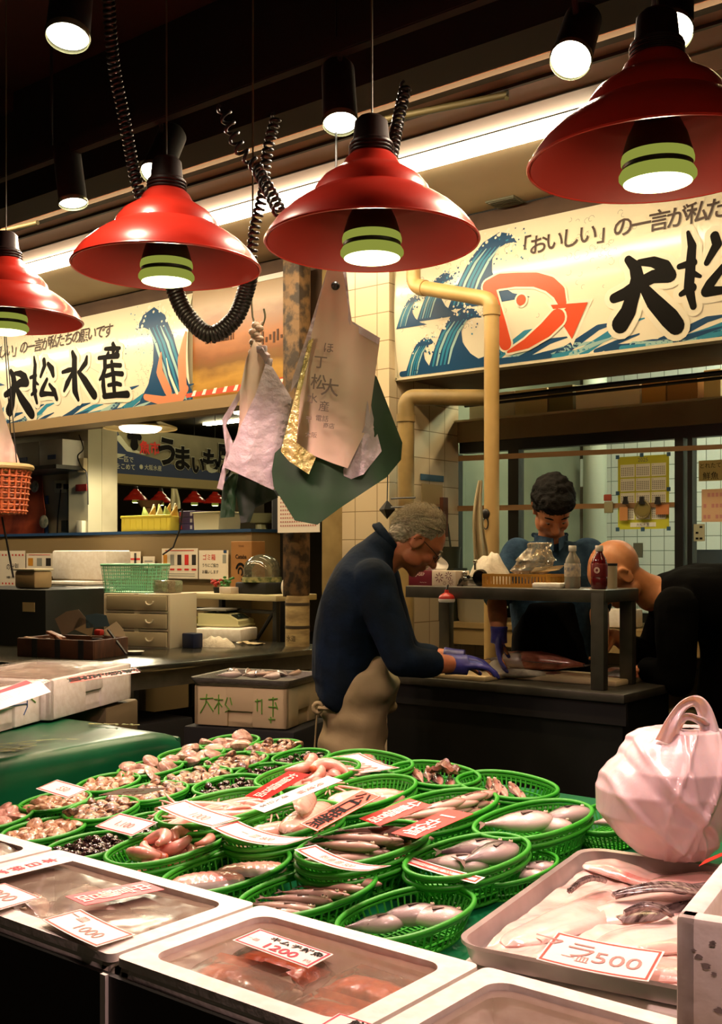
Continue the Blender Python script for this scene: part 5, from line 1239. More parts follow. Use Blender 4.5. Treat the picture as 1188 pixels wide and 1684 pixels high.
eln, elf = J(660, 1088, 3.98), J(668, 1080, 4.42)
wrn, wrf = J(752, 1093, 4.06), J(748, 1082, 4.40)
limb(body, [shn, (shn+eln)/2, eln], [.062, .052, .043]); limb(body, [eln, (eln+wrn)/2, wrn], [.043, .042, .030])
limb(body, [shf, (shf+elf)/2, elf], [.062, .052, .043]); limb(body, [elf, (elf+wrf)/2, wrf], [.043, .042, .030])
hand(body, wrn, RV+V3((0, 0, -.05)), (0, 0, -1), FV, .45, .1, .98, thumb=-1); hand(body, wrf, RV-FV*.2+V3((0, 0, -.1)), (0, 0, -1), FV, .45, .1, .98, thumb=1)
blob(body, .0062, skin_old, 'body', old, 3)
jk = MB(); tor(jk, [(J(548, 1158, 4.2), .085, .165)]+[(J(566, 1125, 4.2), .125, .178), (J(573, 1060, 4.2), .132, .182), (J(582, 1000, 4.2), .136, .195), (J(600, 950, 4.2), .122, .195), (J(624, 908, 4.2), .075, .105), (J(640, 890, 4.2), .062, .075)])
for a, b2 in ((shn, eln), (shf, elf)): limb(jk, [a, (a+b2)/2, b2], [.085, .070, .062])
limb(jk, [eln, eln.lerp(wrn, .5)], [.062, .054]); limb(jk, [elf, elf.lerp(wrf, .5)], [.062, .054])
jk.ell(shn+V3((0, 0, -.01)), .085); jk.ell(shf+V3((0, 0, -.01)), .085)
def wr(f, k, sd): return lambda c: k*noise.noise(V3((c.x*f, c.y*f, c.z*f*.6+sd)))+k*.5*noise.noise(V3((c.x*f*2.3, c.y*f*2.3, c.z*f*1.2+sd)))
blob(jk, .009, navy, 'jacket', old, 4, disp=wr(8, .009, 1))
co = MB(); cc = J(643, 886, 4.2)
ax_ = (J(672, 880, 4.19)-J(628, 912, 4.2)).normalized()
for k in range(2):
    Rg = []
    for i in range(28):
        a = 2*PI*i/28; sv = ax_.cross(FV).normalized(); Rg.append(cc-ax_*(.004+.018*k)+FV*(math.cos(a)*(.072+.006*k))+sv*(math.sin(a)*(.072+.006*k)))
    co.tube(Rg, .010, 8, closed=True)
blob(co, .006, navy, 'collar', old, 3)
ap = MB(); tor(ap, [(V3((hipc.x, hipc.y, .45)), .15, .20), (V3((hipc.x, hipc.y, .72)), .135, .195), (J(585, 1180, 4.2), .122, .185), (J(590, 1150, 4.2), .128, .190), (J(612, 1118, 4.2), .118, .185), (J(638, 1096, 4.2), .07, .16)])
ap.ell(J(590, 1165, 4.2), (.12, .19, .05))
blob(ap, .009, beige, 'apron', old, 3, disp=lambda c: .010*math.sin(c.z*42+5*noise.noise(c*5)+(c.x+c.y)*9)*(.6+.4*noise.noise(c*4))+.006*noise.noise(c*12), label='beige apron tied round the waist')
kn = MB(); kp = J(523, 1164, 4.06); kn.tube([kp+RV*(math.cos(a)*.016)+V3((0, 0, math.sin(a)*.018)) for a in [k*PI/8 for k in range(16)]], .008, 8, closed=True); kn.tube([kp, kp+RV*.06+V3((0, 0, -.004)), kp+RV*.12], [.016, .018, .02], 10, flat=.5)
kn.tube(spline([kp, kp+V3((-.01, 0, -.08)), kp+V3((-.02, 0, -.2))], 5), .003, 6); kn.build('apron_tie', beige, old, world=True, smooth=60)
gl = MB()
for W_, dv, th in ((wrn, RV+V3((0, 0, -.05)), -1), (wrf, RV-FV*.2+V3((0, 0, -.1)), 1)):
    g = MB(); hand(g, W_, dv, (0, 0, -1), FV, .45, .1, 1.10, thumb=th); d_ = V3(dv).normalized(); g.tube([W_-d_*.045, W_, W_+d_*.04], [.040, .037, .038], 16, rnd=False)
    blob(g, .0042, glovem, 'glove', old, 3, label='purple rubber glove')
hr = MB()
regO = lambda v: v.z > -.35 and v.x < .62 and not (v.x > .35 and v.z < .45) and not (abs(v.y) > .75 and v.z < -.05 and v.x > -.25)
hr.ell((-.024, 0, .046), (.100, .083, .090), Hm, 24); hr.ell((-.06, 0, .0), (.062, .070, .07), Hm, 18)
hr2 = MB()
hb = blob(hr, .006, hairg, 'hair_base', None, 2, disp=lambda c: .005*noise.noise(c*60)-.004)
# cut the hair cap away from the face
me = hb.data; Hi = Hm.inverted(); bm = bmesh.new(); bm.from_mesh(me)
kill = [v for v in bm.verts if (lambda p: (p.x > .055 and p.z < .085) or (p.x > .015 and p.z < .035) or p.z < -.055 or (p.x > -.035 and p.z < .005))(Hi @ v.co)]
bmesh.ops.delete(bm, geom=kill, context='VERTS'); bm.to_mesh(me); bm.free(); me.transform(wm(old).inverted()); hb.parent = old; hb.name = 'hair'
hs = hair_strands('s', Hm, hairg, old, regO, 800, .050, .0022, 5, (-.8, 0, -.35), .10); hs.build('hair_strands', hairg, hb, world=True, smooth=60)
gls = MB()
for s in (1, -1):
    gls.tube([Hm @ V3((.098-.006*abs(math.cos(a)), s*(.034+.023*math.cos(a)), .008+.017*math.sin(a))) for a in [k*PI/8 for k in range(16)]], .0016, 6, closed=True)
    gls.tube([Hm @ V3(p) for p in ((.092, s*.057, .012), (.05, s*.074, .016), (-.01, s*.080, .018), (-.03, s*.078, .0))], .0014, 6)
gls.tube([Hm @ V3((.098, .011, .01)), Hm @ V3((.1, 0, .013)), Hm @ V3((.098, -.011, .01))], .0014, 6); gls.build('glasses', M['black'], old, world=True)
def eyes(Hm, par, closed=False):
    e = MB()
    for s in (1, -1): e.ell((.0735, s*.031, .003), (.0105, .0120, .0045), Hm, 14); e.ell((.0830, s*.031, .001), (.002, .005, .0035), Hm, 10, mi=1)
    e.build('eyes', [mat('eye_white', '8f7f72', .3), mat('iris', '140c08', .1)], par, world=True)
    b_ = MB()
    for s in (1, -1): b_.tube([Hm @ V3(p) for p in ((.088, s*.016, .032), (.088, s*.032, .038), (.076, s*.05, .034))], [.0035, .004, .002], 6)
    return b_
eyes(Hm, old).build('eyebrows', hairg, old, world=True)
# --- young man in blue denim shirt
yd = 4.86
yg = thing('person', 'young black haired man in a blue denim shirt looking down at a large fish', 'person', V3((J(905, 1000, yd).x, J(905, 1000, yd).y, FL)))
Hy = basis(J(909, 838, yd-.06), -FV*.66+RV*.06+V3((0, 0, -.75)), -FV*.7+V3((0, 0, .7)), 1.06)
nk = J(908, 905, yd+.03); yb = head_shape(Hy, nk, .056)
def DW(x, y, d): return J(x, y, d)
rowsY = [(J(908, 1180, yd), .10, .15, RV), (J(908, 1080, yd), .105, .145), (J(908, 1000, yd), .115, .16), (J(908, 940, yd+.02), .11, .18), (J(908, 905, yd+.03), .075, .13), (J(908, 888, yd+.03), .05, .07)]
tor(yb, rowsY, -.012)
hy = J(908, 1150, yd)
for s in (-1, 1):
    h = V3((hy.x+RV.x*.085*s, hy.y+RV.y*.085*s, .95)); k = V3((h.x, h.y, .56)); a = V3((h.x, h.y+.02, FL+.07)); limb(yb, [h, (h+k)/2, k, (k+a)/2, a], [.09, .08, .06, .056, .04])
    yb.tube([a+V3((0, 0, -.03)), a-FV*.07+V3((0, 0, -.04)), a-FV*.15+V3((0, 0, -.05))], [.04, .038, .028], 12, rnd=True, flat=.8)
sl, sr = J(851, 912, yd+.02), J(966, 912, yd+.02); el, er = J(817, 985, yd-.06), J(985, 1000, yd-.05); wl, wrr = J(821, 1042, yd-.26), J(990, 1062, yd-.30)
limb(yb, [sl, (sl+el)/2, el], [.056, .048, .043]); limb(yb, [el, (el+wl)/2, wl], [.045, .042, .028]); limb(yb, [sr, (sr+er)/2, er], [.056, .048, .043]); limb(yb, [er, (er+wrr)/2, wrr], [.045, .040, .028])
hd = V3((0, 0, -1))-FV*.15
hand(yb, wl, hd, RV*1.0-FV*.2, FV, .35, .1, .97, thumb=1); hand(yb, wrr, hd+RV*.1, -RV, FV, .4, .1, .97, thumb=-1)
blob(yb, .0064, skin_y, 'body', yg, 3)
js = MB(); tor(js, [(J(908, 1100, yd), .118, .165, RV), (J(908, 1010, yd), .128, .178), (J(908, 945, yd+.02), .125, .195), (J(908, 910, yd+.03), .092, .150), (J(908, 890, yd+.03), .062, .085)])
for a, b2 in ((sl, el), (sr, er)): limb(js, [a, (a+b2)/2, a.lerp(b2, .92)], [.078, .068, .066]); js.ell(a, .078)
blob(js, .009, denim, 'shirt', yg, 4, disp=wr(9, .008, 4))
cl = MB(); cY = J(908, 886, yd-.01)
for s in (-1, 1):
    cl.grid(lambda u, v: cY+RV*(s*(.012+.062*u))-FV*(.085*(1-u)**1.2+.012-.05*u)+V3((0, 0, .02*u-.055*v*(1-.4*u)))-FV*.012*v, 8, 6, thick=.004)
    cl.tube([cY+RV*(s*.074*math.sin(a))+FV*(.06-.075*math.cos(a)*.9)+V3((0, 0, .018)) for a in (PI*.45, PI*.65, PI*.85, PI)], .011, 8)
cl.build('collar', denim, yg, world=True, smooth=60)
pk_ = MB(); q_ = J(942, 955, yd-.115); pk_.box(q_, (.075, .008, .08), R=Matrix.Rotation(YAW, 4, 'Z'), bev=.003); pk_.build('shirt_pocket', denim, yg, world=True)
apk = MB(); tor(apk, [(V3((hy.x, hy.y, .62)), .135, .19, RV), (V3((hy.x, hy.y, .92)), .130, .178), (J(905, 1045, yd-.015), .128, .165), (J(905, 985, yd-.04), .10, .12)]); blob(apk, .010, blackc, 'apron', yg, 3, disp=wr(7, .008, 9), label='black bib apron')
g = MB(); hand(g, wl, hd, RV*1.0-FV*.2, FV, .35, .1, 1.10, thumb=1); g.tube([wl+V3((0, 0, .03)), wl, wl+V3((0, 0, -.04))], [.038, .034, .036], 16); blob(g, .0042, glovem, 'glove', yg, 3, label='purple rubber glove')
hc = MB(); hc.ell((-.022, 0, .052), (.108, .090, .096), Hy, 24); hc.ell((.035, 0, .085), (.06, .075, .045), Hy, 20); hc.ell((-.05, 0, .0), (.07, .078, .075), Hy, 18)
hb = blob(hc, .006, hairb, 'hair_base', None, 2, disp=lambda c: .010*noise.noise(c*45))
Hi = Hy.inverted(); me = hb.data; bm = bmesh.new(); bm.from_mesh(me)
kill = [v for v in bm.verts if (lambda p: (p.x > .05 and p.z < .050) or (p.x > .02 and p.z < .03) or p.z < -.055 or (p.x > -.03 and p.z < .0))(Hi @ v.co)]
bmesh.ops.delete(bm, geom=kill, context='VERTS'); bm.to_mesh(me); bm.free(); me.transform(wm(yg).inverted()); hb.parent = yg; hb.name = 'hair'
hs = hair_strands('s', Hy, hairb, yg, lambda v: v.z > -.1 and not (v.x > .3 and v.z < .35) and not (abs(v.y) > .7 and v.z < .1), 700, .030, .0030, 8, (.6, 0, -.1), .22); hs.build('hair_strands', hairb, hb, world=True)
eyes(Hy, yg).build('eyebrows', hairb, yg, world=True)
# --- bald man in black
bd = 4.60
bo = thing('person', 'bald man in a black shirt bent low over the right end of the counter', 'person', V3((J(1150, 1100, bd).x, J(1150, 1100, bd).y, FL)))
Hb = basis(J(1018, 948, bd), -RV*.62+FV*.05+V3((0, 0, -.78)), -RV*.8-FV*.05+V3((0, 0, .62)), 1.20)
nk = J(1072, 975, bd+.02); bb_ = head_shape(Hb, nk, .064)
rowsB = [(J(1222, 1165, bd+.05), .13, .17), (J(1225, 1080, bd+.05), .14, .175), (J(1205, 1000, bd+.04), .15, .185), (J(1150, 990, bd+.03), .145, .19), (J(1105, 985, bd+.02), .11, .17), (J(1075, 978, bd+.02), .065, .09)]
tor(bb_, rowsB, -.012)
hb_ = J(1222, 1150, bd+.05)
for s in (-1, 1):
    h = V3((hb_.x+FV.x*.09*s, hb_.y+FV.y*.09*s, .96)); k = V3((h.x-RV.x*.03, h.y-RV.y*.03, .56)); a = V3((h.x, h.y, FL+.07)); limb(bb_, [h, (h+k)/2, k, (k+a)/2, a], [.10, .09, .066, .06, .042])
    bb_.tube([a+V3((0, 0, -.03)), a-RV*.07+V3((0, 0, -.04)), a-RV*.15+V3((0, 0, -.05))], [.04, .038, .028], 12, rnd=True, flat=.8)
s1, s2 = J(1112, 1000, bd-.17), J(1112, 985, bd+.20); e1, e2 = J(1115, 1120, bd-.20), J(1070, 1085, bd+.12); w1, w2 = J(1060, 1098, bd-.10), J(1010, 1045, bd+.10)
for a, b2, c2 in ((s1, e1, w1), (s2, e2, w2)): limb(bb_, [a, (a+b2)/2, b2], [.064, .056, .046]); limb(bb_, [b2, (b2+c2)/2, c2], [.046, .042, .030])
hand(bb_, w1, -RV+V3((0, 0, -.3)), (0, 0, -1), FV, .5, .1, 1, thumb=1); hand(bb_, w2, -RV*.5+V3((0, 0, -.9)), -RV, FV, .5, .1, 1, thumb=-1)
blob(bb_, .0064, skin_b, 'body', bo, 3)
sb = MB(); tor(sb, [(J(1218, 1230, bd+.05), .16, .19), (J(1215, 1150, bd+.05), .165, .19), (J(1222, 1075, bd+.05), .17, .195), (J(1205, 1003, bd+.04), .178, .205), (J(1150, 990, bd+.03), .165, .205), (J(1108, 985, bd+.02), .13, .185), (J(1078, 980, bd+.02), .080, .10)])
for a, b2, c2 in ((s1, e1, w1), (s2, e2, w2)): limb(sb, [a, (a+b2)/2, b2], [.092, .080, .066]); limb(sb, [b2, b2.lerp(c2, .85 if a is s1 else .45)], [.066, .050]); sb.ell(a, .09)
blob(sb, .010, blackc, 'shirt', bo, 4, disp=wr(7, .010, 12))
eyes(Hb, bo).build('eyebrows', hairb, bo, world=True)
ck = MB(); ck.bx(-.01, .01, -.01, .01, 0, .02)
def trousers(par, hip, side, feet, mt=blackc):
    t_ = MB(); t_.ell(hip+V3((0, 0, -.04)), (.085, .115, .10)); b_ = MB()
    for h, f in zip(side, feet):
        k = h.lerp(f, .5); limb(t_, [h, (h+k)/2, k, (k+f)/2, f+V3((0, 0, .03))], [.080, .082, .076, .074, .072])
        b_.tube([f+V3((0, 0, .10)), f], [.075, .07], 14); b_.ell(f+V3((0, 0, -.03)), (.075, .075, .045))
    blob(t_, .012, mt, 'trousers', par, 3); b_.build('boots', M['rubber'], par, world=True, smooth=50)
for par, hp, ax, kk in ((old, hipc, FV, .085), (yg, hy, RV, .085), (bo, hb_, FV, .09)):
    hs_ = [V3((hp.x+ax.x*kk*s, hp.y+ax.y*kk*s, .96)) for s in (-1, 1)]
    trousers(par, V3((hp.x, hp.y, 1.0)), hs_, [V3((h.x, h.y, FL+.08)) for h in hs_])
m = MB(); m.bx(-1.3, 1.8, 4.72, 5.0, FL, 1.16, .01); solo(m, 'dark_filler', M['blackm'], 'added low black block darkening the lit wall under the windows behind the bald man', 'cabinet', smooth=30)  # black block added to darken the low wall, which came out too lit
# stool-high dark freezer behind the bald man's place fills the corner at right
m = MB(); c = at(1190, 1000, y=3.4); m.bx(-1.35, .3, 3.05, 3.5, FL, .98, .01)
solo(m, 'chest_freezer', mat('dark_freezer', '10120e', .4), 'dark chest freezer behind the display at the right, below the bald man', 'freezer', smooth=30)
# ------------------------------------------------------------------ wave banners
BY, BZ0, BHH, BW = 4.67, 2.505, .69, 2.76
BLW = {'navy': mat('wave_navy', '14466f', .45), 'blue': mat('wave_blue', '2f86a8', .45), 'pale': mat('wave_pale', '9cc3c2', .45), 'foamw': mat('wave_white', 'ece6d2', .45), 'line': mat('grey_line', '8f8b78', .5),
       'logo': mat('logo_orange', 'd9502c', .4), 'ink': M['ink'], 'salmon': mat('salmon_orange', 'dd8a66', .5)}
KEYS = list(BLW)
XR = -3.455   # left end of the right banner
def lr(X, Y):  # measured on the right banner (zoomed detail) -> metres along and above its lower edge
    p = at(640+X/2.168, 320+Y/2.168, y=BY-.03); return (p.x-XR, p.z-BZ0)
XL = -5.05-BW
def ll(X, Y):
    p = at(X/3.6, 560+Y/3.6, y=BY-.03); return (p.x-XL, p.z-BZ0)
def rad(r, s=2.168, d=5.1): return r/s*d/1800
DAI = [[(860, 235, 10), (885, 262, 15), (893, 300, 17), (880, 350, 17), (855, 420, 20), (825, 462, 22)], [(808, 372, 12), (850, 355, 15), (900, 320, 15), (950, 295, 16), (1005, 290, 18)], [(900, 245, 8), (950, 243, 13), (990, 260, 16), (1012, 292, 14)], [(915, 335, 12), (950, 385, 20), (1000, 440, 24), (1020, 465, 22)]]
MATSU = [[(212, 98, 5), (222, 150, 12), (218, 240, 14), (214, 300, 14), (222, 368, 9)], [(194, 222, 8), (225, 210, 11)], [(196, 322, 7), (222, 300, 12)], [(224, 250, 9), (240, 262, 5)], [(272, 118, 12), (278, 150, 13), (255, 215, 8)], [(298, 140, 10), (322, 172, 16), (330, 210, 10)], [(292, 232, 9), (262, 290, 13), (252, 318, 14), (290, 316, 10), (325, 318, 10)], [(305, 262, 8), (330, 300, 14), (340, 345, 11)]]
MIZU = [[(440, 70, 9), (455, 110, 17), (455, 220, 17), (452, 300, 18), (465, 350, 9)], [(385, 190, 8), (420, 178, 11), (446, 172, 9)], [(440, 200, 10), (410, 255, 14), (388, 300, 7)], [(528, 100, 8), (522, 135, 14), (490, 178, 10)], [(480, 190, 10), (515, 240, 18), (560, 322, 20)]]
SAN = [[(680, 22, 10), (690, 45, 12), (684, 70, 10)], [(636, 52, 8), (680, 50, 11), (722, 48, 8)], [(655, 78, 9), (645, 100, 9)], [(712, 66, 9), (690, 98, 10)], [(600, 106, 9), (650, 100, 10), (712, 92, 13)], [(636, 112, 12), (636, 170, 12), (622, 210, 12), (602, 234, 6)], [(640, 158, 9), (690, 148, 10), (728, 150, 10)], [(676, 128, 9), (684, 220, 12), (680, 320, 11)], [(640, 212, 9), (690, 196, 10), (736, 200, 11)], [(626, 190, 9), (620, 270, 13), (622, 330, 12)], [(650, 266, 8), (700, 256, 10), (722, 262, 9)], [(618, 330, 12), (690, 322, 12), (755, 318, 15)]]
LOGO = [[(368, 345, 18), (384, 400, 18), (402, 470, 18), (414, 530, 18)], [(362, 330, 18), (400, 312, 20), (460, 306, 18), (530, 306, 18), (580, 322, 19), (612, 350, 18), (624, 388, 12)], [(604, 440, 22), (560, 482, 20), (490, 530, 13), (420, 560, 3)], [(478, 378, 14), (479, 378, 14)]]
TRI = [(583, 396), (715, 386), (650, 514)]
def cvt(S, f, k): return [[(*f(x, y), r*k*1.45) for x, y, r in st] for st in S]
kd = 5.05/1800/2.168; kl = 7.4/1800/3.6
dai = cvt(DAI, lr, kd); logo = cvt(LOGO, lr, kd); tri = [lr(*p) for p in TRI]
loff = 0
rest = [cvt(S, ll, kl) for S in (MATSU, MIZU, SAN)]
def vsum(m, y0): pass
def banner(name, x_left, lb, BW, sd, sr, st_):
    t = thing('shop_banner', lb, 'banner', (x_left+BW/2, BY, BZ0), 0)
    def bend(p):   # slightly bulging sheet: x along, y up, z outwards
        v = min(max(p.y/BHH, 0), 1); return V3((x_left+p.x, BY-.045*(1-(2*v-1)**2)-p.z, BZ0+p.y))
    def fix(m): m.v = [bend(p) for p in m.v]; return m
    m = MB(); m.grid(lambda u, v: (u*BW, v*BHH, 0), 60, 20); m = fix(m); m.f = [q[::-1] for q in m.f]
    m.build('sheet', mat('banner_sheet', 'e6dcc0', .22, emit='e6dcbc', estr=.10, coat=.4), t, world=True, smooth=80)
    m = MB(); m.bx(x_left, x_left+BW, BY, BY+.05, BZ0, BZ0+BHH); m.bx(x_left-.015, x_left, BY-.02, BY+.05, BZ0-.01, BZ0+BHH+.01); m.bx(x_left-.01, x_left+BW, BY-.02, BY+.05, BZ0-.014, BZ0-.002); m.build('frame', mat('pale_frame', 'c8c0a4', .4), t, world=True, smooth=0)
    rnd = random.Random(11)
    w_ = MB(); I = KEYS.index
    def crest(cx, cy, s, key, z, flip=1, tall=1.0, thick=1.0):
        """a plain curling wave: body that rises and hooks over, with claw-like foam"""
        P = [(-1.2, -.9), (-.9, -.3), (-.62, .2), (-.3, .55), (.1, .72), (.42, .62), (.6, .38), (.36, .42), (.12, .34), (-.02, .1), (.0, -.2), (.2, -.5), (.55, -.75), (1.0, -.9)]
        pts = [(cx+flip*a*s, max(0.004, min(cy+b*s*tall, BHH-.004))) for a, b in P]
        n = len(pts); vs = [V3((x, y, z)) for x, y in pts]
        # fan strips so the concave outline stays clean
        for i in range(6):
            j = n-1-i; w_.grid(lambda u, v, q_=(vs[i], vs[i+1], vs[j], vs[j-1]): q_[0].lerp(q_[1], u).lerp(q_[2].lerp(q_[3], u), v), 8, 8, mi=I(key))
        return pts
    def band(pts, r, key, z):
        st = [(x, y, rr) for (x, y), rr in zip(pts, r)]; m2 = MB(); m2.strokes([st], Matrix.Translation((0, 0, z)), n=8, mi=I(key))
        m2.v = [V3((p.x, max(.004, min(p.y, BHH-.004)), p.z)) for p in m2.v]; w_.add(m2.v, m2.f); w_.m[-len(m2.f):] = m2.m
    def wave(cx, cy, s, z, flip=1, tall=1.0, navyfirst=True):
        crest(cx, cy, s, 'navy', z, flip, tall)
        for k in range(5):   # streaks following the rise
            o = k*.12; pts = [(cx+flip*(-1.0+o+a)*s, cy+b*s*tall) for a, b in ((-.02, -.8), (.18, -.3), (.42, .1), (.68, .38))]
            band(pts, [.02*s, .035*s, .035*s, .01*s], ('blue', 'pale', 'blue', 'blue', 'pale')[k], z+.0004)
        for k in range(46):  # foam knobs along the crest
            a = rnd.uniform(0, 1); q = [(-.75, .05), (-.45, .48), (-.05, .74), (.35, .68), (.62, .4), (.4, .3)]
            i = min(int(a*5), 4); f = a*5-i; x = q[i][0]+(q[i+1][0]-q[i][0])*f; y = q[i][1]+(q[i+1][1]-q[i][1])*f
            x += rnd.gauss(0, .07); y += rnd.gauss(0, .07); r = rnd.uniform(.014, .045)*s
            X, Y = cx+flip*x*s, cy+y*s*tall
            if .01 < Y < BHH-.01: w_.add([V3((X+math.cos(b*PI/4)*r, Y+math.sin(b*PI/4)*r, z+.0008+k*2e-6)) for b in range(8)], [list(range(8))], mi=I('foamw'))
        for k in range(26):
            X, Y, r = cx+flip*rnd.uniform(-.1, .9)*s, cy+rnd.uniform(-.05, .8)*s*tall, rnd.uniform(.003, .006)
            if .01 < Y < BHH-.01: w_.add([V3((X+math.cos(b*PI/3)*r, Y+math.sin(b*PI/3)*r, z+.0004)) for b in range(6)], [list(range(6))], mi=I('blue' if k % 2 else 'navy'))
    # plain wave pattern: low swell under the letters, crests at the left end, one big crest at the right end
    for k in range(17):
        x = .55+k*.128; h = .045+.035*math.sin(k*1.7)+.02*math.sin(k*.6); 
        band([(x-.12, .012), (x-.02, h*.75), (x+.10, h*1.5), (x+.20, h*1.65)], [.020, .017, .013, .003], ('navy', 'blue', 'navy', 'pale')[k % 4], .0006+k*2e-5)
        band([(x-.05, .008), (x+.06, h*.5), (x+.17, h*.8)], [.012, .010, .003], ('blue', 'pale', 'navy')[k % 3], .0012+k*2e-5)
    wave(.60, .50, .22, .0012, 1, 1.0); wave(.30, .40, .13, .0016, 1, 1.1); wave(.12, .34, .09, .002, 1, 1.1)
    wave(.42, .17, .20, .0022, 1, .95); wave(.18, .10, .12, .0026, 1, 1.0)
    wave(BW-.32, .36, .30, .0012, -1, 1.35)
    band([(0.02, .018), (.4, .022), (.9, .016)], [.014, .018, .012], 'navy', .003)
    # thin grey spray lines
    for k in range(330):
        g = rnd.random(); 
        if g < .45: X, Y = rnd.gauss(.42, .22), rnd.uniform(.2, .66)
        elif g < .6: X, Y = rnd.gauss(1.15, .10), rnd.gauss(.5, .1)
        else: X, Y = rnd.gauss(BW-.34, .12), rnd.uniform(.05, .6)
        if not (.02 < X < BW-.03 and .03 < Y < BHH-.03): continue
        a0 = rnd.uniform(0, 6.28); r = rnd.uniform(.006, .016); P = [(X+math.cos(a0+q*.8)*r, Y+math.sin(a0+q*.8)*r) for q in range(5)]
        band(P, [.0009]*5, 'line', .0002)
    band([(1.75, .35), (1.9, .28), (2.06, .31), (2.2, .27)], [.0012]*4, 'line', .0003)
    if name == 'left':   # the red fish tail at the right end
        band([(BW-.42, .08), (BW-.25, .04), (BW-.10, .05), (BW-.03, .10)], [.02, .03, .03, .02], 'salmon', .0036)
        band([(BW-.20, .10), (BW-.26, .22), (BW-.24, .34)], [.035, .03, .006], 'salmon', .0038); band([(BW-.12, .08), (BW-.17, .2), (BW-.19, .3)], [.012, .010, .003], 'foamw', .0040)
        band([(BW-.06, .10), (BW-.05, .28), (BW-.015, .44)], [.035, .035, .01], 'salmon', .0038)
    w_ = fix(w_); w_.build('wave_print', [BLW[k] for k in KEYS], t, world=True, smooth=0)
    lg = MB(); lg.strokes(logo, Matrix.Translation((sd, 0, .0045)), grow=.010, n=16, mi=1)
    T3 = [V3((x+sd, y, 0)) for x, y in tri]; cT = (T3[0]+T3[1]+T3[2])/3
    lg.add([cT+(p-cT)*1.28+V3((0, 0, .0045)) for p in T3], [[0, 1, 2]], mi=1)
    lg.strokes(logo, Matrix.Translation((sd, 0, .0052)), n=16, mi=0); lg.add([p+V3((0, 0, .0056)) for p in T3], [[0, 1, 2]], mi=0)
    lg = fix(lg); lg.build('fish_logo', [BLW['logo'], BLW['foamw']], t, world=True, smooth=0, label='orange logo like a fish head with an arrow tail')
    br = MB()
    for grow, z, mi in ((.022, .0045, 1), (0, .0056, 0)):
        br.strokes(dai, Matrix.Translation((sd, 0, z)), grow=grow*1.2, n=14, mi=mi)
        for q, S in enumerate(rest):
            br.strokes([[(x+.0, y, r) for x, y, r in st] for st in S], Matrix.Translation((sr, 0, z+.0001*q)), grow=grow*1.2, n=14, mi=mi)
    br = fix(br); br.build('brush_lettering', [BLW['ink'], BLW['foamw']], t, world=True, smooth=0)
    tx = MB()
    s = '「おいしい」の一言が私たちの願いです'; x = .77+st_
    for i, ch in enumerate(s):
        v_, f_ = textgeo(ch, 1, .012); cw = .0865
        dx = {'「': .022, '」': -.022}.get(ch, 0); dy = {'「': .02, '」': -.02, '一': 0}.get(ch, 0)
        tx.add([V3((x+i*cw+dx+p.x*.105, .553+dy+p.y*.105, .0046)) for p in v_], f_)
    tx = fix(tx); tx.build('upper_lettering', mat('brown_ink', '3b2417', .5), t, world=True, smooth=0)
    return t
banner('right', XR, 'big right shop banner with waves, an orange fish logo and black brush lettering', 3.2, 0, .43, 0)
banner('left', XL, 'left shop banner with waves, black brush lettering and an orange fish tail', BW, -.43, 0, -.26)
# small round mirror-like tube reflection is left to the light itself
# sunset picture right of the left banner
m = MB(); px0, px1 = -5.035, -4.08
t = thing('landscape_poster', 'hazy brown sunset landscape poster between the left banner and the rusty post', 'poster', ((px0+px1)/2, 4.66, 2.52))
m.bx(px0, px1, 4.655, 4.67, 2.53, 3.2)
pm = bpy.data.materials.new('sunset_print'); pm.use_nodes = True; nt = pm.node_tree; N = nt.nodes; L = nt.links
tc = N.new('ShaderNodeTexCoord'); sp_ = N.new('ShaderNodeSeparateXYZ'); L.new(tc.outputs['Generated'], sp_.inputs[0]); mp = N.new('ShaderNodeMapping'); mp.inputs['Scale'].default_value = (2.2, 1, 4); L.new(tc.outputs['Generated'], mp.inputs[0])
nz = N.new('ShaderNodeTexNoise'); nz.inputs['Scale'].default_value = 1.6; nz.inputs['Detail'].default_value = 6; L.new(mp.outputs[0], nz.inputs[0])
ad = N.new('ShaderNodeMath'); ad.operation = 'MULTIPLY_ADD'; ad.inputs[1].default_value = .35; L.new(nz.outputs[0], ad.inputs[0]); L.new(sp_.outputs[2], ad.inputs[2])
cr = N.new('ShaderNodeValToRGB'); e = cr.color_ramp.elements; e[0].position = .2; e[0].color = lin('8d6423'); e[1].position = 1.15; e[1].color = lin('a58a6a')
for ps, c_ in ((.32, 'b58a3c'), (.45, '75501f'), (.56, '7f4a1c'), (.68, 'a06030'), (.85, '8a6247')): x = e.new(ps); x.color = lin(c_)
L.new(ad.outputs[0], cr.inputs[0]); L.new(cr.outputs[0], N['Principled BSDF'].inputs['Base Color']); N['Principled BSDF'].inputs['Roughness'].default_value = .3
m.build('print', pm, t, world=True, smooth=0)
m = MB()
for k in range(22):
    x = px0+.12+k*.011+random.uniform(-.004, .004); h = random.uniform(.03, .08); m.bx(x-.003, x+.003, 4.652, 4.655, 2.86, 2.86+h)
for k in range(9): x = px0+.5+k*.03; m.bx(x, x+.015, 4.652, 4.655, 2.80+.01*(k % 3), 2.84+.012*(k % 4))
m.build('printed_boats', mat('dark_print', '4a2a12', .6), t, world=True, smooth=0)
m = MB(); m.bx(px0+.35, px1, 4.650, 4.655, 3.17, 3.2); m.build('pale_edge', M['cardw'], t, world=True, smooth=0)
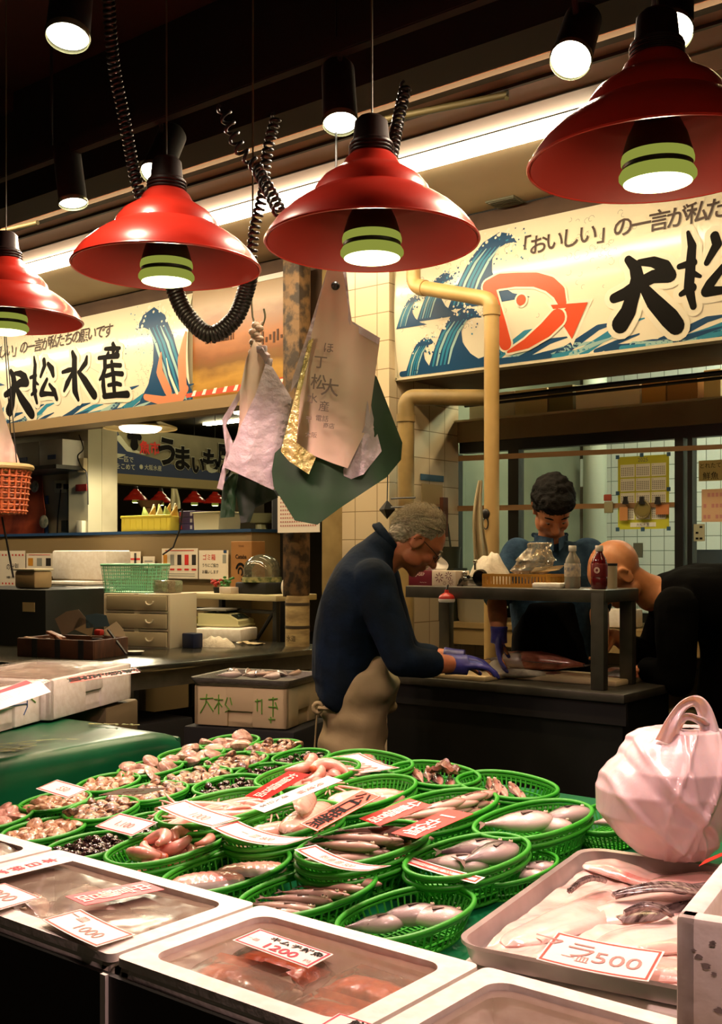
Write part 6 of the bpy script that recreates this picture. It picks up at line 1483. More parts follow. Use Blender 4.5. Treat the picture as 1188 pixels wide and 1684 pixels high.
m = MB(); m.add([V3((px0+.0, 4.60, 2.535)), V3((px1, 4.60, 2.535)), V3((px1, 4.60, 2.585)), V3((px0+.0, 4.60, 2.56))], [[0, 1, 2, 3]]); m.add([V3((px0, 4.602, 2.535)), V3((px1, 4.602, 2.535)), V3((px1, 4.602, 2.585)), V3((px0, 4.602, 2.56))], [[3, 2, 1, 0]])
for k in range(10): x = px0+.05+k*.09; m.add([V3((x, 4.598, 2.54)), V3((x+.03, 4.598, 2.54)), V3((x+.045, 4.598, 2.572)), V3((x+.02, 4.598, 2.572))], [[0, 1, 2, 3]], mi=1)
solo(m, 'paper_trim', [mat('red_garland', 'c2452c', .5), M['cardw']], 'red and white paper strip along the foot of the landscape poster', 'decoration', smooth=0)
# rusty post and wrapped foot
px_, py_ = -4.0, 4.47
m = MB(); m.bx(px_-.058, px_+.058, py_-.05, py_+.05, 1.34, 3.3, .02); m.bx(px_-.066, px_-.05, py_-.045, py_+.045, 1.34, 3.3)
t = thing('support_post', 'rusty brown post with a pale wrapped foot left of the tiled pillar', 'post', (px_, py_, FL))
m.build('rusty_shaft', mat('rusty_paint', '6b5030', .7, col2='2a1e12', scale=16, detail=6, bump=.5, ramp=(.42, .58)), t, world=True)
m = MB(); m.lathe([(.070, FL), (.070, 1.325), (.062, 1.345)], 24, Matrix.Translation((px_, py_, 0)), sy=.9); m.build('wrapped_foot', mat('wrapped_canvas', 'a08a5a', .8, col2='7b6640', scale=9, bump=.4, stretch=(1, 1, 3)), t, world=True)
m = MB()
for z in (1.30, 1.175, .93, .7): m.lathe([(.0715, z-.008), (.0725, z), (.0715, z+.008)], 24, Matrix.Translation((px_, py_, 0)), cap=False, sy=.9)
m.build('straps', mat('dark_strap', '35291a', .7), t, world=True)
m = MB()
for k in range(5): m.tube([(px_+.03-.0*k, py_-.066, 1.13), (px_+.02, py_-.066, 1.13)], .001, 4)
m.text('水道', frame((px_+.012, py_-.0665, 1.115), (1, 0, .0), (0, 0, 1)), .035); m.build('scrawl', M['ink'], t, world=True, smooth=0)
# notice on the post, its string of small writing
p = at(490, 845, y=4.38); m = MB(); m.box((p.x, 4.385, p.z), (.30, .004, .20)); m2 = MB()
t = thing('paper_notice', 'large pale paper notice with rows of tiny writing taped across the rusty post', 'notice', (p.x, 4.385, p.z-.1)); m.build('sheet', M['paper'], t, world=True, smooth=0)
m = MB()
for r in range(8):
    for k in range(16): m.bx(p.x-.13+k*.0165, p.x-.13+k*.0165+.010, 4.3822, 4.383, p.z+.08-r*.021, p.z+.089-r*.021)
m.build('tiny_writing', M['graypencil'], t, world=True, smooth=0)
# ------------------------------------------------------------------ pipes
pipem = mat('cream_pipe', 'c2a36a', .4, col2='b09258', scale=4)
def pipe(lb, P, r, joints=(), mt=pipem):
    t = thing('drain_pipe', lb, 'pipe', V3(P[0]))
    m = MB(); m.tube(P, r, 20); m.build('pipe_run', mt, t, world=True, smooth=50)
    for i, (a, b2) in enumerate(joints): m = MB(); m.tube([a, b2], r*1.14, 20); m.build('collar', mt, t, world=True, smooth=50)
    return t
yp = 4.40
c = at(809, 505, y=yp); X = c.x; rP = .036
def el(a, b2, c2, n=6, r=.05):
    a, b2, c2 = V3(a), V3(b2), V3(c2); s = b2+(a-b2).normalized()*r; e_ = b2+(c2-b2).normalized()*r
    return [s.lerp(b2, k/n).lerp(b2.lerp(e_, k/n), k/n) for k in range(n+1)]
top1 = V3((at(684, 470, y=yp+.12).x, yp+.10, at(684, 472, y=yp+.12).z)); bend1 = V3((X, yp, c.z+.035))
up1 = V3((top1.x, top1.y+.0, top1.z+.3))
P = [up1] + el(up1, top1, bend1) + el(top1, bend1, V3((X, yp, 1.2))) + [V3((X, yp, .3))]
pipe('cream drain pipe dropping in front of the right banner with a slanted upper run', P, rP, [(bend1+V3((0, 0, -.03)), bend1+V3((0, 0, -.075))), (top1+(bend1-top1).normalized()*.05, top1+(bend1-top1).normalized()*.09)])
yp2 = 4.50; a = at(668, 668, y=yp2)
P = [V3((a.x, yp2, .3)), V3((a.x, yp2, a.z-.06))] + el((a.x, yp2, a.z-.06), (a.x, yp2, a.z+.045), (a.x+.36, yp2+.3, a.z+.045)) + [V3((a.x+.36, yp2+.30, a.z+.045))]
pipe('darker cream pipe that turns at the top, fixed to the corner of the tiled pillar', P, .042, [(V3((a.x, yp2, a.z-.08)), V3((a.x, yp2, a.z-.04)))], mat('grimy_pipe', '9c8452', .45, col2='7e6a40', scale=6))
m = MB(); c = V3((a.x, yp2-.045, at(668, 820, y=yp2).z))
for dz in (0, -.045): m.tube([c+V3((-.06, .0, dz)), c+V3((.0, -.012, dz)), c+V3((.09, .0, dz))], .005, 6)
solo(m, 'pipe_strap', M['black'], 'pair of black wires strapped around the darker pipe', 'wire', smooth=40)
m = MB(); b0 = at(637, 838, y=4.5); m.tube([at(638, 780, y=4.52), at(637, 826, y=4.5)], .003, 6); m.lathe([(.0, -.05), (.045, 0), (.0, .05)], 4, TR(b0.x, 4.5, b0.z, .3))
solo(m, 'black_tag', M['black'], 'black diamond shaped tag hanging on a string by the pillar corner', 'tag', smooth=20)
# drip cloth and keys hanging by the pipe
def hung(lb, name, mt, px, py0, py1, w0, w1, d, cat='cloth', seed=1, twist=.2):
    m = MB(); a = at(px, py0, d=d); b2 = at(px, py1, d=d); H_ = a.z-b2.z
    def fn(u, v): 
        w = w0+(w1-w0)*v**.8; k = u-.5
        return a+RV*(k*w+.01*math.sin(v*4+seed))+FV*(.018*math.sin(u*11+seed+v*2)*(.3+v)+.01*noise.noise(V3((u*3, v*3, seed))))+V3((0, 0, -v*H_+.02*abs(k)*v))
    m.grid(fn, 30, 24, thick=.002); return m
m = hung('', '', None, 790, 790, 925, .015, .075, 4.95, seed=3)
solo(m, 'hanging_cloth', mat('dirty_white_cloth', 'b3a684', .8, bump=.3), 'narrow off-white cloth hanging left of the cream drain pipe', 'cloth', smooth=80)
m = MB(); c = at(799, 845, y=4.36); m.ell(c, (.022, .012, .024)); m.tube([c+V3((math.cos(a)*.014, 0, -.045+math.sin(a)*.026)) for a in [k*PI/8 for k in range(16)]], .003, 6, closed=True)
solo(m, 'hook_with_ring', M['black'], 'black hook with a small ring fixed on the cream drain pipe', 'hook', smooth=50)
# notices on the tile pillar's right face
def face(px, py): return at(px, py, x=-3.465)
for (x0_, x1_, y0_, y1_, mt, lb, nm) in ((692, 730, 779, 793, 'bluetape', 'blue tape strip high on the right face of the tiled pillar', 'tape'), (692, 730, 832, 846, 'bluetape', 'lower blue tape strip on the right face of the tiled pillar', 'tape')):
    a, b2 = face(x0_, y0_), face(x1_, y1_); m = MB(); m.bx(-3.466, -3.463, a.y, b2.y, b2.z, a.z); solo(m, 'tape_strip', mat('blue_tape', '25506e', .5), lb, nm, smooth=0)
a, b2 = face(694, 795), face(728, 830); m = MB(); m.bx(-3.467, -3.464, a.y, b2.y, b2.z, a.z); t = solo(m, 'wall_note', mat('tan_paper', 'bda97c', .7), 'tan paper note between two blue tape strips on the pillar', 'note', smooth=0)
m = MB(); a = face(723, 818); m.bx(-3.463, -3.44, a.y, a.y+.05, a.z-.22, a.z); solo(m, 'wooden_stick', mat('dark_wood', '5d3520', .6), 'short dark wooden stick on the pillar above the tissue box', 'stick', smooth=0)
# ------------------------------------------------------------------ high shelf with boxes above the windows
hb = [(775, 800, 640, 672, 'ece2c8', 'small white box at the left end of the high shelf'), (822, 850, 638, 664, 'd9cfb0', 'white box just right of the drain pipe on the high shelf'), (850, 903, 632, 660, 'bfae80', 'pale tan carton on the high shelf'), (905, 945, 632, 655, '6b6238', 'dark olive box on the high shelf'),
      (950, 1055, 624, 650, 'f0e6cc', 'longest white box on the high shelf'), (1058, 1098, 622, 645, 'b58a48', 'orange brown carton on the high shelf'), (1100, 1150, 618, 642, '9a6f3c', 'brown carton at the right of the high shelf'), (1160, 1188, 606, 640, 'd8c490', 'tall pale carton cut off by the right edge')]
for a, b2, c_, d_, col, lb in hb:
    q0, q1 = at(a, d_, y=5.42), at(b2, c_, y=5.42); m = MB(); m.bx(q0.x, q1.x, 5.40, 5.62, 2.332, max(2.40, min(q1.z, 2.50)), .004)
    solo(m, 'storage_box', mat('carton_'+col, col, .7, emit=None), lb, 'box', 'boxes on the high shelf', smooth=20)
m = MB(); m.bx(-3.47, 2.5, 5.36, 5.9, 2.30, 2.33); solo(m, 'high_shelf', M['brown'], 'long high shelf above the windows carrying cartons', 'shelf', smooth=0)
m = MB(); m.tube([at(770, 660, y=5.0), at(1000, 633, y=5.0), at(1200, 612, y=5.0)], .013, 10); m.tube([at(765, 668, y=5.08), at(1200, 620, y=5.08)], .008, 8)
solo(m, 'curtain_rail', M['black'], 'dark rail running under the right banner in front of the cartons', 'rail', smooth=40)
ceiling_tube('ceiling_light', 'fluorescent light above the high shelf of cartons', -2.9, -1.7, 5.75, 2.95, TUBE_E, group='prep room tubes', col='ffe9b8')
# ------------------------------------------------------------------ on and behind the window glass
yg_ = 5.262
def gw(px, py, y=yg_): return at(px, py, y=y)
t = thing('wall_calendar', 'yellow edged one year calendar for 2025 taped to the window', 'calendar', (gw(1058, 870).x, yg_, gw(1058, 870).z))
A, B_ = gw(1017, 752), gw(1101, 751); zt_, zb_ = A.z, gw(1058, 870).z; ca, cb = A.x, B_.x; W_ = cb-ca; H_ = zt_-zb_
m = MB(); m.bx(ca, cb, yg_-.002, yg_, zb_, zt_); m.build('sheet', mat('lime_yellow', 'b9bd2c', .5), t, world=True, smooth=0)
m = MB()
for r in range(4):
    for c_ in range(3):
        x = ca+W_*(.055+c_*.305); z = zt_-H_*(.11+r*.195)
        m.bx(x, x+W_*.28, yg_-.004, yg_-.002, z-H_*.175, z)
m.bx(ca+W_*.25, ca+W_*.75, yg_-.004, yg_-.002, zb_+H_*.03, zb_+H_*.09); m.build('month_panels', mat('calendar_white', 'dfe2d6', .6), t, world=True, smooth=0)
m = MB(); m.text('2025', frame((ca+W_*.5, yg_-.005, zt_-H_*.055), (1, 0, 0), (0, 0, 1)), .028)
for r in range(4):
    for c_ in range(3):
        x = ca+W_*(.055+c_*.305); z = zt_-H_*(.11+r*.195); m.text(str(r*3+c_+1), frame((x+.008, yg_-.005, z-.007), (1, 0, 0), (0, 0, 1)), .010)
        for rr_ in range(5):
            for q in range(7): m.bx(x+W_*(.02+q*.036), x+W_*(.04+q*.036), yg_-.005, yg_-.0045, z-H_*(.055+rr_*.024), z-H_*(.043+rr_*.024))
m.text('大松水産', frame((ca+W_*.5, yg_-.005, zb_+H_*.06), (1, 0, 0), (0, 0, 1)), .018); m.build('date_print', mat('grey_ink', '5a5c58', .6), t, world=True, smooth=0)
for i, (fx, fz) in enumerate(((0, 1), (.48, 1.01), (1, 1), (0, .5), (1, .53), (0, .0), (.5, -.005), (1, .0))):
    m = MB(); m.box((ca+W_*fx, yg_-.006, zb_+H_*fz), (.020, .002, .020)); m.build('blue_tape', MATS['blue_tape'], t, world=True, smooth=0)
tp = mat('brown_tape', '8a6a45', .4)
m = MB(); m.add([gw(745, 750, 5.259), gw(1200, 730, 5.259), gw(1200, 738, 5.259), gw(745, 759, 5.259)], [[3, 2, 1, 0]]); solo(m, 'brown_tape_line', tp, 'long brown tape running across the windows near the top', 'tape', smooth=0)
m = MB(); m.add([gw(745, 832, 5.250), gw(1110, 826, 5.250), gw(1110, 834, 5.250), gw(745, 841, 5.250)], [[3, 2, 1, 0]]); solo(m, 'brown_tape_line', tp, 'lower brown tape crossing the windows and the calendar', 'tape', smooth=0)
for i, px in enumerate((1030, 1057, 1083)):
    p = gw(px, 822, 5.235); m = MB(); m.prism([(-.016, -.022), (.016, -.022), (.010, .0), (.010, .016), (-.010, .016), (-.010, 0)], .012, frame(p, (1, 0, 0), (0, 0, 1))); 
    solo(m, 'bulldog_clip', M['black'], ('left', 'middle', 'right')[i]+' black clip in front of the calendar', 'clip', 'clips on the calendar', smooth=20)
m = MB(); c = gw(1057, 838, 5.238)
m.tube([c+V3((math.cos(a)*.04, 0, math.sin(a)*.045)) for a in [k*PI/12 for k in range(24)]], .006, 6, closed=True); m.ell(c, (.034, .004, .038)); solo(m, 'clear_tape_roll', mat('amber_clear', '8d8048', .3, alpha=.7), 'round amber roll hanging from the middle clip', 'tape roll', smooth=50)
for px, py, w, h, col, lb in ((1026, 845, .045, .07, 'b9824a', 'small tan card hanging from the left clip'), (1090, 838, .07, .05, 'b5723f', 'small brown card hanging from the right clip')):
    p = gw(px, py, 5.24); m = MB(); m.box(p, (w, .002, h)); solo(m, 'hanging_card', mat('card_'+col, col, .6), lb, 'card', smooth=0)
p = gw(1000, 828, 5.24); m = MB(); m.box(p+V3((0, 0, .03)), (.045, .012, .035), bev=.008, mi=0); m.box(p+V3((.005, 0, -.02)), (.05, .010, .06), bev=.006, mi=1)
solo(m, 'charm', [mat('charm_red', 'a84a36', .6), mat('charm_grey', '8d8a68', .6)], 'small red and grey charm hanging left of the calendar', 'charm', smooth=30)
m = MB(); m.box(gw(1026+24, 905, 5.26), (.05, .006, .075)); solo(m, 'switch_plate', mat('grey_plate', '4d554a', .5), 'dark grey plate under the calendar', 'plate', smooth=0)
# inside the prep room
m = MB(); q = at(979, 900, y=6.4); m.lathe([(.075, 1.0), (.075, 3.1)], 24, Matrix.Translation((q.x, 6.4, 0))); m.lathe([(.1, FL), (.1, 1.0)], 24, Matrix.Translation((q.x, 6.4, 0)))
solo(m, 'white_column', mat('column_grey', '9aa394', .5), 'round greenish white column standing inside the prep room', 'column', smooth=50)
def far_sheet(x0_, x1_, y0_, y1_, y, col, lb, nm='wall_notice', text=None, cat='notice', ink='ink', ts=.1, lines=0):
    a, b2 = at(x0_, y0_, y=y), at(x1_, y1_, y=y); t = thing(nm, lb, cat, ((a.x+b2.x)/2, y, b2.z)); m = MB(); m.bx(a.x, b2.x, y-.004, y, b2.z, a.z); m.build('sheet', mat('sheet_'+col, col, .6), t, world=True, smooth=0)
    W = b2.x-a.x; Hh = a.z-b2.z
    if text or lines:
        m = MB()
        if text:
            for i, tt in enumerate(text): m.text(tt, frame(((a.x+b2.x)/2, y-.005, a.z-Hh*(i+.5)/len(text)), (1, 0, 0), (0, 0, 1)), min(ts, Hh/len(text)*.8), fit=W*.85)
        for i in range(lines):
            for k in range(int(W/.02)):
                if (k*7+i*3) % 5: m.bx(a.x+.01+k*.02, a.x+.024+k*.02, y-.0055, y-.005, a.z-Hh*(i+.7)/lines, a.z-Hh*(i+.35)/lines)
        m.build('writing', M[ink] if ink in M else ink, t, world=True, smooth=0)
    return t
far_sheet(858, 890, 783, 812, 7.28, 'b06a4a', 'red and tan poster on the prep room wall behind the young man', lines=4)
far_sheet(858, 890, 815, 880, 7.28, '9aa69a', 'pale blue poster under the red one on the prep room wall', lines=8)
far_sheet(955, 970, 755, 800, 7.28, 'b9c0b4', 'tall pale cabinet door on the prep room wall left of the column', lines=0)
far_sheet(883, 908, 728, 738, 7.28, '3f463c', 'dark grille high on the prep room wall')
far_sheet(1155, 1190, 805, 858, 5.24, 'c9a682', 'cream paper taped on the right window at the edge of the photo', lines=3, ink='graypencil')
far_sheet(1150, 1190, 758, 790, 5.24, '8d7f4a', 'cluttered olive notice with dark writing on the right window', text=['とれたて', '鮮魚'], ts=.07)
far_sheet(1142, 1160, 862, 890, 5.24, '9d9c80', 'small pale notice low on the right window', lines=3)
m = MB(); a = at(1050, 745, y=6.9); m.lathe([(0, 0), (.12, 0), (.14, .02), (.15, .3), (0, .3)], 24, Matrix.Translation((at(1160, 800, y=6.4).x, 6.5, 1.3))); solo(m, 'blue_bin', mat('dark_blue_bin', '24303c', .4), 'dark bin inside the prep room behind the right window', 'bin', smooth=40)
m = MB(); m.bx(at(752, 900, y=6.9).x, at(800, 900, y=6.9).x, 6.8, 7.25, FL, 1.9, .01); solo(m, 'locker', mat('teal_locker', '5d7468', .5), 'teal locker inside the prep room behind the left window', 'locker', smooth=20)
m = MB(); c = at(757, 810, y=6.2); m.tube([c+V3((0, 0, .12)), c+V3((0, 0, -.12))], .035, 12, rnd=True); solo(m, 'red_cloth', mat('dull_red_cloth', '7e3a30', .8), 'dull red cloth hanging inside the left window', 'cloth', smooth=50)
m = MB(); c = at(738, 905, y=5.1); m.lathe([(0, -.1), (.05, -.1), (.055, .0), (.06, .02), (0, .02)], 20, Matrix.Translation((c.x, 5.12, c.z)))
m.tube([V3((c.x, 5.12, c.z+.02)), V3((c.x-.02, 5.12, c.z+.15))], .006, 8); m.bx(c.x-.06, c.x+.06, 5.06, 5.2, 1.2, c.z-.1)
solo(m, 'ladle_pot', mat('dark_pot', '2e3428', .4), 'dark pot with an upright handle by the pillar behind the tissue box', 'pot', smooth=40)
# ------------------------------------------------------------------ hung plastic bags in the middle
hb_d = 3.0
M['pinkbag'] = mat('pinkish_bag', 'b0a8a6', .5, col2='9c9395', scale=7, bump=.9, bscale=26, sss=.1)
M['creambag'] = mat('cream_bag', 'c8b49c', .42, col2='baa48c', scale=4, bump=.25, bscale=10, sss=.15)
M['greensheet'] = mat('dark_green_sheet', '1c3f20', .6, col2='17351b', scale=8, bump=.2)
M['pearl'] = mat('shiny_pearl_film', 'd8d08c', .15, .4, col2='b8a860', scale=40, bump=1.0, bscale=60)
def sheet(poly, d, thick, mt, par, name, curve=.02, seed=0, label=None, dd=0.0, nsub=4, wr_=.006):
    """a hanging sheet: its outline as seen, filled and gently folded, with real thickness"""
    P = [V3((x, -y, 0)) for x, y in poly]; bm = bmesh.new(); vs = [bm.verts.new(p) for p in P]; f = bm.faces.new(vs); bmesh.ops.triangulate(bm, faces=[f]); bmesh.ops.subdivide_edges(bm, edges=bm.edges[:], cuts=nsub, use_grid_fill=True)
    for _ in range(1): bmesh.ops.subdivide_edges(bm, edges=[e for e in bm.edges if e.calc_length() > 16], cuts=2, use_grid_fill=True)
    bmesh.ops.triangulate(bm, faces=bm.faces[:])
    x0_ = min(p.x for p in P); x1_ = max(p.x for p in P); y1_ = max(p.y for p in P)
    bm.verts.index_update(); co = [v.co.copy() for v in bm.verts]; F_ = [[v.index for v in q.verts] for q in bm.faces]
    be = [e for e in bm.edges if len(e.link_faces) == 1]; bed = [(e.verts[0].index, e.verts[1].index, e.link_faces[0]) for e in be]; bed2 = []
    for a, b2, lf in bed:
        idx = [v.index for v in lf.verts]; k = idx.index(a); bed2.append((a, b2) if idx[(k+1) % len(idx)] == b2 else (b2, a))
    bm.free()
    def W(c, off):
        u = (c.x-x0_)/(x1_-x0_); k = (y1_-c.y)/300
        w = curve*math.sin(u*PI)+wr_*math.sin(u*14+seed+k*3)+wr_*1.4*noise.noise(V3((c.x*.02, c.y*.012, seed)))
        return at(c.x, -c.y, d=d+dd*k-w+off)
    m = MB(); n = len(co); m.add([W(c, 0) for c in co]+[W(c, thick) for c in co], F_+[[i+n for i in q][::-1] for q in F_]+[[b2, a, a+n, b2+n] for a, b2 in bed2])
    return m.build(name, mt, par, label=label, world=True, smooth=60)
t = thing('hanging_bag_bundle', 'large bundle of printed shop bags and a green sheet hanging below the middle lamp', 'bag bundle', at(550, 860, d=hb_d))
BUN = t
sheet([(452, 745), (463, 735), (612, 610), (620, 620), (662, 728), (660, 756), (636, 785), (560, 835), (522, 863), (485, 856), (450, 800), (447, 775)], hb_d+.05, .012, M['greensheet'], t, 'green_sheet', .05, 1, 'dark green folded sheet', nsub=3)
sheet([(541, 434), (563, 434), (572, 500), (580, 532), (625, 560), (606, 700), (572, 770), (548, 762), (488, 738), (476, 740), (500, 600)], hb_d+.01, .012, M['creambag'], t, 'printed_bag', .03, 2, 'cream bag printed with grey lettering', nsub=4, wr_=.003)
sheet([(541, 434), (552, 434), (522, 540), (500, 610), (478, 645), (482, 620), (512, 530)], hb_d-.012, .008, M['pinkbag'], t, 'pink_edge', .0, 3, nsub=2, wr_=.002)
sheet([(560, 434), (569, 436), (575, 500), (579, 528), (626, 556), (622, 566), (575, 540), (566, 500)], hb_d-.012, .006, M['pinkbag'], t, 'pink_edge', .0, 4, nsub=2, wr_=.002)
sheet([(606, 640), (613, 680), (628, 742), (598, 780), (578, 788), (556, 778), (572, 765), (600, 700)], hb_d+.02, .008, M['pinkbag'], t, 'lower_bag', .02, 5, 'crumpled pinkish bag below', nsub=3)
sheet([(508, 560), (516, 556), (494, 650), (488, 728), (520, 752), (508, 780), (475, 758), (462, 742), (470, 710), (488, 640)], hb_d-.02, .008, M['pearl'], t, 'shiny_film', .01, 6, 'glittering clear film', nsub=4, wr_=.004)
m = MB(); A = at(537, 650, d=hb_d-.045)
def tl(s, px, py, size, off=.0, rot=-.1): m.text(s, frame(at(px, py, d=hb_d-.05), RV+V3((0, 0, rot)), V3((0, 0, 1))), size, off)
for px, py, s, k in ((541, 572, 'ほ', .03), (527, 596, '丁', .038), (524, 628, '松', .044), (543, 637, '大', .05), (514, 655, '水', .03), (533, 668, '産', .03), (508, 690, '〒', .022), (530, 688, '電話', .018), (512, 715, '大阪', .016), (541, 700, '商店', .016)): tl(s, px, py, k, .01)
m.build('printed_letters', mat('grey_bag_ink', '6f6258', .6), t, world=True, smooth=0)
m = MB(); m.tube([at(551, 480, d=hb_d-.01), at(552, 440, d=hb_d), at(553, 300, d=hb_d+.02), V3((at(553, 300, d=hb_d).x, at(553, 300, d=hb_d).y, 3.7))], .003, 6); m.ell(at(552, 470, d=hb_d-.03), .012); m.build('hanging_cord', M['black'], t, world=True, smooth=40)
t = thing('hanging_bag_bundle', 'smaller bundle of pinkish bags on a hook left of the large bundle', 'bag bundle', at(415, 855, d=3.15))
d2 = 3.12
sheet([(418, 560), (432, 575), (440, 600), (424, 640), (425, 700), (388, 770), (381, 760), (393, 700), (395, 640), (405, 590)], d2-.01, .014, M['creambag'], t, 'twisted_bag', .03, 7, nsub=4)
sheet([(437, 598), (448, 603), (480, 655), (470, 720), (450, 806), (368, 768), (396, 700), (420, 650)], d2-.03, .01, M['pinkbag'], t, 'folded_bag', .03, 8, 'mauve crumpled folded bag', nsub=4, wr_=.004)
sheet([(395, 640), (398, 650), (372, 700), (384, 730), (366, 806), (357, 803), (372, 745), (365, 690)], d2, .008, M['pinkbag'], t, 'trailing_strip', .01, 9, nsub=3)
sheet([(380, 778), (392, 780), (386, 850), (362, 852), (366, 800)], d2+.03, .008, M['greensheet'], t, 'green_strip', .01, 10, nsub=2)
sheet([(392, 782), (450, 806), (458, 818), (420, 835), (412, 858), (396, 860), (388, 810)], d2+.02, .008, mat('black_green_sheet', '122414', .5), t, 'dark_sheet', .01, 11, nsub=2)
kn = MB()
for k in range(9): kn.ell(at(421+4*math.sin(k*2.1), 535+k*5.5, d=d2-.01), (.012+.008*abs(math.sin(k*1.3)), .014, .011), n=10)
kn.tube([at(418, 528, d=d2), at(424, 545, d=d2), at(432, 530, d=d2)], .005, 6); kn.build('knot', M['creambag'], t, world=True, smooth=60)
for q in range(4): 
    kk = MB(); kk.box(at(430+q*4, 575+q*7, d=d2-.03), (.035, .012, .022), R=Matrix.Rotation(q*1.1, 4, 'Y') @ Matrix.Rotation(.4, 4, 'Z'), bev=.004); kk.build('loose_corner', M['pinkbag'], t, world=True)
m = MB(); m.tube(spline([at(434, 508, d=d2), at(436, 522, d=d2), at(430, 538, d=d2), at(424, 536, d=d2), V3(at(414, 500, d=d2)), at(416, 300, d=d2), V3((at(416, 300, d=d2).x, at(416, 300, d=d2).y, 3.7))], 4), .003, 6); m.build('wire_hook', mat('dull_wire', '5a5a40', .5), t, world=True, smooth=40)
# left edge hanging basket with bag
t = thing('woven_basket', 'orange brown woven basket hanging at the left edge of the photo', 'basket', at(0, 845, d=3.9))
bc_ = at(-2, 845, d=3.9); m = MB(); wv = mat('rattan', 'b8622c', .55, col2='8f4a20', scale=40)
for k in range(26):
    a = 2*PI*k/26; m.tube([bc_+V3((math.cos(a)*.092, math.sin(a)*.092, 0)), bc_+V3((math.cos(a)*.108, math.sin(a)*.108, .16))], .0042, 5)
for r in range(8):
    z = .01+r*.02; R_ = .092+.016*z/.16; m.tube([bc_+V3((math.cos(q*PI/26)*(R_+.004*(-1)**(q+r)), math.sin(q*PI/26)*(R_+.004*(-1)**(q+r)), z)) for q in range(52)], .004, 5, closed=True)
m.build('weave', wv, t, world=True, smooth=50)
m = MB(); m.tube([bc_+V3((math.cos(q*PI/20)*.112, math.sin(q*PI/20)*.112, .165)) for q in range(40)], .011, 8, closed=True); m.build('rim', mat('rattan_rim', '9c8a52', .6), t, world=True)
m = MB(); m.bx(-.03, .03, -.03, .03, 0, .004); m.lathe([(0, .002), (.092, .002), (.092, .006), (0, .006)], 24, Matrix.Translation(bc_)); m.build('bottom', wv, t, world=True)
m = MB(); m.tube([bc_+V3((0, 0, .95)), V3((bc_.x, bc_.y, 3.7))], .003, 6)
for k in range(3): a = k*2.1; m.tube([bc_+V3((math.cos(a)*.11, math.sin(a)*.11, .165)), bc_+V3((0, 0, .95))], .002, 5)
m.build('strings', M['rubber'], t, world=True)
m = MB(); P = [(-6, 655), (4, 690), (22, 735), (32, 768)]
b0 = sheet([(-30, 640), (-4, 640), (6, 680), (34, 766), (-8, 768), (-40, 760)], 3.86, .01, M['creambag'], None, 'clear_bag', .03, 14, nsub=3)
b0['label'] = 'crumpled clear bag standing in the woven basket at the left edge'; b0['category'] = 'bag'
m = MB(); m.tube([at(3, 850, d=3.95), at(10, 885, d=3.95), at(22, 950, d=3.95)], .004, 6); solo(m, 'power_cord', M['rubber'], 'thin black cord trailing down at the far left', 'cord', smooth=40)
# ------------------------------------------------------------------ steel table on the left and its clutter
TZ = 1.07
t = thing('steel_table', 'stainless work table on the left covered with drawers, crates and a scale', 'table', (-4.7, 3.8, FL))
m = MB(); m.bx(-5.48, -3.80, 2.95, 4.62, TZ-.03, TZ, .005); m.build('table_top', mat('wet_steel', '6f6d60', .22, .9, col2='56554a', scale=5, bump=.1), t, world=True, smooth=30)
m = MB(); m.bx(-5.44, -3.84, 2.99, 4.58, TZ-.11, TZ-.03); m.build('apron_rail', M['dsteel'], t, world=True, smooth=0)
for x, y in ((-3.88, 3.02), (-3.88, 4.54), (-5.40, 3.02), (-5.40, 4.54)):
    m = MB(); m.bx(x-.025, x+.025, y-.025, y+.025, FL, TZ-.11); m.build('leg', M['dsteel'], t, world=True, smooth=0)
m = MB(); m.bx(-5.38, -3.9, 3.05, 4.5, .42, .45); m.build('lower_shelf', M['dsteel'], t, world=True, smooth=0)
for k, (x, y, s_) in enumerate(((-4.1, 3.4, .34), (-4.2, 4.0, .3), (-4.9, 3.3, .36))):
    m = MB(); m.box((x, y, .45+s_/2), (.4, .42, s_), bev=.01); solo(m, 'dark_crate', M['blackm'], 'dark crate stored under the steel table, %s' % ('nearest the aisle', 'under the white towel', 'under the brown crate')[k], 'crate', smooth=30)
def tb(px, py, dz=0): return at(px, py, z=TZ+dz)
def ontable(name, lb, cat, px, py, rz=YAW, dz=0, group=None): return thing(name, lb, cat, tb(px, py, dz), rz, group)
# brown crate with papers and tools
t = ontable('wooden_crate', 'shallow dark brown crate of papers and tools on the steel table', 'crate', 120, 1078, .25)
wb_ = mat('dark_wood_crate', '55301a', .55, col2='3f2212', scale=10, stretch=(1, 6, 1))
m = MB(); m.bx(-.23, .23, -.13, .13, 0, .012); 
for a in (-1, 1): m.bx(-.23, .23, a*.13-.008, a*.13+.008, 0, .09, .003); m.bx(a*.225-.008, a*.225+.008, -.13, .13, 0, .09, .003)
m.build('crate_body', wb_, t)
m = MB()
for k in (-.12, .02, .16): m.bx(k-.015, k+.015, -.142, -.136, 0, .09)
m.build('battens', M['blackm'], t, smooth=0)
rnd = random.Random(5)
for k in range(14):
    p = wm(t) @ V3((rnd.uniform(-.19, .19), rnd.uniform(-.1, .1), .02+.005*k)); m = MB(); m.box((0, 0, .008), (rnd.uniform(.05, .13), rnd.uniform(.015, .04), .014), TR(p.x, p.y, p.z, rnd.uniform(0, 3), 0, rnd.uniform(-.3, .3)), .003)
    solo(m, 'hand_tool', mat('tool_%d' % (k % 4), ('4a2a1a', '7a4a2c', '2a2018', '8a6a48')[k % 4], .5), 'small worn tool jumbled in the dark brown crate', 'tool', 'tools in the brown crate', smooth=30)
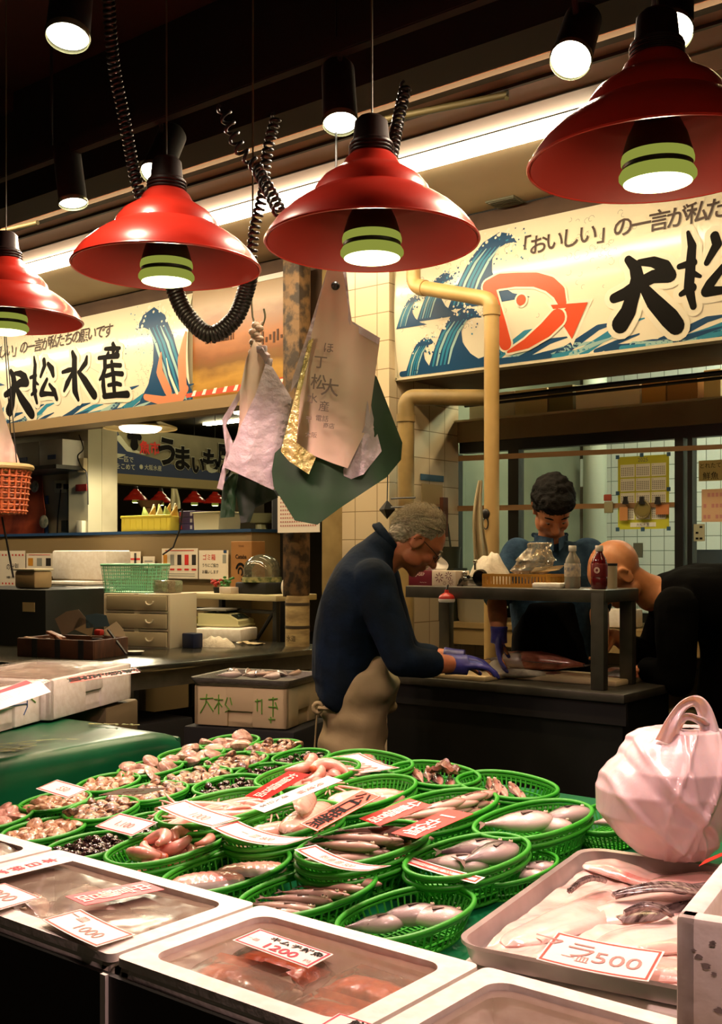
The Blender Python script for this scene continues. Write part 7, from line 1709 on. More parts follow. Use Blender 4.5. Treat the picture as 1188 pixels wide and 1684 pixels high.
for k, (px, py, w, h, rot, col, lb) in enumerate(((117, 1020, .15, .10, .5, '6b5a48', 'grey brown card propped up at the back of the brown crate'), (140, 1030, .10, .07, -.4, '8f7a58', 'tan paper corner sticking out of the brown crate'), (160, 1020, .12, .07, .1, '2f4650', 'dark blue folder leaning on the brown crate'), (192, 1042, .11, .08, -.9, 'c9b896', 'cream leaflet at the right of the brown crate'))):
    m = MB(); c = at(px, py, d=5.5); m.prism([(-w/2, -h/2), (w/2, -h/2), (w*.4, h*.3), (0, h/2), (-w*.45, h*.45)], .003, frame(c, RV*math.cos(rot)+V3((0, 0, math.sin(rot))), V3((0, 0, 1)))); solo(m, 'paper', mat('paper_'+col, col, .7), lb, 'paper', smooth=0)
m = MB(); c = at(163, 1040, d=5.4); m.box(c, (.05, .03, .03), bev=.008); solo(m, 'red_tape_roll', mat('red_plastic', 'a8281e', .4), 'small red thing at the right of the brown crate', 'tool', smooth=30)
m = MB(); m.tube([at(178, 1036, d=5.4), at(208, 1076, d=5.3)], .007, 8); solo(m, 'black_stick', M['black'], 'black stick leaning from the crate to the table', 'stick', smooth=40)
m = MB(); c = tb(222, 1076); m.lathe([(.0, .004), (.03, .004), (.045, .014), (.047, .016), (.031, .001), (0, 0)], 24, Matrix.Translation(c)); solo(m, 'small_dish', M['white'], 'small white dish in front of the plastic drawers', 'dish', smooth=50)
# plastic drawers
t = ontable('storage_tower', 'translucent white three drawer unit on the steel table', 'drawers', 248, 1062, .30)
fr = mat('milky_plastic', 'e2d8bd', .35, alpha=.95, sss=.1); dr = mat('frosted_drawer', 'c2b594', .3, alpha=.85)
H_ = .29; W_ = .40; D_ = .28
m = MB()
m.bx(-W_/2, W_/2, -D_/2, D_/2, H_-.012, H_, .004); m.bx(-W_/2, W_/2, -D_/2, D_/2, 0, .010)
for a in (-1, 1): m.bx(a*(W_/2)-.008, a*(W_/2)+.008, -D_/2, D_/2, 0, H_, .003)
m.bx(-W_/2, W_/2, D_/2-.006, D_/2, 0, H_)
for k in (1, 2): m.bx(-W_/2, W_/2, -D_/2, D_/2, k*H_/3-.005, k*H_/3+.005)
m.bx(-.012+.0, .012, -D_/2-.002, -D_/2+.012, 0, H_); m.build('frame', fr, t)
for k in range(3):
    m = MB(); z0 = k*H_/3+.008; m.bx(-W_/2+.012, W_/2-.012, -D_/2-.008, D_/2-.02, z0, z0+H_/3-.018, .004); d_ = m.build('drawer', dr, t)
    m = MB(); m.tube([(.09+.024*math.cos(a), -D_/2-.018, z0+.05+.020*math.sin(a)) for a in [PI+PI*k_/8 for k_ in range(9)]], .0045, 8); m.build('handle', fr, d_, label='white curved handle')
# teal mesh basket
c0 = wm(t) @ V3((-.11, .02, H_+.001)); t = thing('mesh_basket', 'pale teal plastic mesh basket on top of the plastic drawers', 'basket', c0, .30)
te = mat('teal_plastic', '7fc4a0', .4); 
m = MB()
def meshside(a, b2, n, z0, z1):
    a, b2 = V3(a), V3(b2)
    for k in range(n+1):
        p = a.lerp(b2, k/n); m.tube([(p.x*.9, p.y*.9, z0), (p.x, p.y, z1)], .0022, 4)
    for k in range(9): 
        z = z0+(z1-z0)*k/8; s_ = .9+.1*k/8; m.tube([(a.x*s_, a.y*s_, z), (b2.x*s_, b2.y*s_, z)], .002, 4)
X_, Y_ = .15, .11
for a, b2, n in (((-X_, -Y_), (X_, -Y_), 22), ((X_, -Y_), (X_, Y_), 16), ((X_, Y_), (-X_, Y_), 22), ((-X_, Y_), (-X_, -Y_), 16)): meshside((*a, 0), (*b2, 0), n, .003, .15)
m.build('mesh_sides', te, t, smooth=0)
m = MB(); 
for a, b2 in (((-X_, -Y_), (X_, -Y_)), ((X_, -Y_), (X_, Y_)), ((X_, Y_), (-X_, Y_)), ((-X_, Y_), (-X_, -Y_))): m.tube([(*a, .152), (*b2, .152)], .007, 8)
m.build('rim', te, t); m = MB(); m.bx(-X_*.9, X_*.9, -Y_*.9, Y_*.9, 0, .004); m.build('base', te, t, smooth=0)
m = MB(); c = c0+V3((.20, .05, 0)); m.bx(c.x-.06, c.x+.08, c.y-.05, c.y+.05, c.z, c.z+.07, .012); solo(m, 'clear_box', film('hazy_box', 'bfae8c', .4, .45, .1, .2, 10), 'hazy clear plastic box beside the teal mesh basket', 'box', smooth=30)
# foam boxes around
def fb(lb, px, py, z, sx, sy, h, rz=.25, tape=None, name='foam_box'):
    t = thing(name, lb, 'box', at(px, py, z=z), rz); m = MB(); m.box((0, 0, h/2), (sx, sy, h), bev=.012); m.build('box_body', M['foam'], t, smooth=30)
    if tape: m = MB(); m.box((tape, -sy/2, h*.72), (.055, .004, .05)); m.build('blue_tape', mat('navy_tape', '1d3a66', .5), t, smooth=0)
    return t
fb('large foam box standing on its side behind the brown crate', 134, 1046, TZ, .38, .2, .30, tape=.16)
fb('foam box with a blue label behind the digital scale', 312, 1024, TZ, .34, .22, .29, tape=-.08)
cloth_lump('folded_towel', 'white towel folded on the foam box behind the scale', at(303, 960, z=TZ+.29), .13, .08, .05, towelm, 5, .2)
fb('low white foam box carrying the digital scale', 372, 1053, TZ, .30, .24, .075, .35)
t = thing('digital_scale', 'cream digital weighing scale with a steel plate on a low foam box', 'scale', at(368, 1051, z=TZ)+V3((0, .02, .078)), .35)
sc_m = mat('cream_scale', 'c4c092', .35)
m = MB(); m.prism([(-.13, .012), (.13, .012), (.13, .035), (.05, .075), (-.13, .08)], .22, frame((0, .11, 0), (1, 0, 0), (0, 0, 1))); 
m.v = [V3((p.x, p.y, p.z)) for p in m.v]; bo_ = m.build('scale_body', sc_m, t, smooth=30)
m = MB(); m.bx(-.14, .14, -.112, .112, .0, .014, .004); m.build('base', sc_m, t)
m = MB(); m.bx(-.15, .05, -.105, .105, .092, .104, .003); m.bx(-.06, -.04, -.01, .01, .075, .092); m.build('weighing_plate', M['steel'], t)
m = MB(); T = frame((.092, -.0, .0575), (.083, 0, -.042), (0, 1, 0)); m.box((0, 0, .0), (.05, .15, .006), T); m.build('display', mat('dark_display', '1c2420', .15), t, smooth=0)
m = MB(); m.text('0.00', frame((.0925, -.02, .0615), (0, 1, 0), (-.083, 0, .042)), .02); m.build('digits', mat('dim_digits', '5a6a58', .5), t, smooth=0)
cloth_lump('towel', 'crumpled white towel on the table edge in front of the scale', tb(357, 1064), .11, .05, .055, towelm, 21, .3)
m = MB(); c = tb(412, 1060); m.grid(lambda u, v: (c.x+(u-.5)*.16, c.y+(v-.5)*.07, c.z+.01+.012*noise.noise(V3((u*4, v*4, 4)))), 12, 6, thick=.003); solo(m, 'seafood_packet', mat('packet', 'a8916a', .3, col2='d0bf98', scale=30), 'small flat packet at the right end of the steel table', 'packet', smooth=50)
m = MB(); c = tb(312, 1066); m.box(c+V3((0, .02, .04)), (.09, .07, .08), bev=.006); solo(m, 'navy_box', mat('navy_plastic', '14203f', .4), 'small navy box left of the crumpled towel', 'box', smooth=30)
m = MB(); c = tb(318, 1040); m.lathe([(.03, 0), (.045, .06), (.047, .06), (.033, 0)], 16, Matrix.Translation(c)); 
for k in range(10): m.ell(c+V3((rnd.uniform(-.04, .04), rnd.uniform(-.04, .04), .06+rnd.uniform(0, .04))), (.02, .014, .012), n=8, mi=1)
solo(m, 'cup_of_bands', [fr, M['yellow']], 'small cup of yellow rubber bands between the drawers and the scale', 'cup', smooth=50)
# black cabinet at far left
m = MB(); q0, q1 = at(-60, 990, d=6.2), at(84, 990, d=5.75)
t = thing('black_cabinet', 'black cabinet with a pale label at the far left edge', 'cabinet', (q1.x-.50, q1.y+.2, FL), .15)
m.bx(-.5, .35, -.2, .3, 0, q1.z+.06-FL, .006); m.build('cabinet_body', mat('black_green_panel', '0d100c', .5), t, smooth=30)
m = MB(); m.bx(.18, .27, -.204, -.2, q1.z-FL-.06, q1.z-FL-.01); m.build('pale_label', mat('tan_paper', 'bda97c', .7), t, smooth=0)
tp_ = wm(t) @ V3((.1, -.05, q1.z+.061-FL))
m = MB(); m.box(tp_+V3((0, 0, .05)), (.19, .12, .10), bev=.015); m.box(tp_+V3((0, 0, .105)), (.20, .13, .012), bev=.004, mi=1); solo(m, 'lidded_container', [mat('beige_container', 'b59c74', .35), fr], 'beige lidded container on top of the black cabinet', 'container', smooth=30)
# styrofoam box on stand, with steel tray of fish (middle)
c = at(425, 1120, z=1.03); fx_ = thing('foam_box', 'foam box with green scrawled characters left of the grey haired man', 'box', V3((c.x, c.y, .86)), -.12)
rzb = .33; fx_.rotation_euler = (0, 0, rzb)
foam_geo(.42, .36, .165, .025).build('box_body', mat('tan_foam', 'c9b58c', .75, bump=.1), fx_, smooth=30)
ms = MB(); fz = frame((-.12, -.1808, .105), (1, 0, 0), (0, 0, 1)); 
for (x, P) in ((-.15, [[(-.03, .02), (.03, .025)], [(0, .04), (-.005, 0), (-.03, -.04)], [(0, .01), (.03, -.03)]]), (-.095, [[(-.02, .02), (.02, .02)], [(0, .04), (0, -.04)], [(0, .01), (-.02, -.02)], [(0, .01), (.015, -.01)]]), (-.055, [[(0, .03), (-.01, 0), (.01, -.02), (-.01, -.03)], [(.012, .03), (.02, .0)]]), (.10, [[(-.02, .03), (-.02, -.02)], [(-.03, .02), (.0, .025)], [(0, .03), (0, -.03)]]), (.15, [[(-.02, .03), (.02, .035)], [(0, .04), (0, -.04)], [(.01, .02), (.02, -.01)], [(-.02, .0), (.02, .0)]]), (.14, [[(-.01, -.05), (.02, -.05)], [(.0, -.04), (.0, -.065)]])):
    for st in P: ms.tube([(x+a, -.182, .09+b2) for a, b2 in st], .0025, 6)
ms.build('green_scrawl', scr, fx_, smooth=0, label='green marker characters')
tt = thing('steel_tray', 'steel tray of mixed fish resting on the scrawled foam box', 'tray', fx_.location+V3((0, 0, .166)), rzb)
m = MB(); a_, b_ = .225, .195; rings = [rrect(a_-.02, b_-.02, .02, 0), rrect(a_-.008, b_-.008, .03, .03), rrect(a_+.003, b_+.003, .035, .033), rrect(a_+.003, b_+.003, .035, .028), rrect(a_-.012, b_-.012, .03, .0), rrect(a_-.02, b_-.02, .02, -.002)]
K = len(rings[0]); vs = [p for r in rings for p in r]; fs = [[i*K+j, i*K+(j+1) % K, (i+1)*K+(j+1) % K, (i+1)*K+j][::-1] for i in range(len(rings)-1) for j in range(K)] + [list(range(K)), [(len(rings)-1)*K+j for j in range(K)][::-1]]
m.add(vs, fs); m.build('tray_body', M['steel'], tt, smooth=50)
rnd = random.Random(2); TT = wm(tt)
for k in range(9):
    q = TT @ V3((-.14+.035*k, rnd.uniform(-.08, .06), .012+.006*(k % 3)))
    dup((fat, fatg, slimb)[k % 3], q, rnd.uniform(.6, 2.4)+rzb, 'fish jumbled in the steel tray on the scrawled foam box', 'fish in the steel tray')
m = MB(); m.box((fx_.location.x, fx_.location.y, .503), (.5, .4, .706), R=Matrix.Rotation(rzb, 4, 'Z'), bev=.01); solo(m, 'box_stand', M['blackm'], 'dark stand under the scrawled foam box', 'stand', smooth=30)
m = MB(); c = at(375, 1205, d=4.5); m.box((c.x-.30, c.y+.42, .60), (.34, .3, .52), R=Matrix.Rotation(rzb, 4, 'Z'), bev=.01); solo(m, 'foam_box', mat('tan_foam', 'c9b58c'), 'tall pale box standing low behind the back row of baskets', 'box', smooth=30)
# ------------------------------------------------------------------ bins, signs and goods behind the table
yb_ = 5.0
bx0, bx1 = at(-40, 900, y=yb_).x, at(414, 900, y=yb_).x
m = MB(); m.bx(bx0, bx1, yb_, yb_+.4, FL, 1.715, .004); m.bx(bx0-.01, bx1+.01, yb_-.015, yb_+.41, 1.715, 1.735, mi=1)
solo(m, 'bin_cabinet', [mat('cabinet_tan', '7d6a48', .6), mat('cabinet_blue', '1f3f66', .5)], 'long recycling bin cabinet with a blue top behind the steel table', 'cabinet', smooth=0)
def sign(x0_, x1_, y0_, y1_, lb, stuff, base='e2d8c4'):
    y = yb_-.02; a, b2 = at(x0_, y0_, y=y), at(x1_, y1_, y=y); t = thing('bin_sign', lb, 'sign', ((a.x+b2.x)/2, y, b2.z)); m = MB(); m.bx(a.x, b2.x, y-.004, y, b2.z, a.z); m.build('board', mat('sign_'+base, base, .5), t, world=True, smooth=0)
    W = b2.x-a.x; Hh = a.z-b2.z; m = MB(); mats = []
    for s, fx, fz, sz, mt in stuff:
        if mt not in mats: mats.append(mt)
        if isinstance(s, str): m.text(s, frame((a.x+W*fx, y-.005, b2.z+Hh*fz), (1, 0, 0), (0, 0, 1)), sz, .01, fit=W*.95, mi=mats.index(mt))
        else: m.bx(a.x+W*(fx-s[0]/2), a.x+W*(fx+s[0]/2), y-.0055, y-.0045, b2.z+Hh*(fz-s[1]/2), b2.z+Hh*(fz+s[1]/2), mi=mats.index(mt))
    if mats: m.build('print', [MATS[k] if k in MATS else M[k] for k in mats], t, world=True, smooth=0)
mat('amber_can', 'c98a2a', .5); mat('grey_can', '8d8d84', .5); mat('dark_can', '2b2622', .5)
sign(-30, 42, 906, 965, 'white bin sign with a red striped border at the far left edge', [('の分別', .72, .55, .055, 'black_ink'), ('お願いします', .7, .25, .022, 'black_ink')] + [((.03, .05), .05+k*.075, .88, 0, 'red_ink') for k in range(13)] + [((.03, .05), .05+k*.075, .08, 0, 'red_ink') for k in range(13)])
def cans(n): 
    o = []
    for k in range(n): o += [((.55/n, .34), (k+.5)/n, .62, 0, ('amber_can', 'grey_can', 'dark_can', 'red_ink', 'dark_can')[k % 5]), ((.6/n, .06), (k+.5)/n, .30, 0, 'red_ink')]
    o += [((.8, .025), .5, .93, 0, 'red_ink'), ((.85, .02), .5, .16, 0, 'grey_can'), ((.85, .02), .5, .09, 0, 'grey_can')]
    return o
sign(44, 88, 910, 948, 'bin sign picturing cans, left of the long foam box', cans(3))
sign(267, 326, 902, 952, 'bin sign picturing five kinds of drinks, above the folded towel', cans(5))
sign(328, 376, 905, 953, 'white garbage bin sign with red heading above the folded towel', [('ゴミ箱', .36, .76, .042, 'red_ink'), ('うちにご協力', .4, .48, .026, 'black_ink'), ('お願いします', .4, .25, .026, 'black_ink'), ((.12, .3), .88, .7, 0, 'grey_can'), ((.1, .1), .9, .95, 0, 'cabinet_blue')])
sign(215, 232, 907, 932, 'small bin sign with a red cross left of the cans sign', [((.9, .12), .5, .5, 0, 'red_ink'), ((.2, .8), .5, .5, 0, 'dark_can')])
sign(236, 255, 915, 935, 'small white sticker left of the cans sign', [((.7, .1), .5, .6, 0, 'grey_can')])
# cardboard box
y = 4.86; a, b2 = at(380, 893, y=y), at(414, 962, y=y); t = thing('cardboard_box', 'brown cardboard box with a round black emblem beside the bin signs', 'box', ((a.x+b2.x)/2, y+.1, 1.34))
m = MB(); m.bx(a.x, b2.x, y, y+.12, 1.345, a.z+.01, .003); cbm = mat('cardboard', '9a6b38', .75, col2='8a5e30', scale=5); m.build('carton', cbm, t, world=True, smooth=0)
m = MB(); W = b2.x-a.x; cx = (a.x+b2.x)/2; m.text('Cataba', frame((cx, y-.002, a.z-.085), (1, 0, 0), (0, 0, 1)), .035, .015); m.text('TEXAS', frame((cx, y-.002, a.z-.02), (1, 0, 0), (0, 0, 1)), .016)
m.strokes([[(math.cos(q)*.038, math.sin(q)*.05, .008) for q in [k*.35-1.2 for k in range(12)]], [(math.cos(q)*.018, math.sin(q)*.024, .006) for q in [k*.5-1 for k in range(10)]]], frame((cx-.005, y-.002, a.z-.18), (1, 0, 0), (0, 0, 1))); m.build('emblem', M['ink'], t, world=True, smooth=0)
# pale counter slab
m = MB(); a = at(350, 975, y=4.66); b2 = at(462, 972, y=4.66); z_ = 1.335; m.bx(a.x-.3, b2.x, 4.62, 4.98, z_-.035, z_, .004)
t = thing('pale_counter', 'pale counter slab on a braced black frame behind the scale', 'counter', ((a.x+b2.x)/2, 4.8, FL)); m.build('slab', mat('pale_slab', 'c9bd96', .4), t, world=True, smooth=30)
m = MB(); 
for x in (a.x-.2, b2.x-.05): m.bx(x-.015, x+.015, 4.66, 4.69, FL, z_-.035); m.bx(x-.015, x+.015, 4.92, 4.95, FL, z_-.035)
m.tube([(a.x-.1, 4.67, .5), (b2.x-.05, 4.67, z_-.08)], .012, 8); m.tube([(a.x-.2, 4.67, z_-.1), (b2.x-.05, 4.67, z_-.1)], .012, 8); m.build('frame', M['black'], t, world=True, smooth=30)
for px, lb in ((425, 'clear domed food cover nearest the rusty post'),):
    c = at(px+6, 955, y=4.80); c.z = z_; m = MB(); m.lathe([(.11, .1), (.115, .14), (.10, .19), (.07, .22), (.03, .235), (0, .238)], 28, Matrix.Translation(c)); m.bx(c.x-.13, c.x+.13, 4.70, 4.92, z_, z_+.07, .01, mi=1); m.lathe([(.12, .07), (.12, .1), (0, .1)], 28, Matrix.Translation(c), mi=2)
    solo(m, 'food_cover', [film('clear_dome', 'd8d0b0', .45, .12, .05, 0), M['blackm'], mat('greens', '4c5a30', .6, col2='a09a68', scale=40)], lb, 'food cover', smooth=50)
for k, (px, col, lb) in enumerate(((357, 'a82c24', 'tiny red potted flower on the pale counter'), (372, '3f7a34', 'tiny green potted plant on the pale counter'))):
    c = at(px, 962, y=4.72); c.z = z_; t = thing('potted_plant', lb, 'plant', c); m = MB(); m.lathe([(0, 0), (.018, 0), (.024, .035), (0, .035)], 16); m.build('pot', (M['blackm'], M['white'])[k], t)
    m = MB(); rnd = random.Random(k)
    for q in range(14): m.ell((rnd.gauss(0, .014), rnd.gauss(0, .014), .045+rnd.uniform(0, .035+.02*k)), (.011, .011, .008), n=8)
    m.build('leaves', mat('plant_'+col, col, .6), t)
c = at(375, 972, y=4.66); m = MB(); m.box((c.x, 4.67, z_+.02), (.10, .07, .04), bev=.004); solo(m, 'cream_tray', mat('cream_card', 'd8c8b4'), 'small cream tray in front of the tiny potted plants', 'tray', smooth=30)
# things on the bin cabinet
def cab(px): p = at(px, 900, y=yb_+.15); return V3((p.x, p.y, 1.735))
a, b2 = cab(226), cab(305); t = thing('yellow_crate', 'yellow plastic crate of vegetables on the bin cabinet', 'crate', (a+b2)/2)
W = (b2.x-a.x); ym = mat('yellow_plastic', 'd9c94a'); m = MB()
for s in (-1, 1): m.bx(-W/2, W/2, s*.14-.005, s*.14+.005, 0, .10, .003); m.bx(s*W/2-.005, s*W/2+.005, -.14, .14, 0, .10, .003); m.bx(-W/2-.008, W/2+.008, s*.14-.01, s*.14+.01, .092, .11, .004)
m.bx(-W/2, W/2, -.14, .14, 0, .006)
for k in range(8): x = -W/2+W*(k+.5)/8; m.bx(x-.004, x+.004, -.149, -.143, .01, .09)
m.build('crate_body', M['yellow'], t)
for k in range(9):
    c = (a+b2)/2+V3((-W*.30+W*.075*k, -.02+.04*(k % 2), .02)); m = MB(); m.tube([c, c+V3((.01, 0, .10)), c+V3((-.005+.02*(k % 3), 0, .15+.02*(k % 2)))], [.022, .026, .006], 10, rnd=True)
    solo(m, 'vegetable', mat('veg_%d' % (k % 3), ('8a9a4a', 'c9c09a', 'a0803c')[k % 3], .6), 'vegetable standing up in the yellow crate', 'vegetable', 'vegetables in the yellow crate', smooth=60)
a, b2 = cab(307), cab(334)
for r in range(3):
    m = MB(); m.bx(a.x, b2.x, yb_+.08, yb_+.28, 1.736+r*.045, 1.779+r*.045, .003); m.bx(a.x+.01, a.x+.03, yb_+.078, yb_+.08, 1.745+r*.045, 1.77+r*.045, mi=1); m.bx(b2.x-.05, b2.x-.03, yb_+.078, yb_+.08, 1.745+r*.045, 1.77+r*.045, mi=2)
    solo(m, 'small_carton', [mat('violet_carton', '4b3a62', .5), M['red'], M['white']], 'violet printed carton beside the yellow crate, %s of the stack' % ('bottom', 'middle', 'top')[r], 'carton', 'violet cartons', smooth=0)
a, b2 = cab(336), cab(379); W = b2.x-a.x; c = (a+b2)/2; m = MB(); m.prism([(-W/2+.01, 0), (W/2-.01, 0), (W/2, .11), (-W/2, .11)], .2, frame(c+V3((0, .1, 0)), (1, 0, 0), (0, 0, 1))); m.bx(c.x-W/2-.006, c.x+W/2+.006, c.y-.105, c.y+.105, 1.845, 1.857, .004)
solo(m, 'white_tub', mat('ivory_tub', 'd6cfa8', .4), 'ivory rectangular tub at the right end of the bin cabinet', 'tub', smooth=20)
# long foam box and lids in front of the cabinet
t = fb('long white foam box behind the teal mesh basket', 150, 955, 1.40, .56, .22, .20, .05); t.location.y = 4.75; t.location.x = at(150, 900, y=4.75).x
m = MB(); c = at(125, 950, y=4.55); m.bx(c.x-.2, c.x+.2, 4.45, 4.68, 1.37, 1.395, .006); solo(m, 'foam_board', M['foam'], 'flat white foam board lying in front of the long foam box', 'foam board', smooth=30)
m = MB(); c = at(140, 950, y=4.66); m.bx(c.x-.35, c.x+.35, 4.40, 4.90, FL, 1.368, .01); solo(m, 'steel_stand', M['dsteel'], 'steel stand under the long white foam box', 'stand', smooth=20)
# wall things at far left
yw_ = 5.44
def wl_(px, py, y=yw_): return at(px, py, y=y)
a, b2 = wl_(-40, 778), wl_(78, 905); m = MB()
flagm = mat('orange_flag', 'c0502a', .7, col2='7a2416', scale=4, detail=6, ramp=(.4, .6))
m.grid(lambda u, v: (a.x+(b2.x-a.x)*u*(1-.12*abs(v-.45)), yw_-.02+.03*noise.noise(V3((u*4, v*4, 1))), b2.z+(a.z-b2.z)*v), 30, 20, thick=.004)
solo(m, 'festival_flag', flagm, 'crumpled orange red festival flag on the white wall at left', 'flag', smooth=60)
for px, py, r, col, lb in ((57, 800, .055, 'd0c9b0', 'round pale badge on the orange flag'), (72, 858, .06, 'b0a890', 'grey green patch at the lower edge of the orange flag')):
    c = wl_(px, py, yw_-.05); m = MB(); m.ell(c, (r, .012, r*.9)); solo(m, 'badge', mat('badge_'+col, col, .5, col2='4a5a4a', scale=18), lb, 'badge', smooth=50)
for py in (822, 870): a = wl_(77, py, yw_-.01); m = MB(); m.box(a, (.04, .005, .07)); solo(m, 'blue_tape_piece', MATS['navy_tape'], 'blue tape at the edge of the orange flag, %s one' % ('upper' if py < 850 else 'lower'), 'tape', smooth=0)
q0, q1 = wl_(14, 765, 5.15), wl_(108, 765, 5.15); zb2 = q1.z
m = MB(); m.bx(q0.x-.5, q1.x+.02, 5.05, 5.44, zb2-.03, zb2); solo(m, 'wall_shelf', M['dsteel'], 'steel wall shelf carrying two white boxes at upper left', 'shelf', smooth=0)
mid = wl_(70, 765, 5.15).x
for x0_, x1_, k in ((q0.x, mid-.005, 0), (mid, q1.x, 1)):
    t = thing('white_storage_box', 'white box with a blue sticker on the wall shelf, %s one' % ('left' if k == 0 else 'right'), 'box', ((x0_+x1_)/2, 5.25, zb2)); m = MB(); m.bx(x0_, x1_, 5.12, 5.40, zb2+.001, zb2+.20, .004); m.build('box_body', mat('box_white', 'ddd8c6', .5), t, world=True, smooth=30)
    m = MB(); cx = x0_+(x1_-x0_)*.55; m.bx(cx-.05, cx+.05, 5.116, 5.12, zb2+.05, zb2+.085); m.build('sticker', mat('blue_sticker', '2a4a90', .5), t, world=True, smooth=0)
def wallbox(px, py, w, h, col, lb, nm, y=yw_-.02, cat='switch', dp=.04):
    c = at(px, py, y=y); m = MB(); m.box((c.x, y+dp/2, c.z), (w, dp, h), bev=.004); return solo(m, nm, mat('wb_'+col, col, .5), lb, cat, smooth=30)
wallbox(99, 800, .16, .10, 'c4bd98', 'cream socket box with plugs on the white wall', 'socket_box', 5.40)
wallbox(94, 799, .035, .04, '141210', 'left black plug in the cream socket box', 'plug', 5.37, 'plug'); wallbox(106, 800, .035, .04, '141210', 'right black plug in the cream socket box', 'plug', 5.37, 'plug')
for px, px2, lb in ((100, 95, 'left'), (112, 113, 'right')): m = MB(); m.tube([at(px, 805, y=5.37), at(px2, 850, y=5.38), at(px2-2, 905, y=5.38)], .006, 6); solo(m, 'cable', M['rubber'], '%s black cable hanging from the socket box' % lb, 'cable', smooth=40)
wallbox(104, 865, .06, .09, '2c3430', 'dark thermostat below the socket box', 'thermostat', 5.40); wallbox(130, 870, .07, .13, 'd2cbaf', 'white switch box low on the white pillar at left', 'switch_box', 5.28)
wallbox(133, 802, .14, .055, '7a1f18', 'small dark red sign on the white pillar at left', 'red_sign', 5.30, 'sign', .012); wallbox(132, 765, .08, .11, 'b5a278', 'tan box with wires on the white pillar at left', 'junction_box', 5.27, 'box')
m = MB(); m.tube(spline([at(130, 715, y=5.29), at(137, 738, y=5.27), at(128, 750, y=5.26), at(134, 768, y=5.26), at(143, 780, y=5.28), at(145, 830, y=5.29)], 6), .005, 6); solo(m, 'cable', M['rubber'], 'looping black cable on the white pillar at left', 'cable', smooth=40)
m = MB(); c = at(164, 700, y=5.7); m.lathe([(.055, at(164, 783, y=5.7).z), (.055, 3.4)], 20, Matrix.Translation((c.x, 5.7, 0))); zb3 = at(164, 784, y=5.7).z; m.lathe([(.12, zb3-.03), (.12, zb3), (.055, zb3+.01)], 20, Matrix.Translation((c.x, 5.7, 0)))
solo(m, 'ceiling_duct', mat('duct_cream', 'b8ab7c', .5), 'cream ceiling pipe with a round foot left of the far wave banner', 'pipe', smooth=40)
# round lamp
c = at(231, 703, d=7.8); t = thing('round_ceiling_lamp', 'round saucer lamp glowing above the far wave banner', 'lamp', c)
m = MB(); m.lathe([(.26, -.01), (.262, 0), (.12, .05), (.03, .06), (.03, .08)], 40, cap=False); m.tube([(0, 0, .07), (0, 0, 3.38-c.z)], .008, 8); m.build('saucer', mat('saucer_tan', 'b09a6a', .4), t)
m = MB(); m.lathe([(0, -.03), (.12, -.03), (.145, -.014), (.15, 0)], 40, cap=False); m.f = [q[::-1] for q in m.f]; m.build('glowing_disc', emat('disc_glow', 'fff0d0', 9), t)
pl = bpy.data.lights.new('saucer_light', 'SPOT'); pl.spot_size = math.radians(165); pl.energy = 90; pl.color = (1, .86, .6); pl.shadow_soft_size = .12; po = bpy.data.objects.new('saucer_light', pl); C.objects.link(po); po.parent = t; po.location = (0, 0, -.12)
for k, (x, y) in enumerate(((-8.6, 4.9), (-4.6, 4.95))):  # unseen tubes added to brighten the dark left wall and its flag
    ceiling_tube('ceiling_light', ('added short fill light under the left fascia, beyond the left edge', 'added short fill light under the left fascia, nearest the rusty post')[k], x-.35, x+.35, y, 2.49, TUBE_E*.25, .06, 'added fascia tubes', col='ffe9b8')
# far navy banner
fb0, fb1 = at(170, 740, x=-8.2), at(392, 740, x=-8.2)
t = thing('far_banner', 'dark blue wave banner of the far stall with black outlined characters', 'banner', (-8.2, (fb0.y+fb1.y)/2, 2.33))
def fbn(u, v, h=0.0): return V3((-8.2+h, fb0.y+(fb1.y-fb0.y)*u, 2.34+.44*v))
m = MB(); m.grid(lambda u, v: fbn(u, v), 4, 2); m.bx(-8.26, -8.201, fb0.y, fb1.y, 2.34, 2.78); m.build('sheet', mat('far_banner_tan', '8a8260', .5, col2='77704f', scale=3), t, world=True, smooth=0)
FB_ = frame(fbn(0, 0, .004), (0, 1, 0), (0, 0, 1)); LW = fb1.y-fb0.y
m = MB(); m.prism([(0, .0), (LW, .0), (LW, .07), (LW*.5, .12), (LW*.36, .17), (LW*.22, .20), (LW*.12, .30), (LW*.08, .44), (0, .44)], .001, FB_, mi=0)
m.strokes([[(.02, .10, .04), (.12, .16, .03), (.25, .18, .004)], [(.18, .33, .03), (.28, .24, .025), (.5, .2, .003)], [(.0, .3, .05), (.06, .36, .03)]], FB_ @ Matrix.Translation((0, 0, .003)), mi=1)
m.build('navy_swell', [mat('far_navy', '14284e', .5), mat('far_white', 'b8b8a0', .5)], t, world=True, smooth=0)
m = MB(); 
for i, (ch, x, z, s) in enumerate((('う', .80, .25, .30), ('ま', 1.02, .20, .26), ('い', 1.24, .14, .20), ('も', 1.42, .20, .26), ('の', 1.64, .12, .18), ('屋', LW-.12, .26, .26))):
    x = x*LW/1.85
    m.text(ch, FB_ @ Matrix.Translation((x, z, .006)), s*1.0, .06, mi=0); m.text(ch, FB_ @ Matrix.Translation((x, z, .009)), s*.99, .042, mi=1)
m.text('魚市', FB_ @ Matrix.Translation((.55, .27, .006)), .13, .03, mi=2); m.text('一匹で', FB_ @ Matrix.Translation((.26, .14, .006)), .06, .01, mi=0); m.text('心をこめて', FB_ @ Matrix.Translation((.22, .07, .006)), .06, .01, mi=0); m.text('◉ 大阪水産', FB_ @ Matrix.Translation((.56, .08, .006)), .055, .01, mi=0)
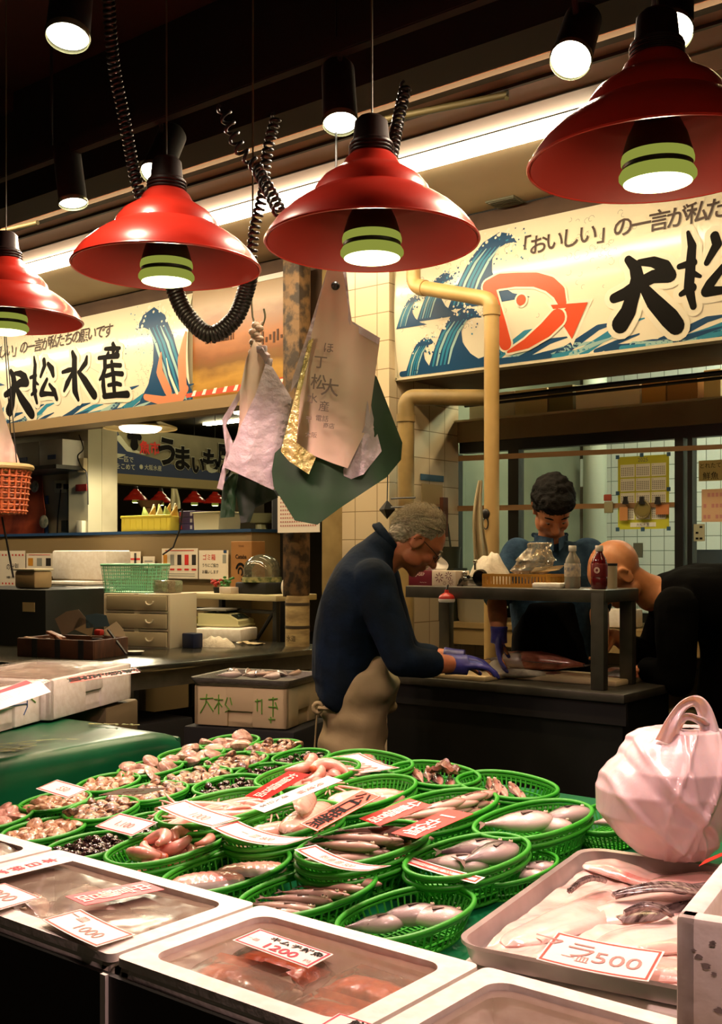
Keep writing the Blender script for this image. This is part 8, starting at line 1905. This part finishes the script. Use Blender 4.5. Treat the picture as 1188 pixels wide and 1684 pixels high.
m.strokes([[(.30, .36, .03), (.36, .40, .03), (.42, .36, .03)], [(.36, .40, .02), (.36, .28, .05)]], FB_ @ Matrix.Translation((0, 0, .006)), mi=1)
m.build('lettering', [mat('far_white', 'b8b8a0'), M['ink'], M['red']], t, world=True, smooth=0)
m = MB(); m.bx(-8.3, -8.1, fb0.y, fb1.y+2, 2.24, 2.33); [m.tube([(-8.2, y_, 2.33), (-8.2, y_, 3.4)], .01, 6) for y_ in (fb0.y-.03, fb1.y+1.9)]
solo(m, 'canopy_edge', mat('canopy_tan', '9c8a5a', .5), 'tan edge under the far wave banner', 'canopy', smooth=0)
# far stall fittings
m = MB(); c0_, c1_ = at(185, 880, d=14), at(360, 880, d=14)
for px, w_px, z0, z1, col, lb, d in ((172, 30, FL, 1.95, '463a24', 'brown far partition below the leftmost small lamp', 12.5), (235, 80, FL, 2.0, '4f462e', 'wide dull panel behind the yellow crate', 14.5), (330, 90, FL, 2.05, '5c5030', 'olive panel below the right small lamps', 14.0), (405, 50, FL, 2.2, '3c3018', 'dark cupboard left of the rusty post', 11)):
    c = at(px, 900, d=d); w = w_px*d/F; m = MB(); m.bx(c.x-w/2, c.x+w/2, c.y-.1, c.y+.1, z0, z1); solo(m, 'partition', mat('part_'+col, col, .7, col2='2c2414', scale=2), lb, 'partition', smooth=0)
t = None
m = hung('', '', None, 287, 790, 838, .02, .13, 11.5, seed=5); solo(m, 'hanging_cloth', mat('far_white_cloth', 'cfc8a8', .8), 'white cloth hanging among the small far lamps', 'cloth', smooth=70)
m = MB(); m.tube([at(300, 838, y=4.95), at(296, 870, y=4.95), at(285, 900, y=4.95), at(268, 912, y=4.95)], .006, 6); solo(m, 'cable', M['rubber'], 'black cable hanging over the bin signs', 'cable', smooth=40)
for k, (px, py, r, col, lb) in enumerate(((430, 860, .16, '7a7550', 'pale round bowl stacked in the far cupboard'), (345, 862, .14, '8a3a30', 'dull red pack behind the ivory tub'), (247, 835, .12, '6a4a28', 'brown bowl behind the hung white cloth'))):
    c = at(px, py, d=9.5); m = MB(); m.lathe([(0, 0), (r*.6, 0), (r, r*.5), (0, r*.5)], 20, Matrix.Translation(c)); m.lathe([(.05, FL-c.z), (.05, 0)], 8, Matrix.Translation(c)); solo(m, 'bowl', mat('bowl_'+col, col, .6), lb, 'bowl', smooth=40)
m = MB(); c = at(466, 930, d=7.2); m.bx(c.x-.06, c.x+.10, c.y-.05, c.y+.05, FL, 2.0, .01); solo(m, 'black_locker', M['blackm'], 'tall black locker just left of the rusty post', 'locker', smooth=20)
m = MB(); c = at(476, 966, d=6.5); m.ell(c, (.05, .05, .07)); m.tube([c, (c.x, c.y, 1.9)], .004, 6); solo(m, 'white_bag', M['white'], 'small white bag hanging at the left side of the rusty post', 'bag', smooth=50)
